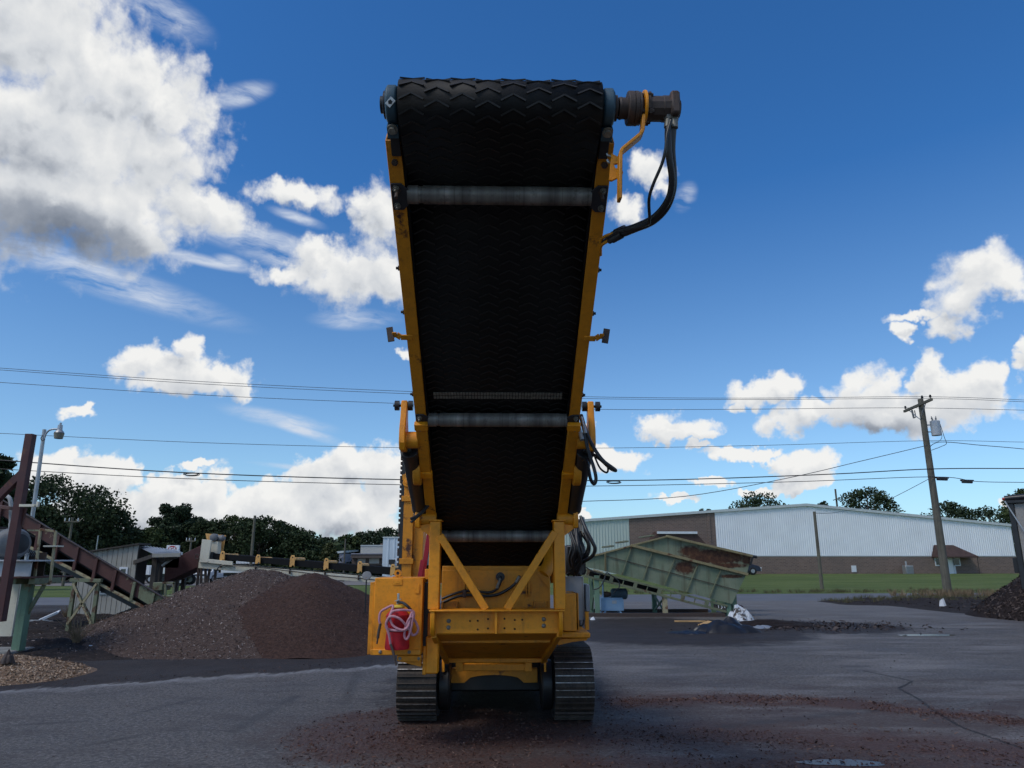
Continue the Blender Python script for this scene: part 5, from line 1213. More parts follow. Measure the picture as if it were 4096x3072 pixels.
# dark undergrowth that fills the foot of the woods: one mass
rg = np.random.default_rng(5); V = []; 
N_ = 26000; xs = rg.uniform(-78, 4, N_); ys = rg.uniform(112, 124, N_)
hh = 4.6 + 1.6 * np.sin(xs * 0.35) + 0.9 * np.sin(xs * 0.9 + 1); hh = np.where(xs > -26, hh * 0.62, hh) + np.where(xs < -48, 2.0, 0)
zs = -1.2 + hh * rg.random(N_) ** 0.7
a = rg.normal(size=(N_, 3)); a /= np.linalg.norm(a, axis=1)[:, None]; b = np.cross(a, rg.normal(size=(N_, 3))); b /= np.linalg.norm(b, axis=1)[:, None]
sz = (0.35 + 0.35 * rg.random(N_))[:, None]; pos = np.stack([xs, ys, zs], 1)
V = np.stack([pos - a * sz * .8, pos + b * sz * .6, pos + a * sz * .8, pos - b * sz * .6], 1).reshape(-1, 3)
mb = MB(); mb.v = V.tolist(); mb.f = [(4 * i, 4 * i + 1, 4 * i + 2, 4 * i + 3) for i in range(N_)]
o = mb.build('undergrowth', L1, None, smooth=False); tag(o, 'dark green undergrowth filling the foot of the woods', 'undergrowth', kind='stuff')

# ------------------------------------------------------------------ utility pole and wires
PB = gnd(3794, 2389); 
def lineY(x): return PB.y - 0.105 * (PB.x - x)
def LN(px, py, off=0.0):
    d = ray(px, py); k = (PB.y + off - 0.105 * PB.x) / (d.y - 0.105 * d.x); return Vector((d.x * k, d.y * k, EYE + d.z * k))
top = LN(3688, 1597)
pole = Thing('utility_pole', 'tall wooden utility pole with crossarm and grey transformer on the right', 'utility pole', PB)
mb = MB(); mb.cyl((PB.x, PB.y, -0.1), (PB.x, PB.y, top.z), 0.20, 0.135, n=20); pole.part(mb, 'pole_shaft', M['polewood'])
ca_, cb_ = LN(3625, 1646, -0.25), LN(3733, 1607, -0.25)
cm_ = (ca_ + cb_) / 2; dirc = (Vector((0.65, -0.75, 0.0))).normalized(); 
cz = LN(3684, 1622).z; c0 = Vector((PB.x, PB.y - 0.22, cz)); q0 = Vector((PB.x + 0.10, PB.y + 1.5, cz)); q1 = Vector((PB.x - 0.12, PB.y - 1.5, cz))
dd = (q1 - q0).normalized(); off_ = Vector((dd.y, -dd.x, 0)) * 0.18; q0 = q0 + off_; q1 = q1 + off_
mb = MB(); mb.beam(q0, q1, 0.11, 0.13, up=(0, 0, 1)); pole.part(mb, 'crossarm', M['polewood'], 0.008)
for f in (0.18, 0.78):
    mb = MB(); mb.beam(q0.lerp(q1, f) + Vector((0, 0, -0.06)), Vector((PB.x, PB.y, cz - 0.75)) + off_ * 0.8, 0.04, 0.02); pole.part(mb, 'crossarm_brace', M['galv'])
def insul(p):
    mb = MB(); mb.lathe(p, (0, 0, 1), [(0, 0.02), (0.05, 0.02), (0.06, 0.06), (0.1, 0.07), (0.12, 0.045), (0.16, 0.055), (0.2, 0.03)], 10); pole.part(mb, 'insulator', M['black'])
insul(q0.lerp(q1, 0.06) + Vector((0, 0, 0.065))); insul(q0.lerp(q1, 0.96) + Vector((0, 0, 0.065))); insul(Vector((PB.x + 0.1, PB.y, top.z)))
mb = MB(); p = q0.lerp(q1, 0.28); mb.cyl(p + Vector((0, 0, -0.1)), p + Vector((0.05, 0, -0.55)), 0.05, n=8); mb.cyl(p + Vector((0.14, 0, -0.12)), p + Vector((0.16, 0, -0.5)), 0.025, n=8); mb.beam(p + Vector((0.05, 0, -0.5)), p + Vector((0.16, 0, -0.5)), 0.03, 0.03); pole.part(mb, 'fuse_cutout', M['motor'])
ta, tb_ = LN(3729, 1690), LN(3737, 1744); tx = ta.x + 0.05
mb = MB(); mb.lathe((PB.x + 0.52, PB.y - 0.1, tb_.z), (0, 0, 1), [(0, 0.05), (0, 0.225), (0.02, 0.23), (ta.z - tb_.z, 0.235), (ta.z - tb_.z + 0.03, 0.24), (ta.z - tb_.z + 0.05, 0.22), (ta.z - tb_.z + 0.09, 0.05)], 20); tf = pole.part(mb, 'transformer', M['whitebeam'])
for dx in (-0.1, 0.06):
    mb = MB(); mb.lathe((PB.x + 0.52 + dx, PB.y - 0.1, ta.z + 0.05), (dx * 2, 0, 1), [(0, 0.035), (0.06, 0.05), (0.1, 0.03), (0.15, 0.045), (0.2, 0.02), (0.26, 0.015)], 8); pole.part(mb, 'bushing', M['motor'], parent=tf)
mb = MB(); mb.beam((PB.x + 0.1, PB.y, ta.z - 0.15), (PB.x + 0.32, PB.y - 0.06, ta.z - 0.15), 0.06, 0.06); mb.beam((PB.x + 0.1, PB.y, tb_.z + 0.2), (PB.x + 0.32, PB.y - 0.06, tb_.z + 0.2), 0.06, 0.06); pole.part(mb, 'transformer_bracket', M['galv'])
mb = MB(); mb.tube(spline([(PB.x + 0.78, PB.y - .1, ta.z - .1), (PB.x + 0.9, PB.y - .1, tb_.z - .1), (PB.x + 1.02, PB.y, tb_.z - 0.4), (PB.x + 0.75, PB.y, tb_.z - 0.55), (PB.x + 0.2, PB.y, tb_.z - 0.75)], 6), 0.015, 6); pole.part(mb, 'drop_lead', M['hose'])
mb = MB(); mb.tube(spline([(PB.x + 0.76, PB.y - .1, ta.z - .05), (PB.x + 0.78, PB.y - .1, tb_.z - .05), (PB.x + 0.6, PB.y, tb_.z - 0.3), (PB.x + 0.2, PB.y, tb_.z - 0.32)], 6), 0.012, 6); pole.part(mb, 'drop_lead', M['hose'])
WG = 'overhead wires along the road'
def wire(label, pts, r, off=0.0, mat='hose'):
    P3 = [LN(x * DS, y * DS, off) for x, y in pts]; mb = MB(); sp = spline(P3, 6); mb.tube(sp, r, 6)
    mb.v = [(v[0] - sp[0].x, v[1] - sp[0].y, v[2] - sp[0].z) for v in mb.v]
    o = mb.build('overhead_wire', M[mat], None, angle=80); o.location = sp[0]; tag(o, label, 'wire', WG); return o
M['wirecol'] = mat_simple('weathered_wire', (0.07, 0.075, 0.085), 0.6, var=0.1)
wire('topmost overhead wire, upper of the close pair', [(-130, 786), (0, 795), (430, 824), (893, 846), (1265, 857), (1620, 860), (1998, 857), (2212, 864), (2400, 872)], 0.012, -0.1, 'wirecol')
wire('second overhead wire, lower of the close top pair', [(-130, 790), (0, 799), (430, 829), (893, 851), (1265, 861), (1620, 863), (2010, 861), (2212, 868), (2400, 876)], 0.012, 0.4, 'wirecol')
wire('third overhead wire, running to the crossarm left end', [(-130, 816), (0, 826), (430, 853), (875, 872), (1275, 884), (1600, 884), (1955, 881), (2212, 886), (2400, 890)], 0.012, -0.9, 'wirecol')
wire('lone overhead wire meeting the pole just below the transformer', [(-130, 930), (0, 936), (430, 956), (870, 967), (1285, 968), (1650, 962), (2003, 952), (2212, 955), (2400, 957)], 0.012, -0.2, 'wirecol')
wire('thick black communication cable with coiled slack', [(-130, 985), (0, 994), (400, 1021), (862, 1036), (1270, 1038), (1500, 1035), (1800, 1024), (2012, 1013), (2212, 1012), (2400, 1012)], 0.026, -0.25)
wire('thin communication cable just below the thick one', [(-130, 1005), (0, 1013), (400, 1034), (862, 1047), (1270, 1050), (1700, 1041), (2014, 1030), (2110, 1040), (2212, 1042), (2400, 1044)], 0.017, -0.22)
wire('slanting service wire dropping left from the pole', [(1100, 1087), (1255, 1083), (1480, 1072), (1700, 1033), (1860, 996), (2003, 962)], 0.018, -0.24, 'wirecol')
wire('service cable leaving the pole to the right edge', [(2003, 972), (2030, 955), (2120, 962), (2212, 970), (2400, 990)], 0.018, 0.25, 'wirecol')
wire('short slanting wire down to the warehouse roof', [(1925, 1077), (1970, 1054), (2013, 1031)], 0.014, -0.23, 'wirecol')
for (lb, x, y) in (('coil of slack cable hanging left of the machine', 412, 1024), ('coil of slack cable hanging right of the machine', 1325, 1041)):
    c = LN(x * DS, y * DS, -0.25); mb = MB(); 
    pts_ = [c + Vector((0.33 * math.cos(t), 0.0, 0.06 * math.sin(t))) for t in np.linspace(0, 2 * math.pi, 20)]; mb.tube(pts_, 0.022, 6); mb.tube([p + Vector((0.05, 0.05, -0.02)) for p in pts_], 0.018, 6)
    mb.v = [(v[0] - c.x, v[1] - c.y, v[2] - c.z) for v in mb.v]; o = mb.build('cable_coil', M['hose'], None, angle=70); o.location = c; tag(o, lb, 'cable', 'slack coils on the cable')
for (lb, x, y) in (('black splice box on the cable beside the pole', 2035, 1034), ('black splice box farther right along the cable', 2089, 1040)):
    c = LN(x * DS, y * DS, -0.22); o = Thing('splice_box', lb, 'splice box', c, 'splice boxes on the cable'); mb = MB(); mb.beam(c + Vector((-0.26, 0, 0)), c + Vector((0.26, 0, -0.02)), 0.14, 0.16, up=(0, 0, 1)); o.part(mb, 'case', M['black_plastic'], 0.02)
    mb = MB(); mb.cyl(c + Vector((-0.33, 0, 0.06)), c + Vector((0.33, 0, 0.04)), 0.045, n=10); o.part(mb, 'clamp_bar', M['black_plastic'])
# shorter poles
def pole_simple(label, px, ytop, Y, r, arms=None, name='utility_pole', mat='polewood'):
    p = at(px, ytop, Y); zb = land(p.x, Y); T = Thing(name, label, 'pole', (p.x, Y, zb)); mb = MB(); mb.cyl((p.x, Y, zb - 0.1), (p.x, Y, p.z), r, r * 0.75, n=12); T.part(mb, 'pole_shaft', M[mat])
    if arms:
        mb = MB(); mb.beam((p.x - arms, Y - r, p.z - 0.4), (p.x + arms, Y - r, p.z - 0.4), 0.1, 0.12, up=(0, 0, 1)); T.part(mb, 'crossarm', M[mat])
        for f in (-0.9, -0.3, 0.9):
            mb = MB(); mb.cyl((p.x + arms * f, Y - r, p.z - 0.34), (p.x + arms * f, Y - r, p.z - 0.05), 0.05, n=6); T.part(mb, 'insulator', M['white_plastic'])
    return T, p
T, p = pole_simple('short weathered pole standing in front of the white wall', 3257, 2046, 46, 0.115)
mb = MB(); mb.tube(spline([p + Vector((0.1, 0, -0.1)), at(3330, 2052, 55), at(3400, 2040, 66), at(3470, 2030, 78)], 5), 0.02, 6); T.part(mb, 'service_wire', M['wirecol'])
pole_simple('bare wooden pole in front of the dark woods', 1020, 2062, 74, 0.17)
pole_simple('crossarm pole in front of the big domed tree', 291, 2070, 70, 0.14, 0.7)
pole_simple('small pole with transformer left of the chute', 766, 2150, 84, 0.13, 0.55)
pole_simple('thin pole left of the beige building', 1382, 2155, 95, 0.12)
pole_simple('thin steel post rising behind the shed roof', 393, 2142, 60, 0.05, mat='galv')
T, p = pole_simple('transmission pole beyond the warehouse roof', 3341, 1956, 140, 0.22)
mb = MB(); mb.beam(p + Vector((-0.8, -0.3, -2.2)), p + Vector((1.2, -0.3, -1.6)), 0.15, 0.15); T.part(mb, 'crossarm', M['polewood'])
# ------------------------------------------------------------------ piles of mulch
def pile(name, label, apex, rx, ry, ang, mat, chipmat, nchips, chip, seed, power=1.25, res=90, ridge=None, group='piles of mulch and chips'):
    ax, ay, az = apex; ca, sa = math.cos(ang), math.sin(ang)
    T = Thing(name, label, 'pile', (ax, ay, 0), group)
    def hgt(lx, ly):
        r = math.hypot(lx / rx, ly / ry)
        th = math.atan2(ly, lx); r *= 1 + 0.06 * math.sin(3 * th + seed) + 0.04 * math.sin(5 * th + 2 * seed)
        r0 = math.sqrt(r * r + 0.012) - 0.11
        z = az * max(0.0, 1 - max(r0, 0) ** power) if r < 1.3 else 0
        if r > 0.72: z = max(z, 0) 
        z += 0.06 * az * vnoise(lx, ly, 0.9, seed) * min(1, max(0, 1.1 - r)) + 0.014 * az * vnoise(lx, ly, 7, seed + 4) * (1 if r < 1.05 else 0)
        return z - 0.012 if r < 1.12 else -0.02
    mb = MB()
    for j in range(res + 1):
        for i in range(res + 1):
            lx = (2 * i / res - 1) * rx * 1.15; ly = (2 * j / res - 1) * ry * 1.15
            mb.v.append((ax + lx * ca - ly * sa, ay + lx * sa + ly * ca, hgt(lx, ly)))
    mb.f = [(j * (res + 1) + i, j * (res + 1) + i + 1, (j + 1) * (res + 1) + i + 1, (j + 1) * (res + 1) + i) for j in range(res) for i in range(res)]
    T.part(mb, 'heap', mat, angle=180)
    rg = np.random.default_rng(int(seed * 10) + 3); ch = MB(); k = 0
    while k < nchips:
        r = math.sqrt(rg.random()) * 1.07; t = rg.random() * 2 * math.pi; lx = rx * r * math.cos(t); ly = ry * r * math.sin(t)
        z = hgt(lx, ly); 
        if z < -0.013: z = 0.0
        if (ly * ca + lx * sa) > ry * 0.45 and rg.random() < 0.8: k += 0; continue
        p = Vector((ax + lx * ca - ly * sa, ay + lx * sa + ly * ca, z + 0.006))
        e = 0.05; nx_ = -(hgt(lx + e, ly) - hgt(lx - e, ly)) / (2 * e); ny_ = -(hgt(lx, ly + e) - hgt(lx, ly - e)) / (2 * e)
        nn = (Vector((nx_ * ca - ny_ * sa, nx_ * sa + ny_ * ca, 1)) + Vector(rg.normal(size=3) * 0.55)).normalized()
        u = nn.cross(Vector(rg.normal(size=3))).normalized(); v = nn.cross(u)
        L = chip * (0.5 + rg.random()); w = L * (0.18 + 0.25 * rg.random())
        ch.add([p - u * L - v * w, p + u * L - v * w * 0.6, p + u * L * 0.8 + v * w, p - u * L * 0.7 + v * w * 0.8], [(0, 1, 2, 3)])
        k += 1
    o = T.part(ch, 'loose_chips', chipmat, smooth=False); o['kind'] = 'stuff'
    return T
pile('mulch_pile', 'large pile of grey brown wood chips behind the darker heap', (-6.25, 18.6, 1.50), 3.9, 4.6, 0.12, M['mulch_light'], M['chip_light'], 22000, 0.020, 1.3, 1.12)
pile('mulch_pile', 'dark brown fine mulch heap beside the machine', (-4.62, 17.0, 1.44), 2.75, 2.75, 0.0, M['mulch'], M['chip_dark'], 9000, 0.014, 2.1, 1.12)
pile('chip_pile', 'small tan heap of fresh wood chips at the left edge', (-8.15, 11.9, 0.30), 1.3, 1.1, 0.0, M['chips_tan'], M['chip_tan'], 7000, 0.022, 3.7, 1.5, 60)
pile('bark_pile', 'tall dark bark pile in front of the trailer at the right edge', (18.9, 23.3, 2.45), 3.7, 3.4, 0.0, M['mulch_dark'], M['chip_bark'], 9000, 0.055, 4.4, 1.15)

# ------------------------------------------------------------------ green feed hopper on the right
HY0, HY1 = 24.0, 26.0
def HP(px, py, Y=HY0): return at(px, py, Y)
hop = Thing('feed_hopper', 'sage green rusty feed hopper trough standing tilted on steel legs', 'hopper', (4.6, 25.0, 0))
def dy(p, d): return Vector((p.x, p.y + d, p.z))
def mat_hopper_rust():
    m, h, b = new_mat('sage_green_with_rust')
    pos = h.n('ShaderNodeNewGeometry').outputs['Position']; n1 = h.noise(pos, 1.6, 6, 0.62); n2 = h.noise(pos, 9, 4, 0.65)
    st = h.noise(h.vm('MULTIPLY', pos, (6, 6, 0.7)), 1.0, 4, 0.6)
    c = h.mix(h.mr(n1, 0.35, 0.65), (0.125, 0.165, 0.105), (0.195, 0.22, 0.150))
    c = h.mix(h.m('MULTIPLY', h.mr(st, 0.50, 0.72), 0.7), c, (0.085, 0.072, 0.042))
    rust = None
    for (px, py, rx, rz) in ((2860, 2228, 1.35, 0.28), (2760, 2205, 0.45, 0.2), (2738, 2270, 0.42, 0.26), (2920, 2262, 0.6, 0.10), (2925, 2305, 0.45, 0.07), (2990, 2240, 0.25, 0.14)):
        cpt = at(px, py, HY0); q = h.vm('LENGTH', h.vm('MULTIPLY_ADD', pos, (1 / rx, 0, 1 / rz), (-cpt.x / rx, 0, -cpt.z / rz)))
        q = h.m('ADD', q, h.m('MULTIPLY', h.m('SUBTRACT', n2, 0.5), 0.9)); q = h.m('ADD', q, h.m('MULTIPLY', h.m('SUBTRACT', n1, 0.5), 0.9))
        v = h.mr(q, 1.1, 0.7); rust = v if rust is None else h.m('MAXIMUM', rust, v)
    sp = h.mr(n2, 0.68, 0.74)
    rc = h.mix(h.mr(n2, 0.35, 0.65), (0.040, 0.015, 0.009), (0.105, 0.046, 0.021))
    c = h.mix(h.m('MAXIMUM', rust, h.m('MULTIPLY', sp, 0.7)), c, rc)
    P(b, 'Base Color', c, h); P(b, 'Roughness', 0.65); P(b, 'Specular IOR Level', 0.3); bump(h, b, n2, 0.2, 0.01)
    return m
M['hopperrust'] = mat_hopper_rust()
def panel(name, pts, Y, th, mat, parent=None, bevel=0.004):
    P3 = [at(x, y, Y) for x, y in pts]; mb = MB(); mb.prism(P3, (0, th, 0)); return hop.part(mb, name, mat, bevel)
# lower tier on both sides (leaning panels are one plate each, joined by ribs), bottom line runs with the frame
low = [(2342, 2232), (2420, 2212), (2530, 2184), (2990, 2298), (2900, 2420), (2700, 2350), (2480, 2290), (2342, 2272)]
segs = [((2342, 2232), (2420, 2212), (2420, 2284), (2342, 2268)), ((2421, 2211), (2526, 2183), (2486, 2300), (2421, 2285)),
        ((2527, 2183), (2609, 2204), (2570, 2320), (2487, 2300)), ((2610, 2204), (2700, 2227), (2655, 2343), (2571, 2320)),
        ((2701, 2227), (2792, 2250), (2745, 2368), (2656, 2343)), ((2793, 2250), (2884, 2273), (2835, 2393), (2746, 2368)),
        ((2885, 2273), (2985, 2298), (2928, 2416), (2836, 2393))]
for Y, th in ((HY0, 0.025), (HY1, 0.025)):
    for s_ in segs: panel('side_panel', s_, Y, th, M['hopperrust'], bevel=0.0)
for Yq in (HY0 - 0.05, ):
    for s_ in segs[1:]:
        mb = MB(); a, b2 = at(s_[0][0], s_[0][1] + 2, Yq), at(s_[3][0], s_[3][1], Yq); mb.beam(a, b2, 0.022, 0.05, up=(0, 1, 0)); hop.part(mb, 'panel_rib', M['hopper_frame'], 0.003)
    mb = MB(); a, b2 = at(2421, 2212, Yq - 0.01), at(2422, 2286, Yq - 0.01); mb.beam(a, b2, 0.05, 0.03, up=(0, 1, 0)); hop.part(mb, 'corner_rib', M['tan_flange'], 0.003)
    mb = MB(); a, b2 = at(2425, 2224, Yq + 0.02), at(2955, 2362, Yq + 0.02); mb.beam(a, b2, 0.02, 0.018, up=(0, 1, 0)); hop.part(mb, 'weld_seam', M['rustiron'])
# upper tier
up1 = [(2533, 2182), (2670, 2146), (2686, 2148), (3005, 2224), (2988, 2294)]
for Y in (HY0 + 0.03, HY1 - 0.03): panel('upper_panel', up1, Y, 0.02, M['hopperrust'], bevel=0.0)
for (p0, p1, mt, w) in (((2524, 2181), (2992, 2298), 'tan_flange', 0.085), ((2664, 2144), (3010, 2224), 'tan_flange', 0.075)):
    for Y in (HY0 - 0.06, HY1 + 0.06):
        mb = MB(); a, b2 = at(*p0, Y), at(*p1, Y); mb.beam(a, b2, 0.10, w, up=(0, 0, 1)); hop.part(mb, 'top_flange', M[mt], 0.006)
# stepped cross members at the high end
for (p0, lab) in (((2345, 2212), 0), ((2450, 2184), 0), ((2508, 2165), 0), ((2610, 2142), 0)):
    a = at(p0[0], p0[1], HY0 - 0.02); mb = MB(); mb.beam(a, Vector((a.x - 0.05, HY1, a.z)), 0.12, 0.05, up=(0, 0, 1)); hop.part(mb, 'end_step', M['hopper_frame'], 0.004)
for (p0, p1) in (((2345, 2230), (2424, 2211)), ((2424, 2210), (2528, 2182)), ((2528, 2181), (2670, 2145))):
    mb = MB(); a, b2 = at(*p0, HY0 - 0.03), at(*p1, HY0 - 0.03); mb.beam(a, b2, 0.07, 0.05, up=(0, 0, 1)); hop.part(mb, 'edge_rail', M['tan_flange'], 0.003)
mb = MB(); a, b2, c2, d2 = [at(x, y, HY0 + 0.05) for x, y in ((2345, 2232), (2665, 2148), (2668, 2160), (2350, 2245))]; e_ = Vector((0, HY1 - HY0 - 0.1, 0)); mb.add([a, b2, c2, d2, a + e_, b2 + e_, c2 + e_, d2 + e_], [(0,1,2,3),(7,6,5,4),(0,4,5,1),(1,5,6,2),(2,6,7,3),(3,7,4,0)]); hop.part(mb, 'end_plate', M['maroon'], 0.0)
mb = MB(); a = at(3012, 2226, HY0 - 0.05); mb.beam(a, at(3000, 2262, HY0 - 0.05), 0.08, 0.05); mb.cyl(a, a + Vector((0.12, 0, -0.02)), 0.05, n=8); hop.part(mb, 'tail_hook', M['black'], 0.003)
# base frame: two rails and web plates, running under the trough
fr_top = ((2340, 2276), (2910, 2424)); fr_bot = ((2332, 2302), (2905, 2447))
for Y in (HY0 + 0.06, HY1 - 0.06):
    for (p0, p1), w in ((fr_top, 0.06), (fr_bot, 0.075)):
        mb = MB(); mb.beam(at(*p0, Y), at(*p1, Y), 0.09, w, up=(0, 0, 1)); hop.part(mb, 'frame_rail', M['hopper_frame'], 0.004)
    for k in range(12):
        f = (k + 0.3) / 12; a = at(fr_top[0][0] + (fr_top[1][0] - fr_top[0][0]) * f, fr_top[0][1] + (fr_top[1][1] - fr_top[0][1]) * f, Y); b2 = at(fr_bot[0][0] + (fr_bot[1][0] - fr_bot[0][0]) * f, fr_bot[0][1] + (fr_bot[1][1] - fr_bot[0][1]) * f, Y)
        mb = MB(); mb.beam(a, b2, 0.03 if k % 2 else 0.11, 0.03 if k % 2 else 0.10, up=(0, 1, 0)); hop.part(mb, 'frame_upright', M['hopper_frame'], 0.003)
mb = MB(); a, b2, c2, d2 = [at(x, y, HY0 + 0.6) for x, y in ((2340, 2280), (2640, 2358), (2636, 2378), (2334, 2302))]; mb.prism([a, b2, c2, d2], (0, 0.8, 0)); hop.part(mb, 'belt_bed', M['rubber'])
mb = MB(); a, b2, c2, d2 = [at(x, y, HY0 + 0.04) for x, y in ((2855, 2416), (2905, 2428), (2904, 2444), (2856, 2432))]; mb.prism([a, b2, c2, d2], (0, 0.03, 0)); hop.part(mb, 'number_plate', M['darkwood'])
for (x0, y0, x1, y1) in ((2873, 2420, 2875, 2432), (2885, 2423, 2890, 2428), (2890, 2429, 2884, 2435), (2896, 2427, 2901, 2431)):
    mb = MB(); mb.beam(at(x0, y0, HY0 + 0.035), at(x1, y1, HY0 + 0.035), 0.022, 0.006, up=(0, 1, 0)); hop.part(mb, 'stencil_stroke', M['white'])
for k, (x, ytop, mt) in enumerate(((2386, 2308, 'greenleg'), (2658, 2385, 'peel'), (2912, 2410, 'greenleg'))):
    for Y, mt2 in ((HY0 + 0.12, mt), (HY1 - 0.1, 'greenleg')):
        p = at(x, ytop, HY0 + 0.12); mb = MB(); mb.box(p.x - 0.075, p.x + 0.075, Y - 0.07, Y + 0.07, 0.0, p.z + (0.05 if k < 2 else 0.3)); hop.part(mb, 'leg', M[mt2 if Y < 25 else 'greenleg'], 0.004)
    if k < 2:
        p = at(x, ytop, HY0 + 0.12)
        for (za, zb2) in ((0.1, p.z - 0.05), (p.z - 0.05, 0.1)):
            mb = MB(); mb.beam((p.x, HY0 + 0.2, za), (p.x, HY1 - 0.18, zb2), 0.05, 0.05); hop.part(mb, 'leg_brace', M['greenleg'], 0.003)
mb = MB(); a, b2 = at(2330, 2461, HY0 - 0.1), at(2900, 2466, HY0 - 0.1); mb.box(a.x, b2.x, HY0 - 0.12, HY0 + 0.0, 0.0, 0.11); hop.part(mb, 'ground_skid', M['rustiron'], 0.004)
mb = MB(); mb.box(a.x, b2.x, HY1 - 0.1, HY1, 0.0, 0.11); hop.part(mb, 'ground_skid', M['rustiron'], 0.004)
mb = MB(); p = at(2918, 2385, HY0 + 0.2); mb.box(p.x + 0.05, p.x + 0.2, HY0 + 0.1, HY1, 0.1, 1.0); hop.part(mb, 'tail_post', M['greenleg'], 0.004)
mb = MB(); p = at(2955, 2440, HY0 + 0.4); mb.cyl((p.x, HY0 + 0.3, p.z), (p.x, HY1 - 0.3, p.z), 0.17, n=20); hop.part(mb, 'tail_drum', M['maroon'], 0.005)
for (pl, r) in (([(2425, 2290, 23.9), (2412, 2330, 23.85), (2395, 2352, 23.85), (2375, 2358, 23.9)], 0.02), ([(2428, 2290, 23.9), (2470, 2320, 23.85), (2478, 2345, 23.85), (2465, 2360, 23.9), (2450, 2380, 24.3)], 0.018), ([(2342, 2268, 23.9), (2380, 2290, 23.85), (2412, 2298, 23.9)], 0.02)):
    mb = MB(); mb.tube(spline([at(*q) for q in pl], 6), r, 8); hop.part(mb, 'hydraulic_hose', M['hose'])
mb = MB(); mb.cyl(at(2372, 2280, 23.88), at(2412, 2290, 23.88), 0.03, n=8); hop.part(mb, 'hose_manifold', M['peel'])
# blue hydraulic power pack beside it
up = Thing('power_pack', 'light blue hydraulic power pack with dark motor on top under the hopper', 'power pack', (at(2450, 2450, 24.4).x, 24.4, 0))
a, b2 = at(2405, 2398, 24.3), at(2496, 2444, 24.3); mb = MB(); mb.box(a.x, b2.x, 24.3, 25.1, b2.z, a.z); tk = up.part(mb, 'oil_tank', M['blueunit'], 0.01)
mb = MB(); mb.box(a.x + 0.35, a.x + 0.5, 24.29, 24.299, a.z - 0.13, a.z - 0.03); up.part(mb, 'data_plate', M['galv'], parent=tk)
for x in (a.x + 0.02, b2.x - 0.02):
    for Y in (24.34, 25.05): mb = MB(); mb.beam((x, Y, 0), (x + (0.12 if x < (a.x + b2.x) / 2 else -0.12), Y, b2.z), 0.05, 0.05); up.part(mb, 'foot', M['blueunit'], 0.003)
c = at(2470, 2375, 24.7); mb = MB(); mb.lathe((c.x - 0.22, 24.7, c.z), (1, 0, 0), [(0, 0.08), (0, 0.13), (0.05, 0.17), (0.42, 0.17), (0.44, 0.18), (0.5, 0.18), (0.54, 0.12), (0.54, 0.03)], 18); pm_ = up.part(mb, 'motor', M['blueunit_dark'], 0.004)
for i in range(7): 
    mb = MB(); mb.lathe((c.x - 0.15 + i * 0.045, 24.7, c.z), (1, 0, 0), [(0, 0.17), (0, 0.185), (0.012, 0.185), (0.012, 0.17)], 16); up.part(mb, 'cooling_fin', M['blueunit_dark'], parent=pm_)
mb = MB(); mb.lathe((c.x - 0.52, 24.7, c.z - 0.02), (1, 0, 0), [(0, 0.05), (0.02, 0.09), (0.2, 0.09), (0.3, 0.06)], 14); up.part(mb, 'pump', M['rustiron'])
mb = MB(); mb.box(a.x + 0.02, b2.x - 0.02, 24.35, 25.0, a.z, a.z + 0.05); up.part(mb, 'tank_lid', M['blueunit'], 0.006)
mb = MB(); mb.cyl((a.x + 0.1, 24.6, a.z), (a.x + 0.1, 24.6, a.z + 0.55), 0.03, n=8); up.part(mb, 'breather_pipe', M['blueunit'])
# rubbish at the hopper's low end
def crumple(name, label, cat, c, rx, ry, rz, mat, seed, n=22):
    from mathutils import noise
    mb = MB()
    for j in range(n + 1):
        for i in range(n + 1):
            u, v = 2 * i / n - 1, 2 * j / n - 1; r = math.hypot(u, v)
            q = Vector((u * 1.5 + seed, v * 1.5, seed * 1.7)); rd = abs(noise.noise(q)) * 1.2 + 0.25 * abs(noise.noise(q * 3.1)) 
            z = rz * max(0, 1 - r ** 2.2) * (0.45 + 0.55 * min(rd, 0.9)) if r < 1 else 0.0
            k = 1 + 0.35 * noise.noise(Vector((math.atan2(v, u) * 2 + seed, 0.3, seed))) if r > 0.05 else 1
            mb.v.append((c.x + u * rx * k, c.y + v * ry * k, c.z + z - (0.03 if r >= 0.98 else 0)))
    mb.f = [(j * (n + 1) + i, j * (n + 1) + i + 1, (j + 1) * (n + 1) + i + 1, (j + 1) * (n + 1) + i) for j in range(n) for i in range(n) if math.hypot(2 * (i + .5) / n - 1, 2 * (j + .5) / n - 1) < 1.02]
    o = mb.build(name, mat, None, smooth=True, angle=28); tag(o, label, cat); return o
def mat_sack():
    m, h, b = new_mat('soiled_white_plastic'); co = h.n('ShaderNodeTexCoord').outputs['Object']; n = h.noise(co, 5, 4, 0.6)
    P(b, 'Base Color', h.mix(h.mr(n, 0.5, 0.58), (0.62, 0.64, 0.66), (0.06, 0.045, 0.035)), h); P(b, 'Roughness', 0.5); bump(h, b, h.noise(co, 9, 4, 0.7), 1.0, 0.06); return m
M['sack'] = mat_sack()
crumple('plastic_sack', 'crumpled white plastic sack at the low end of the hopper', 'sack', gnd(2960, 2490), 0.45, 0.35, 0.62, M['sack'], 1.1)
crumple('plastic_sheet', 'heap of black plastic sheeting in front of the hopper', 'sheeting', gnd(2900, 2527), 0.72, 0.45, 0.42, M['black_plastic'], 2.6)
crumple('plastic_sheet', 'flat scrap of black plastic left of the sheeting heap', 'sheeting', gnd(2748, 2532), 0.48, 0.35, 0.10, M['black_plastic'], 4.2)
crumple('plastic_sheet', 'grey flattened scrap right of the sheeting heap', 'sheeting', gnd(3048, 2512), 0.28, 0.2, 0.10, M['galv'], 6.2)
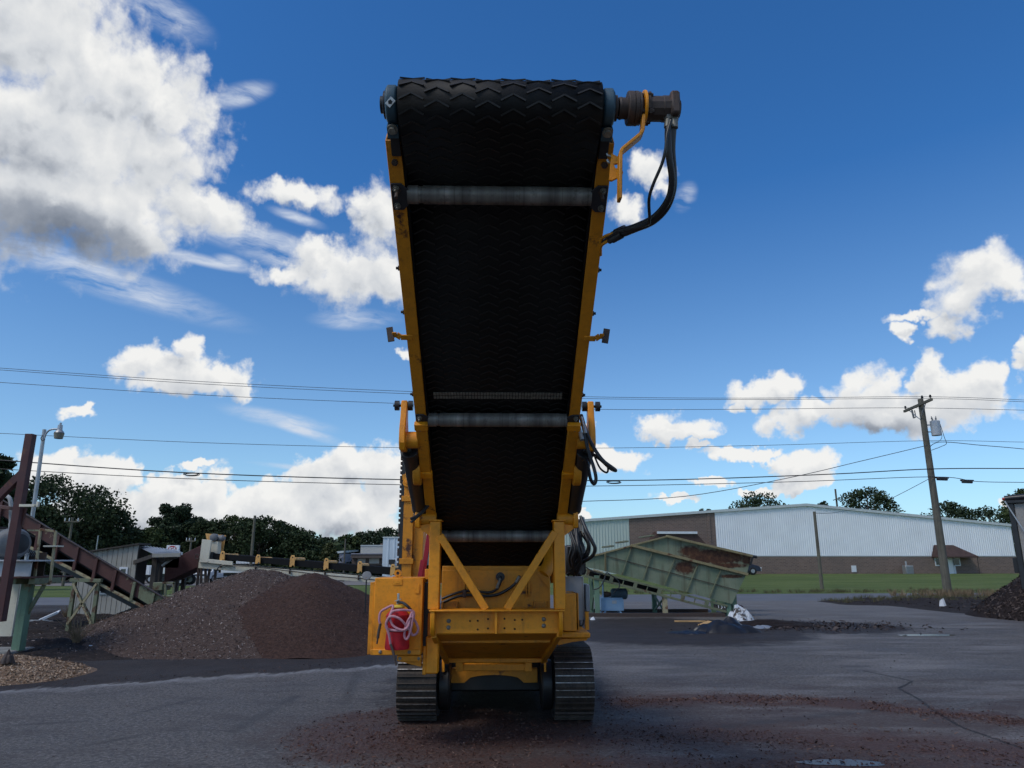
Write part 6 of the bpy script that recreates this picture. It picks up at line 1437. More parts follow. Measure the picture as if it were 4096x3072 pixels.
g0 = gnd(2760, 2488); mb = MB(); mb.box(-0.45, 0.45, -0.05, 0.05, 0, 0.04); o = mb.build('timber_plank', M['lumber'], None, 0.004); o.location = g0; tag(o, 'long thin pale plank lying left of the black sheeting', 'plank')
g0 = gnd(2818, 2500); mb = MB(); mb.box(-0.22, 0.22, -0.08, 0.08, 0, 0.05); o = mb.build('timber_plank', M['lumber'], None, 0.004); o.location = g0; o.rotation_euler = (0.1, -0.25, 0.5); tag(o, 'short bright wood offcut touching the black sheeting', 'plank')
crumple('bark_heap', 'low strewn heap of brown bark scraps right of the sack', 'heap', gnd(3090, 2500), 1.2, 0.9, 0.22, M['mulch_dark'], 7.7, 40)

# ------------------------------------------------------------------ trailer at the right edge
TXL = at(4066, 2250, 21.6).x
tz0, tz1 = at(4080, 2357, 21.6).z, at(4050, 1998, 21.6).z
tr = Thing('dump_trailer', 'grey end dump trailer with black rolled tarp cut by the right picture edge', 'trailer', (TXL, 21.56, 0)); tr.root.rotation_euler = (0, 0, -R(37))
mb = MB(); mb.box(TXL + 0.14, TXL + 6.5, 21.62, 24.0, tz0 + 0.35, tz1 - 0.12); tr.part(mb, 'bed', M['trailerside'], 0.02)
mb = MB(); mb.box(TXL, TXL + 0.14, 21.56, 24.05, tz0, tz1 - 0.1); tr.part(mb, 'corner_post', M['black'], 0.01)
for i in range(5):
    mb = MB(); mb.box(TXL + 0.45 + i * 0.9, TXL + 0.58 + i * 0.9, 21.5, 21.619, tz0 + 0.35, tz1 - 0.15); tr.part(mb, 'side_rib', M['trailerside'], 0.01)
mb = MB(); mb.box(TXL - 0.05, TXL + 6.5, 21.5, 24.1, tz1 - 0.119, tz1 - 0.03); tr.part(mb, 'top_rail', M['black'], 0.01)
mb = MB(); mb.tube(spline([(TXL - 0.05, 21.6, tz1 + 0.02), (TXL + 0.6, 21.58, tz1 + 0.05), (TXL + 2.5, 21.6, tz1 + 0.03), (TXL + 6, 21.6, tz1 + 0.04)], 6), 0.09, 12); tr.part(mb, 'tarp_roll', M['black_plastic'])
mb = MB(); mb.cyl((TXL - 0.12, 21.6, tz1 + 0.02), (TXL - 0.05, 21.6, tz1 + 0.02), 0.045, n=10); tr.part(mb, 'tarp_end', M['carred'])
mb = MB(); mb.beam((TXL - 0.06, 21.5, tz1 - 0.05), (TXL + 0.75, 21.45, tz0 + 0.5), 0.035, 0.035); tr.part(mb, 'crank_arm', M['galv'])
mb = MB(); mb.box(TXL - 0.12, TXL - 0.001, 21.8, 22.2, at(4035, 2270, 21.6).z - 0.16, at(4035, 2250, 21.6).z + 0.14); tr.part(mb, 'tail_light', M['black'], 0.01)
mb = MB(); mb.box(TXL + 0.2, TXL + 6.5, 21.9, 23.7, tz0 + 0.05, tz0 + 0.34); tr.part(mb, 'chassis_rail', M['black'], 0.01)
for (x, Y) in ((TXL + 2.2, 21.75), (TXL + 3.5, 21.75), (TXL + 2.2, 23.6), (TXL + 3.5, 23.6)):
    mb = MB(); mb.lathe((x, Y - 0.14, 0.5), (0, 1, 0), [(0, 0.2), (0, 0.42), (0.04, 0.5), (0.24, 0.5), (0.28, 0.42), (0.28, 0.2)], 24); wl = tr.part(mb, 'wheel', M['tyre']); mb = MB(); mb.cyl((x, Y - 0.15, 0.5), (x, Y - 0.1, 0.5), 0.26, n=20); tr.part(mb, 'rim', M['galv'], parent=wl)
# ------------------------------------------------------------------ old conveyor, motor stand and posts on the left
ic = Thing('inclined_conveyor', 'rusty maroon inclined conveyor truss running down to the right', 'conveyor', (-10.3, 18.5, 0))
CY0, CY1 = 17.6, 18.9
top0, top1 = (-60, 1958), (662, 2396); bot0, bot1 = (-60, 2094), (668, 2478)
def lerp2(a, b2, f): return (a[0] + (b2[0] - a[0]) * f, a[1] + (b2[1] - a[1]) * f)
for Y in (CY0, CY1):
    # deep top channel
    a, b2 = at(*top0, Y), at(*top1, Y); d = 0.34
    for (f0, f1, mt) in ((0, 0.86, 'maroon_worn'), (0.861, 1.0, 'greenpeel')):
        mb = MB(); p0, p1 = a.lerp(b2, f0), a.lerp(b2, f1); mb.prism([p0, p1, p1 + Vector((0, 0, -d)), p0 + Vector((0, 0, -d))], (0, 0.05, 0)); ic.part(mb, 'top_channel', M[mt], 0.004)
    mb = MB(); mb.beam(a + Vector((0, -0.02, 0.01)), b2 + Vector((0, -0.02, 0.01)), 0.07, 0.02, up=(0, 0, 1)); ic.part(mb, 'channel_lip', M['rustiron'], 0.003)
    a2, b3 = at(*bot0, Y), at(*bot1, Y); mb = MB(); mb.beam(a2, b3, 0.07, 0.055, up=(0, 0, 1)); ic.part(mb, 'bottom_angle', M['peel'], 0.004)
    for k in range(9):
        f = 0.10 + 0.105 * k; p0 = at(*lerp2(top0, top1, f), Y) + Vector((0, -0.03, -0.02)); p1 = at(*lerp2(bot0, bot1, f - 0.03), Y) + Vector((0, -0.03, 0))
        mb = MB(); mb.beam(p0, p1, 0.07, 0.05, up=(0, 1, 0)); ic.part(mb, 'truss_upright', M['maroon_worn' if k < 7 else 'greenpeel'], 0.004)
a, b2 = at(*lerp2(top0, top1, 0.0), CY0), at(*lerp2(top0, top1, 1.0), CY0)
mb = MB(); mb.add([a + Vector((0, .06, -.36)), b2 + Vector((0, .06, -.36)), b2 + Vector((0, CY1 - CY0, -.36)), a + Vector((0, CY1 - CY0, -.36)), a + Vector((0, .06, -.40)), b2 + Vector((0, .06, -.40)), b2 + Vector((0, CY1 - CY0, -.40)), a + Vector((0, CY1 - CY0, -.40))], [(0,1,2,3),(7,6,5,4),(0,4,5,1),(1,5,6,2),(2,6,7,3),(3,7,4,0)]); ic.part(mb, 'carrying_belt', M['rubber'])
a2, b3 = at(*bot0, CY0), at(*bot1, CY0)
mb = MB(); mb.add([a2 + Vector((0, .06, -.05)), b3 + Vector((0, .06, -.05)), b3 + Vector((0, CY1 - CY0, -.05)), a2 + Vector((0, CY1 - CY0, -.05)), a2 + Vector((0, .06, -.16)), b3 + Vector((0, .06, -.16)), b3 + Vector((0, CY1 - CY0, -.16)), a2 + Vector((0, CY1 - CY0, -.16))], [(0,1,2,3),(7,6,5,4),(0,4,5,1),(1,5,6,2),(2,6,7,3),(3,7,4,0)]); ic.part(mb, 'bottom_tray', M['black'])
mb = MB(); mb.box(at(660, 2420, CY0).x, at(700, 2420, CY0).x, CY0, CY1, 0.15, 0.95); ic.part(mb, 'tail_box', M['greenpeel'], 0.01)
# trestle
for (xa, xb, Y) in ((292, 396, CY0 - 0.05), (300, 400, CY1)):
    tA, tB = at(300, 2320, Y), at(394, 2322, Y); bA, bB = at(276, 2512, Y), at(385, 2512, Y)
    for p, q in ((tA, bA), (tB, bB)): mb = MB(); mb.beam(Vector((p.x, Y, p.z)), Vector((p.x - 0.0, Y, 0.05)), 0.085, 0.08, up=(0, 1, 0)); ic.part(mb, 'trestle_leg', M['greenpeel'], 0.004)
    mb = MB(); mb.beam(Vector((tA.x - 0.1, Y, tA.z)), Vector((tB.x + 0.08, Y, tB.z)), 0.10, 0.08, up=(0, 0, 1)); ic.part(mb, 'trestle_cap', M['greenpeel'], 0.004)
    for (z0, z1) in ((tA.z - 0.08, 0.3), (0.3, tA.z - 0.08)):
        mb = MB(); mb.beam((tA.x, Y - 0.06, z0), (tB.x, Y - 0.06, z1), 0.05, 0.03, up=(0, 1, 0)); ic.part(mb, 'cross_brace', M['peel'], 0.003)
# motor stand in front
ms = Thing('motor_stand', 'white beam motor stand on a pale green steel column at the left edge', 'stand', (-9.3, 14.1, 0))
MY = 14.0
cxp = at(78, 2500, MY); mb = MB(); pz = at(100, 2335, MY).z
mb.box(cxp.x - 0.08, cxp.x + 0.08, MY - 0.02, MY, 0.12, pz); mb.box(cxp.x + 0.08 - 0.02, cxp.x + 0.08, MY, MY + 0.13, 0.12, pz); mb.box(cxp.x - 0.08, cxp.x + 0.08, MY + 0.13, MY + 0.15, 0.12, pz); ms.part(mb, 'column', M['greenleg'], 0.004)
mb = MB(); mb.box(cxp.x - 0.75, cxp.x + 0.05, MY - 0.2, MY + 0.5, -0.02, 0.14); ms.part(mb, 'footing', M['concrete'], 0.02)
a, b2 = at(-120, 2246, MY - 0.3), at(118, 2306, MY - 0.3)
mb = MB(); mb.box(a.x, b2.x, MY - 0.3, MY - 0.27, b2.z, a.z); mb.box(a.x, b2.x + 0.08, MY - 0.42, MY + 0.9, a.z + 0.001, a.z + 0.03); ms.part(mb, 'white_web', M['whitebeam'], 0.004)
mb = MB(); mb.box(a.x, b2.x + 0.1, MY - 0.42, MY + 0.9, b2.z - 0.032, b2.z - 0.001); ms.part(mb, 'lower_flange', M['maroon_worn'], 0.003)
for i in range(4):
    mb = MB(); mb.box(a.x + 0.35 * i + 0.1, a.x + 0.35 * i + 0.22, MY - 0.3, MY + 0.5, b2.z - 0.14, b2.z - 0.033); ms.part(mb, 'sleeper', M['greenpeel'], 0.004)
mb = MB(); mb.box(at(-60, 2450, MY + 0.8).x, at(60, 2450, MY + 0.8).x, MY + 0.8, MY + 0.84, 0.3, pz); ms.part(mb, 'tan_panel', M['cream'], 0.0)
mb = MB(); mb.beam(at(110, 2455, MY + 0.1), at(178, 2338, MY + 0.1), 0.06, 0.05, up=(0, 1, 0)); ms.part(mb, 'knee_brace', M['greenpeel'], 0.003)
# guard frame beside the motor
pts_ = [(136, 2335), (162, 2118), (224, 2126), (200, 2335)]
for p0, p1 in zip(pts_, pts_[1:] + pts_[:1]):
    mb = MB(); mb.beam(at(*p0, MY), at(*p1, MY), 0.042, 0.042, up=(0, 1, 0)); ms.part(mb, 'guard_frame', M['peel'], 0.003)
mb = MB(); mb.beam(at(112, 2121, MY + .3), at(160, 2122, MY), 0.03, 0.03); ms.part(mb, 'guard_rail', M['greenpeel'])
mb = MB(); mb.box(at(186, 2184, MY).x, at(243, 2184, MY).x, MY - 0.1, MY + 0.1, at(186, 2188, MY).z, at(186, 2182, MY).z); ms.part(mb, 'small_shelf', M['cream'], 0.003)
mb = MB(); a, b2 = at(118, 2210, MY + 0.35), at(168, 2328, MY + 0.35); mb.box(a.x, b2.x, MY + 0.35, MY + 0.38, b2.z, a.z); gp = ms.part(mb, 'belt_guard', M['rustiron'], 0.003)
for j in range(4):
    for i in range(6):
        p = at(98 + i * 8 + (4 if j % 2 else 0), 2205 + j * 6, MY + 0.345); mb = MB(); mb.cyl(p, p + Vector((0, -0.004, 0)), 0.012, n=8); ms.part(mb, 'guard_hole', M['galv'])
# maroon column with brace
mc = Thing('steel_post', 'maroon steel post with slanted brace at the far left', 'post', (at(30, 2480, 13.4).x, 13.4, 0))
PT, PBm = at(117, 1737, 13.4), at(8, 2486, 13.4); px_ = (PT.x + PBm.x) / 2
mb = MB(); mb.box(px_ - 0.072, px_ + 0.072, 13.33, 13.47, PBm.z, PT.z); mc.part(mb, 'post_shaft', M['maroon'], 0.006)
mb = MB(); mb.beam((px_ - 0.02, 13.40, at(80, 1890, 13.4).z), (px_ - 0.95, 13.40, at(-60, 2130, 13.4).z), 0.13, 0.12, up=(0, 1, 0)); mc.part(mb, 'slanted_brace', M['maroon'], 0.006)
mb = MB(); a, b2 = at(90, 2024, 13.2), at(152, 2022, 13.2); mb.box(a.x, b2.x, 13.1, 13.2, a.z - 0.02, a.z + 0.025); mb.beam(at(149, 2028, 13.15), at(154, 2006, 13.15), 0.04, 0.05); mc.part(mb, 'light_bracket', M['cream'], 0.003)
mb = MB(); mb.beam(at(80, 2110, 13.45), at(104, 2032, 13.45), 0.05, 0.04); mc.part(mb, 'thin_strut', M['maroon_worn'], 0.003)
mb = MB(); mb.beam(at(-40, 2020, 14.2), at(60, 2036, 13.5), 0.06, 0.06); mc.part(mb, 'tie_bar', M['maroon_worn'], 0.003)
# big electric motor on the stand
mc0 = at(30, 2175, 13.95); mz = mc0.z
em = Thing('electric_motor', 'large round grey electric motor with finned body behind the maroon post', 'motor', (mc0.x, 13.95, at(30, 2246, 13.7).z + 0.03))
axm = Vector((0.93, -0.36, 0)).normalized(); m0 = Vector((mc0.x - 0.42, 14.15, mz))
mb = MB(); mb.lathe(m0, axm, [(0, 0.1), (0, 0.25), (0.5, 0.25), (0.5, 0.1)], 36); emb = em.part(mb, 'body', M['motor'])
for i in range(36):
    t = 2 * math.pi * i / 36; x_, y_ = frames(axm); d = x_ * math.cos(t) + y_ * math.sin(t); mb = MB(); mb.beam(m0 + axm * 0.04 + d * 0.262, m0 + axm * 0.44 + d * 0.262, 0.008, 0.03, up=d); em.part(mb, 'cooling_fin', M['motor'], parent=emb)
mb = MB(); mb.lathe(m0, axm, [(0.42, 0.2), (0.42, 0.285), (0.46, 0.295), (0.66, 0.285), (0.75, 0.23), (0.76, 0.1)], 36); em.part(mb, 'fan_cowl', M['motor'])
mb = MB(); mb.lathe(m0, axm, [(0.755, 0.05), (0.755, 0.175), (0.768, 0.18), (0.775, 0.165), (0.775, 0.05)], 36); em.part(mb, 'fan_grille', M['blackpaint'])
mb = MB(); mb.beam(m0 + axm * 0.1 + Vector((0, 0, -0.3)), m0 + axm * 0.55 + Vector((0, 0, -0.3)), 0.4, 0.07, up=(0, 0, 1)); em.part(mb, 'mounting_feet', M['motor'], 0.006)
mb = MB(); mb.tube(spline([at(45, 2108, 13.9), at(44, 2070, 13.9), at(44, 2020, 13.9), at(36, 1990, 13.9), at(10, 1982, 13.95), at(-30, 1978, 14)], 6), 0.037, 10); em.part(mb, 'conduit', M['pvc'])
mb = MB(); mb.cyl(at(45, 2112, 13.9), at(45, 2092, 13.9), 0.048, n=14); em.part(mb, 'conduit_fitting', M['galv'])
# yard lamp behind
lt, lb_ = at(178, 1718, 20.5), at(140, 2060, 20.5)
yl = Thing('yard_lamp', 'grey steel yard lamp post with hooded light on a curved arm', 'lamp post', (lb_.x, 20.5, 0))
lx = (lt.x + lb_.x * 0.35) / 1.35
mb = MB(); mb.cyl((lb_.x, 20.5, 0), (lt.x, 20.5, lt.z), 0.058, 0.05, n=14); yl.part(mb, 'lamp_pole', M['galv'])
mb = MB(); mb.tube(spline([at(178, 1752, 20.4), at(184, 1735, 20.4), at(196, 1722, 20.4), at(212, 1717, 20.4), at(230, 1716, 20.4)], 6), 0.024, 10); yl.part(mb, 'curved_arm', M['galv'])
mb = MB(); mb.tube(spline([at(172, 1740, 20.4), at(164, 1752, 20.4), at(168, 1762, 20.4), at(180, 1758, 20.4)], 5), 0.012, 8); yl.part(mb, 'power_cable', M['hose'])
hcn = at(240, 1712, 20.4); mb = MB(); s_ = (at(260, 1712, 20.4).x - hcn.x) / 20
mb.lathe(Vector((hcn.x, 20.4, hcn.z - 22 * s_)), (0, 0, 1), [(0, 16 * s_), (2 * s_, 18.5 * s_), (8 * s_, 15 * s_), (14 * s_, 9.5 * s_), (34 * s_, 8.5 * s_), (35 * s_, 4 * s_), (43 * s_, 4 * s_), (43.5 * s_, 2 * s_)], 20); yl.part(mb, 'lamp_hood', M['galv'])
mb = MB(); mb.lathe(Vector((hcn.x, 20.4, hcn.z - 43 * s_)), (0, 0, 1), [(0, 8 * s_), (0, 15 * s_), (21 * s_, 19 * s_), (21 * s_, 8 * s_)], 20); yl.part(mb, 'lamp_refractor', M['lens'])
# ------------------------------------------------------------------ shed
SY = 23.0
sh = Thing('wooden_shed', 'grey board shed with a lean-to tin roof behind the conveyor', 'shed', (at(440, 2470, SY).x, SY, 0))
xa, xb = at(285, 2400, SY).x, at(541, 2300, SY).x
def shz(x): f = (x - at(389, 2205, SY).x) / (at(541, 2182, SY).x - at(389, 2205, SY).x); return at(389, 2205, SY).z + f * (at(541, 2182, SY).z - at(389, 2205, SY).z)
nb = 12
for i in range(nb):
    x0 = xa + (xb - xa) * i / nb; x1 = xa + (xb - xa) * (i + 1) / nb - 0.012
    mb = MB(); mb.prism([Vector((x0, SY, 0.02)), Vector((x1, SY, 0.02)), Vector((x1, SY, shz(x1))), Vector((x0, SY, shz(x0)))], (0, 0.03, 0)); sh.part(mb, 'board', M['siding'], 0.003)
mb = MB(); mb.prism([Vector((xa, SY + 0.031, 0.02)), Vector((xb, SY + 0.031, 0.02)), Vector((xb, SY + 0.031, shz(xb) - .01)), Vector((xa, SY + 0.031, shz(xa) - .01))], (0, 0.05, 0)); sh.part(mb, 'back_boarding', M['darkwood'])
mb = MB(); mb.prism([Vector((xa - 0.2, SY - 0.1, shz(xa - 0.2) + 0.002)), Vector((xb + 0.05, SY - 0.1, shz(xb + 0.05) + 0.002)), Vector((xb + 0.05, SY - 0.1, shz(xb + 0.05) + 0.05)), Vector((xa - 0.2, SY - 0.1, shz(xa - 0.2) + 0.05))], (0, 0.75, 0)); sh.part(mb, 'main_roof', M['darkwood'])
mb = MB(); mb.box(xb - 0.06, xb, SY + 0.09, SY + 0.65, 0.02, shz(xb) - 0.05); sh.part(mb, 'side_wall', M['darkwood'])
wa, wb_ = at(478, 2268, SY - 0.03), at(508, 2300, SY - 0.03); mb = MB(); mb.box(wa.x, wb_.x, SY - 0.03, SY - 0.001, wb_.z, wa.z); wf = sh.part(mb, 'window_frame', M['white_plastic'], 0.003)
mb = MB(); mb.box(wa.x + 0.06, wb_.x - 0.06, SY - 0.036, SY - 0.031, wb_.z + 0.05, wa.z - 0.06); sh.part(mb, 'window_pane', M['glass'], parent=wf)
wa, wb_ = at(398, 2352, SY - 0.03), at(432, 2378, SY - 0.03); mb = MB(); mb.box(wa.x, wb_.x, SY - 0.03, SY - 0.001, wb_.z, wa.z); wf = sh.part(mb, 'window_frame', M['galv'], 0.003)
mb = MB(); mb.box(wa.x + 0.05, wb_.x - 0.05, SY - 0.036, SY - 0.031, wb_.z + 0.05, wa.z - 0.03); sh.part(mb, 'window_pane', M['glass'], parent=wf)
# lean-to tin roof in ribs
ra, rb_, rc_, rd_ = at(541, 2183, SY), at(718, 2204, SY), at(722, 2210, SY - 1.6), at(612, 2212, SY - 1.6)
ra = at(541, 2181, SY + 0.9); rb_ = at(714, 2203, SY + 1.1); rd_ = at(611, 2213, SY - 1.0); rc_ = at(722, 2210, SY - 0.9)
mb = MB(); nr = 14
for i in range(nr):
    f0, f1, f2 = i / nr, (i + 0.75) / nr, (i + 1) / nr
    for (g0_, g1_, up_z) in ((f0, f1, 0), (f1, f2, 0.03)):
        p = [ra.lerp(rb_, g0_), ra.lerp(rb_, g1_), rd_.lerp(rc_, g1_), rd_.lerp(rc_, g0_)]; p = [q + Vector((0, 0, up_z)) for q in p]
        mb.add(p + [q + Vector((0, 0, -0.015)) for q in p], [(0,1,2,3),(7,6,5,4),(0,4,5,1),(1,5,6,2),(2,6,7,3),(3,7,4,0)])
sh.part(mb, 'tin_roof', M['tin'], smooth=False)
mb = MB(); mb.beam(rd_ + Vector((0, 0, -0.07)), rc_ + Vector((0, 0, -0.07)), 0.06, 0.11, up=(0, 0, 1)); sh.part(mb, 'fascia_board', M['siding'], 0.003)
mb = MB(); mb.beam(at(536, 2250, SY - 0.02), rd_ + Vector((0, 0.05, -0.08)), 0.05, 0.12, up=(0, 0, 1)); sh.part(mb, 'rafter', M['darkwood'], 0.003)
mb = MB(); mb.beam(at(640, 2246, SY - 0.3), rc_ + Vector((-0.1, 0.05, -0.12)), 0.06, 0.10, up=(0, 0, 1)); sh.part(mb, 'knee_brace', M['darkwood'], 0.003)
for (x0, x1, Y) in ((601, 622, SY - 0.4), (626, 640, SY + 0.3)):
    mb = MB(); mb.box(at(x0, 2300, Y).x, at(x1, 2300, Y).x, Y, Y + 0.18, 0, rd_.z - 0.1); sh.part(mb, 'post', M['darkwood'], 0.01)
mb = MB(); mb.box(xb + 0.02, at(640, 2300, SY).x, SY + 1.2, SY + 1.25, at(560, 2272, SY).z, ra.z - 0.25); sh.part(mb, 'back_boards', M['darkwood'])
mb = MB(); a = at(717, 2214, SY - 0.8); mb.box(a.x, a.x + 0.07, SY - 0.8, SY - 0.72, a.z - 0.05, a.z + 0.04); sh.part(mb, 'flood_light', M['white_plastic'], 0.006)
mb = MB(); mb.cyl(at(706, 2222, SY - 0.6), at(650, 2262, SY - 0.4), 0.04, n=10); sh.part(mb, 'white_pipe', M['pvc'])
# ------------------------------------------------------------------ cream conveyor behind the piles with maroon chute
cc = Thing('feed_conveyor', 'long cream conveyor with yellow idlers and black belt behind the piles', 'conveyor', (at(1180, 2300, 24).x, 24, 0))
KY = 24.0
def kp(px, py, o=0.0): return at(px, py, KY + o)
f_a, f_b = (795, 2248), (1660, 2322)
for o_ in (0.0, 1.3):
    mb = MB(); a, b2 = kp(f_a[0], f_a[1], 0), kp(f_b[0], f_b[1], 0); a = Vector((a.x, KY + o_, a.z)); b2 = Vector((b2.x, KY + o_, b2.z)); mb.prism([a, b2, b2 + Vector((0, 0, -0.19)), a + Vector((0, 0, -0.19))], (0, 0.06, 0)); ff = cc.part(mb, 'side_beam', M['cream'], 0.006)
b_a, b_b = (822, 2213), (1660, 2282)
a, b2 = kp(*b_a), kp(*b_b)
mb = MB(); n_ = 8
for i in range(n_):
    p0, p1 = a.lerp(b2, i / n_), a.lerp(b2, (i + 1) / n_); sgz = Vector((0, 0, -0.015))
    sec = [(0.08, 0.10), (0.45, -0.05), (0.95, -0.05), (1.30, 0.10), (1.30, 0.06), (0.95, -0.10), (0.45, -0.10), (0.08, 0.06)]
    A_ = [Vector((p0.x, KY + yy, p0.z + zz_ - 0.08)) for yy, zz_ in sec]; B_ = [Vector((p1.x, KY + yy, p1.z + zz_ - 0.08)) for yy, zz_ in sec]; loft(mb, A_, B_)
for Yo in (0.06,):
    mb.prism([a + Vector((0, Yo, 0.02)), b2 + Vector((0, Yo, 0.02)), b2 + Vector((0, Yo, -0.21)), a + Vector((0, Yo, -0.15))], (0, 0.02, 0))
cc.part(mb, 'belt', M['rubber'])
for k, (x, yt, yb) in enumerate(((891, 2206, 2245), (1033, 2220, 2256), (1171, 2222, 2268), (1306, 2234, 2280), (1440, 2246, 2292), (1572, 2258, 2304))):
    p0, p1 = kp(x, yt, -0.05), kp(x, yb, -0.05); mb = MB(); w = 0.10
    mb.prism([Vector((p0.x - w * 0.75, KY - 0.05, p0.z - 0.06)), Vector((p0.x - w * 0.4, KY - 0.05, p0.z + 0.01)), Vector((p0.x + w * 0.4, KY - 0.05, p0.z + 0.01)), Vector((p0.x + w * 0.75, KY - 0.05, p0.z - 0.06)), Vector((p0.x + w * 0.75, KY - 0.05, p1.z)), Vector((p0.x + w * 0.3, KY - 0.05, p1.z + 0.06)), Vector((p0.x - w * 0.3, KY - 0.05, p1.z)), Vector((p0.x - w * 0.9, KY - 0.05, p1.z))], (0, 0.05, 0)); idl = cc.part(mb, 'idler_stand', M['yellow_faded'], 0.008)
    mb = MB(); mb.cyl((p0.x, KY - 0.055, p0.z - 0.055), (p0.x, KY - 0.05, p0.z - 0.055), 0.022, n=10); cc.part(mb, 'idler_hole', M['black'], parent=idl)
    mb = MB(); mb.cyl((p0.x, KY + 0.1, p0.z - 0.12), (p0.x, KY + 1.25, p0.z - 0.12), 0.06, n=12); cc.part(mb, 'idler_roller', M['yellow_faded'], parent=idl)
# head frame with motor
mb = MB()
for q in ([(796, 2250), (832, 2250), (846, 2160), (808, 2157)], [(833, 2236), (930, 2246), (930, 2262), (833, 2252)]): mb.prism([kp(*z, -0.08) for z in q], (0, 0.07, 0))
cc.part(mb, 'head_frame', M['cream'], 0.006)
mb = MB(); mb.prism([kp(*z, 0.6) for z in ((822, 2134), (903, 2141), (888, 2222), (838, 2216))], (0, 0.04, 0)); cc.part(mb, 'motor_plate', M['yellow_faded'], 0.005)
mb = MB(); c = kp(862, 2151, 0.5); mb.lathe(c, (0.2, -1, 0.0), [(0, 0.1), (0, 0.125), (0.35, 0.125), (0.37, 0.09), (0.38, 0.03)], 22); cc.part(mb, 'drive_motor', M['motor'])
mb = MB(); mb.lathe(kp(872, 2154, 0.35), (1, -0.1, 0.05), [(0, 0.1), (0.18, 0.11), (0.24, 0.06), (0.24, 0.02)], 14); cc.part(mb, 'gear_reducer', M['motor'])
mb = MB(); mb.prism([kp(*z, 0.2) for z in ((845, 2166), (872, 2166), (868, 2224), (842, 2226))], (0, 0.3, 0)); cc.part(mb, 'drive_guard', M['cream'], 0.004)
mb = MB(); mb.cyl(kp(848, 2224, 0.05), kp(848, 2224, 1.2), 0.13, n=18); cc.part(mb, 'head_pulley', M['black'])
mb = MB(); mb.tube([kp(797 + 9 * math.cos(t) - 8, 2227 + 10 * math.sin(t), -0.02) for t in np.linspace(0, 2 * math.pi, 16)], 0.02, 6); cc.part(mb, 'lifting_ring', M['rustiron'])
for (p0, p1) in (((798, 2240), (790, 2345)), ((822, 2262), (836, 2330)), ((842, 2262), (815, 2335)), ((865, 2262), (858, 2330)), ((806, 2262), (812, 2345))):
    mb = MB(); mb.beam(kp(*p0, 0.2), Vector((kp(*p1, 0.2).x, KY + 0.2, 0)), 0.07, 0.07, up=(0, 1, 0)); cc.part(mb, 'support_leg', M['rustiron'], 0.004)
mb = MB(); mb.tube(spline([kp(860, 2290, -0.1), kp(885, 2262, -0.1), kp(930, 2262, -0.09), kp(1020, 2268, -0.09), kp(1160, 2284, -0.09), kp(1300, 2301, -0.09), kp(1440, 2313, -0.09), kp(1500, 2320, -0.09)], 5), 0.018, 6); cc.part(mb, 'power_cable', M['hose'])
for (x, y) in ((885, 2254), (1023, 2266), (1160, 2278), (1300, 2290), (1435, 2303)):
    a = kp(x, y, -0.02); mb = MB(); mb.box(a.x - 0.02, a.x + 0.02, KY - 0.06, KY - 0.001, a.z - 0.13, a.z + 0.02); cc.part(mb, 'cable_clip', M['rustiron'])
for x in (1130, 1560):
    for o_ in (0.05, 1.2): mb = MB(); a = kp(x, 2290); mb.box(a.x - 0.06, a.x + 0.06, KY + o_, KY + o_ + 0.1, 0, a.z - 0.15); cc.part(mb, 'support_post', M['cream'])
chute = Thing('discharge_chute', 'dark maroon steel chute below the cream conveyor head', 'chute', (at(730, 2300, 24.5).x, 24.5, 0))
mb = MB(); pts_ = [at(x, y, 24.2) for x, y in ((660, 2252), (668, 2247), (835, 2166), (806, 2262), (656, 2332))]; mb.prism(pts_, (0, 0.9, 0)); chute.part(mb, 'chute_body', M['maroon'], 0.012)
mb = MB(); a = at(703, 2338, 24.4); mb.box(a.x - 0.06, a.x + 0.06, 24.4, 24.52, 0, at(703, 2318, 24.4).z); mb.box(a.x - 0.06, a.x + 0.06, 24.9, 25.02, 0, at(703, 2318, 24.4).z); chute.part(mb, 'chute_leg', M['rustiron'], 0.004)
# idler frame with roller at the conveyor's foot
tf_ = Thing('roller_frame', 'peeling green roller frame at the foot of the maroon chute', 'frame', (at(655, 2400, 20.0).x, 20.0, 0))
a, b2 = at(612, 2330, 20.0), at(648, 2362, 20.0); mb = MB(); mb.box(a.x, b2.x, 20.0, 20.5, b2.z, a.z); tf_.part(mb, 'gear_case', M['greenpeel'], 0.012)
mb = MB(); mb.cyl(at(648, 2340, 20.2), at(692, 2338, 20.2), 0.075, n=18); tf_.part(mb, 'roller', M['galv'])
for p0, p1 in (((662, 2330), (660, 2440)), ((696, 2330), (692, 2400)), ((650, 2332), (700, 2332)), ((660, 2386), (706, 2386))): mb = MB(); mb.beam(at(*p0, 20.0), at(*p1, 20.0), 0.05, 0.05, up=(0, 1, 0)); tf_.part(mb, 'frame_bar', M['greenpeel'], 0.003)
mb = MB(); mb.beam(at(660, 2392, 20.0), at(688, 2408, 20.4), 0.2, 0.16); tf_.part(mb, 'lower_tray', M['greenpeel'], 0.004)
for p0 in ((612, 2362), (648, 2362)): mb = MB(); q = at(*p0, 20.2); mb.box(q.x - 0.04, q.x + 0.04, 20.2, 20.28, 0, q.z); tf_.part(mb, 'stand_leg', M['greenpeel'])
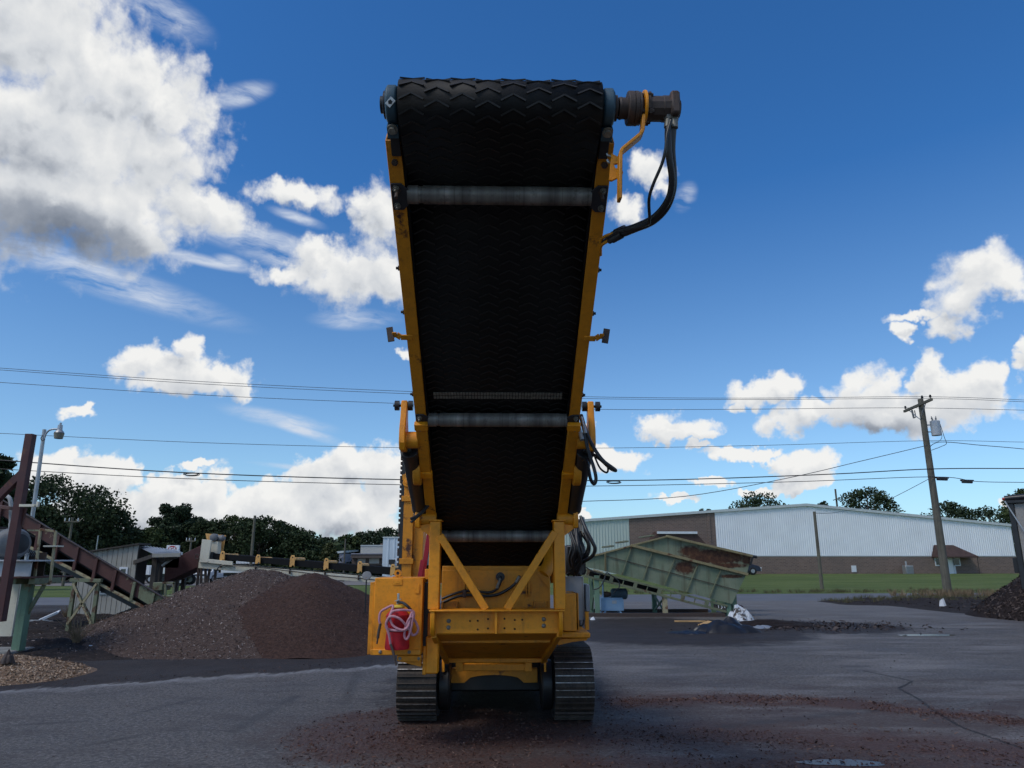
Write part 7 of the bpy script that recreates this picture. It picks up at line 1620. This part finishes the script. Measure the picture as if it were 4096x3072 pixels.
# floodlight on a stick in front of the cream conveyor
sl = Thing('stake_light', 'grey round flood lamp on a thin black stake beside the yellow tool box', 'lamp', (at(1464, 2350, 16).x, 16, 0))
c = at(1466, 2308, 16); mb = MB(); mb.cyl((at(1464, 2380, 16).x, 16, 0.4), (c.x, 16, c.z - 0.03), 0.014, n=8); sl.part(mb, 'stake', M['black'])
mb = MB(); mb.lathe(c + Vector((0, 0.03, 0.0)), (0.15, -1, 0.55), [(0, 0.02), (0.0, 0.06), (0.035, 0.095), (0.07, 0.10), (0.075, 0.08)], 18); sl.part(mb, 'lamp_head', M['motor'])
# ------------------------------------------------------------------ far buildings and vehicles
def gland(px, py):
    d = ray(px, py); k = 40.0
    while k < 260:
        if EYE + d.z * k <= land(d.x * k, d.y * k) + 0.06: break
        k += 0.25
    return Vector((d.x * k, d.y * k, land(d.x * k, d.y * k) + 0.06))
def block(T, name, mat, x0, y0, x1, y1, Y, depth, bevel=0.0):
    a, b2 = at(x0, y0, Y), at(x1, y1, Y); mb = MB(); mb.box(min(a.x, b2.x), max(a.x, b2.x), Y, Y + depth, min(a.z, b2.z), max(a.z, b2.z)); return T.part(mb, name, mat, bevel)
M['beigewall'] = mat_simple('beige_wall', (0.42, 0.41, 0.37), 0.8, var=0.06, scale=0.4)
M['bluewhite'] = mat_simple('pale_blue_metal', (0.50, 0.57, 0.62), 0.55, var=0.05, scale=0.5)
M['brownroof'] = mat_simple('brown_fascia', (0.10, 0.078, 0.066), 0.8, var=0.1)
M['lilac'] = mat_simple('grey_metal_shed', (0.25, 0.25, 0.29), 0.6, var=0.08)
bY = 100.0
bb = Thing('flat_building', 'low beige flat-roofed building with brown fascia left of the white tower', 'building', (at(1470, 2255, bY).x, bY, -0.9))
block(bb, 'lower_wall', M['brownroof'], 1408, 2232, 1531, 2262, bY + 1.0, 12)
block(bb, 'fascia', M['brownroof'], 1404, 2217, 1531, 2232, bY, 14)
block(bb, 'flat_roof', M['lilac'], 1404, 2213, 1531, 2217, bY - 0.1, 14)
block(bb, 'upper_wall', M['beigewall'], 1443, 2182, 1531, 2213, bY + 5, 9)
block(bb, 'parapet', M['trim'], 1442, 2180, 1531, 2183, bY + 4.9, 9.1)
for x0, x1 in ((1431, 1442), (1444, 1461), (1477, 1516)): block(bb, 'roller_door', M['beigewall'], x0, 2234, x1, 2254, bY + 0.9, 0.08)
block(bb, 'chimney', M['brick'], 1522, 2174, 1530, 2184, bY + 6, 1)
bt = Thing('metal_tower', 'tall pale blue metal building block beside the machine', 'building', (at(1560, 2260, 96).x, 96, -0.9))
mb = ribbed(at(1533, 2200, 96).x, at(1700, 2200, 96).x, lambda x: -1.0, lambda x: at(1560, 2152, 96).z, 0.8, 0.06, 96.0); bt.part(mb, 'ribbed_wall', M['bluewhite'], smooth=False)
block(bt, 'wall_core', M['bluewhite'], 1533, 2153, 1690, 2262, 96.02, 12); block(bt, 'roof_trim', M['trim'], 1531, 2147, 1700, 2152, 95.9, 12.2)
block(bt, 'side_lean_to', M['black'], 1556, 2238, 1578, 2258, 95, 1); block(bt, 'white_ladder', M['white_plastic'], 1578, 2232, 1590, 2262, 95.2, 0.3)
bs = Thing('metal_shed', 'small grey metal shed at the end of the woods', 'shed', (at(1350, 2250, 112).x, 112, -0.9))
block(bs, 'wall', M['lilac'], 1330, 2214, 1372, 2254, 112, 10)
mb = MB(); a, b2 = at(1326, 2216, 111.8), at(1374, 2211, 111.8); mb.add([(a.x, 111.8, a.z), (b2.x, 111.8, b2.z), (b2.x, 123, b2.z + .3), (a.x, 123, a.z + .3), (a.x, 111.8, a.z + .3), (b2.x, 111.8, b2.z + .3), (b2.x, 123, b2.z + .6), (a.x, 123, a.z + .6)], [(0,3,2,1),(4,5,6,7),(0,1,5,4),(1,2,6,5),(2,3,7,6),(3,0,4,7)]); bs.part(mb, 'roof', M['trim'])
# --- vehicles
def wheel(T, x, y, z, r, w, ax):
    d = Vector(ax); c = Vector((x, y, z)); mb = MB(); mb.lathe(c - d * w / 2, d, [(0, r * 0.5), (0, r * 0.85), (w * 0.15, r), (w * 0.85, r), (w, r * 0.85), (w, r * 0.5)], 16); wl = T.part(mb, 'wheel', M['tyre']); mb = MB(); mb.cyl(c - d * (w / 2 + 0.01), c + d * (w / 2 + 0.01), r * 0.52, n=12); T.part(mb, 'rim', M['galv'], parent=wl)
def car(label, c, head, L, W, H, mat, name='parked_car', kind='suv', cat='car', group='vehicles parked on the far lot'):
    """c: ground point of the middle; head: 0 faces the camera, 1 side on"""
    T = Thing(name, label, cat, c, group); u = Vector((0, -1, 0)) if head == 0 else Vector((1, 0, 0)); v = Vector((u.y, -u.x, 0)) * -1
    def Q(a, b2, z): return Vector(c) + u * a + v * b2 + Vector((0, 0, z))
    if kind == 'pickup': prof = [(-L/2, .45*H/1.8), (-L/2, 1.05*H/1.8), (-.05*L, 1.08*H/1.8), (-.02*L, 1.7*H/1.8), (.14*L, 1.8*H/1.8), (.25*L, 1.15*H/1.8), (.47*L, 1.05*H/1.8), (L/2, .9*H/1.8), (L/2, .4*H/1.8)]
    elif kind == 'van': prof = [(-L/2, .35), (-L/2, H*.9), (-L*.45, H), (.15*L, H), (.3*L, H*.62), (.46*L, H*.52), (L/2, H*.4), (L/2, .35)]
    elif kind == 'truck': prof = [(-L/2, .6), (-L/2, 1.1), (.05*L, 1.1), (.05*L, H), (.3*L, H), (.34*L, H*.62), (.48*L, H*.58), (L/2, H*.5), (L/2, .5)]
    else: prof = [(-L/2, .4), (-L/2, .95), (-.46*L, H), (.1*L, H), (.24*L, .6*H), (.46*L, .52*H), (L/2, .42*H), (L/2, .35)]
    mb = MB(); mb.prism([Q(a, -W/2, z) for a, z in prof], v * W); T.part(mb, 'body', mat, 0.06, seg=2)
    hi = H * 0.95; lo = H * 0.64
    fx = {'pickup': (.17, .235), 'van': (.165, .29), 'truck': (.305, .337), 'suv': (.115, .225)}[kind]
    mb = MB(); mb.add([Q(fx[1]*L + .03, -W*.42, lo), Q(fx[1]*L + .03, W*.42, lo), Q(fx[0]*L + .03, W*.38, hi), Q(fx[0]*L + .03, -W*.38, hi)], [(0,1,2,3)]); T.part(mb, 'windscreen', M['glass'])
    for s_ in (-1, 1):
        mb = MB(); mb.add([Q(-.02*L if kind in ('pickup',) else (.06*L if kind == 'truck' else -.4*L), s_*(W/2+.006), lo), Q(fx[1]*L - .15, s_*(W/2+.006), lo), Q(fx[0]*L - .12, s_*(W/2+.006), hi*.97), Q(-.0*L if kind in ('pickup',) else (.06*L if kind == 'truck' else -.38*L), s_*(W/2+.006), hi*.97)], [(0,1,2,3)]); T.part(mb, 'side_window', M['glass'])
        mb = MB(); p = Q(L/2 + .01, s_*W*.36, H*.4 if kind != 'pickup' else H*.46); mb.box(p.x - .16, p.x + .16, p.y - .03, p.y + .03, p.z - .07, p.z + .07); T.part(mb, 'headlight', M['white_plastic'], 0.02)
        for a in (-.3, .32): q = Q(a*L, s_*(W/2 - .1), .36*H/1.6); wheel(T, q.x, q.y, q.z, .36*H/1.6, .22, v)
    mb = MB(); p = Q(L/2 + .02, 0, .3*H); a_, b_ = Q(L/2 + .03, -W*.48, .27*H), Q(L/2 + .03, W*.48, .27*H); mb.beam(a_, b_, .12, .16, up=(0, 0, 1)); T.part(mb, 'bumper', M['galv'], 0.02)
    mb = MB(); mb.beam(Q(L/2 + .015, -W*.26, .43*H), Q(L/2 + .015, W*.26, .43*H), .05, .2, up=(0, 0, 1)); T.part(mb, 'grille', M['black'])
    return T
def box_trailer(label, px0, py0, px1, py1, Y, mat, ribs=0, name='box_trailer', wheels=True, z0=None):
    a, b2 = at(px0, py0, Y), at(px1, py1, Y); zg = land(a.x, Y) + 0.06; T = Thing(name, label, 'trailer', ((a.x + b2.x) / 2, Y, zg), 'vehicles parked on the far lot')
    zb = max(zg + 1.0, b2.z); mb = MB(); mb.box(a.x, b2.x, Y, Y + 2.5, zb, a.z); T.part(mb, 'box', mat, 0.04)
    for i in range(ribs):
        x = a.x + (b2.x - a.x) * (i + 0.5) / ribs; mb = MB(); mb.box(x - 0.05, x + 0.05, Y - 0.06, Y - 0.001, zb, a.z - 0.05); T.part(mb, 'side_rib', mat)
    mb = MB(); mb.box(a.x + 0.1, b2.x - 0.1, Y + 0.5, Y + 2, zb - 0.3, zb - 0.001); T.part(mb, 'chassis', M['black'])
    if wheels:
        for f in (0.72, 0.86): wheel(T, a.x + (b2.x - a.x) * f, Y + 0.3, zg + 0.5, 0.5, 0.3, (0, 1, 0)); wheel(T, a.x + (b2.x - a.x) * f, Y + 2.2, zg + 0.5, 0.5, 0.3, (0, 1, 0))
        mb = MB(); q = a.x + (b2.x - a.x) * 0.2; mb.box(q - 0.08, q + 0.08, Y + 0.6, Y + 0.76, zg, zb - 0.3); T.part(mb, 'landing_leg', M['black'])
    return T
box_trailer('silver ribbed dump trailer seen through the rusty guard frame', 60, 2248, 255, 2296, 98, M['alu'], 16)
car('silver pickup parked beside the silver trailer', gland(262, 2316), 0, 5.4, 2.0, 1.85, M['carsilver'], 'pickup_truck', 'pickup', 'pickup')
box_trailer('white box trailer half hidden behind the shed', 500, 2262, 640, 2306, 86, M['carwhite'], 8)
box_trailer('white trailer body glimpsed behind the lean-to brace', 640, 2222, 735, 2296, 66, M['carwhite'], 0)
car('white flat-fronted truck behind the cream conveyor leg', gland(836, 2330), 0, 6.0, 2.4, 2.2, M['carwhite'], 'flatbed_truck', 'truck', 'truck')
box_trailer('long low white trailer under the cream conveyor left end', 885, 2262, 985, 2292, 74, M['carwhite'], 0)
box_trailer('white ribbed box trailer below the bare wooden pole', 946, 2224, 1016, 2255, 104, M['carwhite'], 6)
car('small white van right of the ribbed box trailer', gland(1072, 2290), 0, 4.8, 1.9, 2.0, M['carwhite'], 'parked_van', 'van', 'van')
car('white truck beside the red one on the far lot', gland(1118, 2288), 0, 6.0, 2.4, 2.9, M['carwhite'], 'box_truck', 'truck', 'truck')
car('red truck between white ones on the far lot', gland(1152, 2290), 0, 6.0, 2.4, 2.6, M['carred'], 'box_truck', 'truck', 'truck')
car('grey car behind the third yellow idler', gland(1205, 2291), 1, 4.6, 1.8, 1.5, M['carsilver'], 'parked_car', 'suv')
car('blue car between the third and fourth idlers', gland(1228, 2296), 1, 4.6, 1.8, 1.5, M['carblue'], 'parked_car', 'suv')
car('dark blue pickup left of the fourth yellow idler', gland(1275, 2296), 1, 5.2, 1.9, 1.8, M['cardark'], 'pickup_truck', 'pickup', 'pickup')
car('black vehicle right of the fourth yellow idler', gland(1346, 2298), 0, 4.8, 1.9, 1.7, M['cardark'], 'parked_car', 'suv')
car('tall white semi truck facing the camera by the beige building', gland(1396, 2292), 0, 7.0, 2.6, 4.4, M['carwhite'], 'semi_truck', 'truck', 'truck')
dvl = gland(3003, 2297); dvl = Vector((at(2944, 2290, 76).x, 76, land(at(2944, 2290, 76).x, 76) + 0.02))
car('dark blue van parked beside the warehouse behind the hopper end', dvl, 1, 4.6, 1.8, 1.75, M['cardark'], 'parked_van', 'van', 'van', 'van at the warehouse')
# ------------------------------------------------------------------ store sign
sgY = 92.0
a, b2 = at(667, 2181, sgY), at(712, 2230, sgY)
sg_ = Thing('store_sign', 'white square store sign with red oval above the shed roof', 'sign', ((a.x + b2.x) / 2, sgY, -0.8))
M['signred'] = mat_simple('sign_red', (0.33, 0.012, 0.02), 0.5, var=0.05)
mb = MB(); mb.box(a.x, b2.x, sgY, sgY + 0.3, b2.z, a.z); sg_.part(mb, 'sign_board', M['white_plastic'], 0.03)
mb = MB(); mb.box((a.x + b2.x) / 2 - 0.1, (a.x + b2.x) / 2 + 0.1, sgY + 0.05, sgY + 0.25, -0.9, b2.z); sg_.part(mb, 'sign_post', M['galv'])
oc = at(689, 2195, sgY); mb = MB(); mb.prism([Vector((oc.x + 0.53 * math.cos(t) * 1.0, sgY - 0.03, oc.z + 0.36 * math.sin(t))) for t in np.linspace(0, 2 * math.pi, 33)[:-1]], (0, 0.028, 0)); sg_.part(mb, 'red_oval', M['signred'])
tc_ = bpy.data.curves.new('letters', 'FONT'); tc_.body = 'IGA'; tc_.size = 0.52; tc_.align_x = 'CENTER'; tc_.align_y = 'CENTER'; tc_.shear = 0.22; tc_.extrude = 0.01; tc_.offset = 0.022
to = bpy.data.objects.new('letters_tmp', tc_); COL.objects.link(to); bpy.context.view_layer.update()
lm = bpy.data.meshes.new_from_object(to.evaluated_get(bpy.context.evaluated_depsgraph_get())); bpy.data.objects.remove(to)
lo_ = bpy.data.objects.new('sign_letters', lm); COL.objects.link(lo_); lm.materials.clear(); lm.materials.append(M['white_plastic'])
lo_.parent = sg_.root; lo_.matrix_parent_inverse = sg_.inv; lo_.location = (oc.x, sgY - 0.05, oc.z - 0.02); lo_.rotation_euler = (R(90), 0, 0)
# ------------------------------------------------------------------ strewn mulch, pebbles, weeds, litter
def scatter(name, label, cat, mat, pts, size, seed, flat=0.35, cut=0.0):
    rg = np.random.default_rng(seed); mb = MB()
    for (x, y, z) in pts:
        nn = (Vector((0, 0, 1)) + Vector(rg.normal(size=3) * flat)).normalized(); u = nn.cross(Vector(rg.normal(size=3))).normalized(); v = nn.cross(u)
        L = size * (0.35 + 1.1 * rg.random() ** 2 + (1.6 * rg.random() if rg.random() < 0.03 else 0)); w = L * (0.2 + 0.35 * rg.random()); p = Vector((x, y, z + 0.004)); t = nn * L * 0.18
        mb.add([p - u * L - v * w, p + u * L - v * w * .6, p + u * L * .8 + v * w, p - u * L * .7 + v * w * .8, p + t], [(3, 2, 1, 0), (0, 1, 4), (1, 2, 4), (2, 3, 4), (3, 0, 4)])
    o = mb.build(name, mat, None, smooth=False); tag(o, label, cat, kind='stuff'); return o
rg = np.random.default_rng(21); pts = []
def addband(f, n, wx0, wx1, sd):
    for _ in range(n):
        x = rg.uniform(wx0, wx1); y = f(x) + rg.normal() * sd * (1.8 if rg.random() < 0.2 else 1)
        if vnoise(x, y, 1.1, 9.0) + 0.6 * vnoise(x, y * 2, 2.6, 3.0) > rg.normal() * 0.22 - 0.05: pts.append((x, y, 0))
addband(lambda x: 10.0 - 1.35 * ((x - 2.6) / 3.0) ** 2, 9500, 0.9, 6.5, 0.24)
addband(lambda x: 8.05 - 0.5 * ((x - 1.0) / 3.0) ** 2, 8000, -2.0, 5.5, 0.36)
addband(lambda x: 6.95 - 0.25 * ((x - 1.5) / 3.0) ** 2, 3600, -1.4, 4.5, 0.26)
for _ in range(3000):
    r = math.sqrt(rg.random()); t = rg.random() * 6.283; pts.append((-1.0 + 1.35 * r * math.cos(t), 8.0 + 1.6 * r * math.sin(t), 0))
for _ in range(1200): pts.append((rg.uniform(-1.3, 0.9), rg.uniform(7.6, 8.8), 0))
scatter('strewn_mulch', 'red brown mulch strewn over the asphalt in front of the machine', 'mulch', M['chip_red'], pts, 0.0145, 5)
pts = []
for _ in range(900):
    x, y = rg.uniform(-5, 7), rg.uniform(6.2, 15); pts.append((x, y, 0))
for _ in range(500): pts.append((rg.uniform(2, 12), rg.uniform(14, 24), 0))
scatter('asphalt_crumbs', 'dark crumbs scattered over the asphalt', 'gravel', M['chip_dark'], pts, 0.013, 6)
pts = []
for _ in range(5200):
    x, y = rg.uniform(-13, -4.2), rg.uniform(13.6, 22.5); z = bank(x, y)
    if z > 0.02: pts.append((x, y, z))
scatter('soil_litter', 'chips and scraps lying on the black soil bank at the left', 'litter', M['chip_light'], pts, 0.026, 7, 0.5)
pts = []
for _ in range(2600):
    x, y = rg.uniform(13, 24), rg.uniform(24, 35.5); z = verge(x, y)
    if z > 0.03: pts.append((x, y, z))
scatter('verge_litter', 'dark scraps lying on the roadside verge', 'litter', M['chip_bark'], pts, 0.05, 8, 0.5)
pts = [(8.2 + rg.normal() * 1.3, 20.6 + rg.normal() * 0.8, 0.01) for _ in range(1300)]
scatter('bark_scraps', 'bark scraps strewn right of the white sack', 'litter', M['chip_bark'], pts, 0.05, 9, 0.5)
pts = []
for _ in range(700):
    f = rg.random(); x = -7.2 + 5.0 * f; pts.append((x, 14.15 + 0.52 * x + 0.25 + abs(rg.normal()) * 0.5, 0))
scatter('fine_crumbs', 'fine mulch crumbs along the asphalt edge below the piles', 'litter', M['chip_dark'], pts, 0.014, 10)
M['grassblade'] = mat_leaf('verge_grass', (0.05, 0.06, 0.022), (0.13, 0.11, 0.06))
def tufts(name, label, spots, mat, h, seed, kind=None, blades=26, spread=0.22):
    rg = np.random.default_rng(seed); mb = MB()
    for (x, y, z) in spots:
        for _ in range(blades):
            a = rg.random() * 6.283; r = rg.random() * spread; bx, by = x + r * math.cos(a), y + r * math.sin(a); hh = h * (0.4 + 0.8 * rg.random()); le = Vector((rg.normal() * 0.35 * hh, rg.normal() * 0.35 * hh, hh)); w = Vector((math.cos(a + 1.5), math.sin(a + 1.5), 0)) * 0.012 * (h / 0.3)
            p = Vector((bx, by, z)); mb.add([p - w, p + w, p + le * 0.6 + w * 0.6, p + le, p + le * 0.6 - w * 0.6], [(0, 1, 2, 3, 4)])
    o = mb.build(name, mat, None, smooth=False); tag(o, label, 'grass', kind='stuff'); return o
sp_ = []
for _ in range(230):
    x = rg.uniform(13, 26); y = road_y(x, -6.6) - abs(rg.normal()) * 1.3 - 0.1
    if verge(x, y) > 0.01: sp_.append((x, y, verge(x, y)))
tufts('verge_grass', 'rough grass and weeds along the near side of the road', sp_, M['grassblade'], 0.15, 3)
sp_ = [(PB.x + rg.normal() * 1.6, PB.y - abs(rg.normal()) * 1.2, 0.08) for _ in range(60)]
tufts('pole_weeds', 'dry tan weeds round the foot of the utility pole', sp_, M['fluff'], 0.35, 4)
sp_ = [(rg.uniform(4, 30), 0, 0) for _ in range(160)]; sp_ = [(x, road_y(x) + 0.3 + abs(rg.normal()) * 1.2, 0.02) for x, _, _ in sp_]
tufts('lawn_edge_weeds', 'taller weeds at the lawn edge beyond the road', sp_, M['grassblade'], 0.2, 5)
for i, (lb, px, py, hh) in enumerate((('tuft of dry tan weed on the soil bank by the grey pile', 300, 2605, 0.42), ('second thin dry weed beside the trestle foot', 385, 2535, 0.3), ('dry weed clump left of the trestle', 265, 2490, 0.3))):
    g = gnd(px, py); T = Thing('dry_weed', lb, 'weed', (g.x, g.y, 0.1), 'dry weeds on the soil bank'); r2 = np.random.default_rng(50 + i); mb = MB()
    for _ in range(70):
        a = r2.random() * 6.283; le = Vector((r2.normal() * 0.4 * hh, r2.normal() * 0.4 * hh, hh * (0.5 + 0.7 * r2.random()))); p = Vector((g.x + 0.06 * math.cos(a), g.y + 0.06 * math.sin(a), bank(g.x, g.y))); mb.tube([p, p + le * 0.55 + Vector((0, 0, 0.03)), p + le], 0.004, 4, rad=[0.005, 0.004, 0.002])
    T.part(mb, 'stems', M['fluff'])
def scrap(label, px, py, L, W, H, rot, mat, name='scrap_panel', cat='scrap', z=0.0):
    g = gnd(px, py); mb = MB(); mb.box(-L / 2, L / 2, -W / 2, W / 2, 0, H); mb.box(-L / 2, L / 2, -W / 2 - 0.02, -W / 2, 0, H * 3); o = mb.build(name, mat, None, 0.003); o.location = (g.x, g.y, max(0, bank(g.x, g.y)) + z); o.rotation_euler = rot; tag(o, label, cat); return o
scrap('bent white metal panel lying by the trestle', 190, 2505, 0.55, 0.25, 0.02, (0.3, -0.45, 0.2), M['white_plastic'], z=0.14)
scrap('long pale metal strip lying flat behind the white panel', 130, 2508, 0.9, 0.25, 0.02, (0, 0, 0.1), M['galv'])
scrap('dark bent metal scrap on the soil by the tan chips', 275, 2655, 0.5, 0.08, 0.02, (0.2, 0.1, 0.1), M['rustiron'])
scrap('small white scrap at the left toe of the grey pile', 372, 2610, 0.16, 0.1, 0.015, (0.2, 0.1, 0.4), M['white_plastic'], z=0.03)
crumple('rusty_drum', 'rusty crushed drum on the tan wood chips', 'drum', Vector((at(38, 2640, 11.6).x, 11.55, 0.26)), 0.10, 0.09, 0.2, M['rustiron'], 3.3)
g = gnd(3772, 2432); crumple('litter_bag', 'small white litter bag at the foot of the utility pole bank', 'bag', Vector((g.x, g.y, 0.05)), 0.13, 0.1, 0.45, M['white_plastic'], 5.5)
g = gnd(2371, 2480); crumple('litter_cup', 'small pale scrap on the dark soil beside the grey cabinets', 'litter', Vector((g.x, g.y, 0.01)), 0.07, 0.06, 0.12, M['white_plastic'], 8.1)
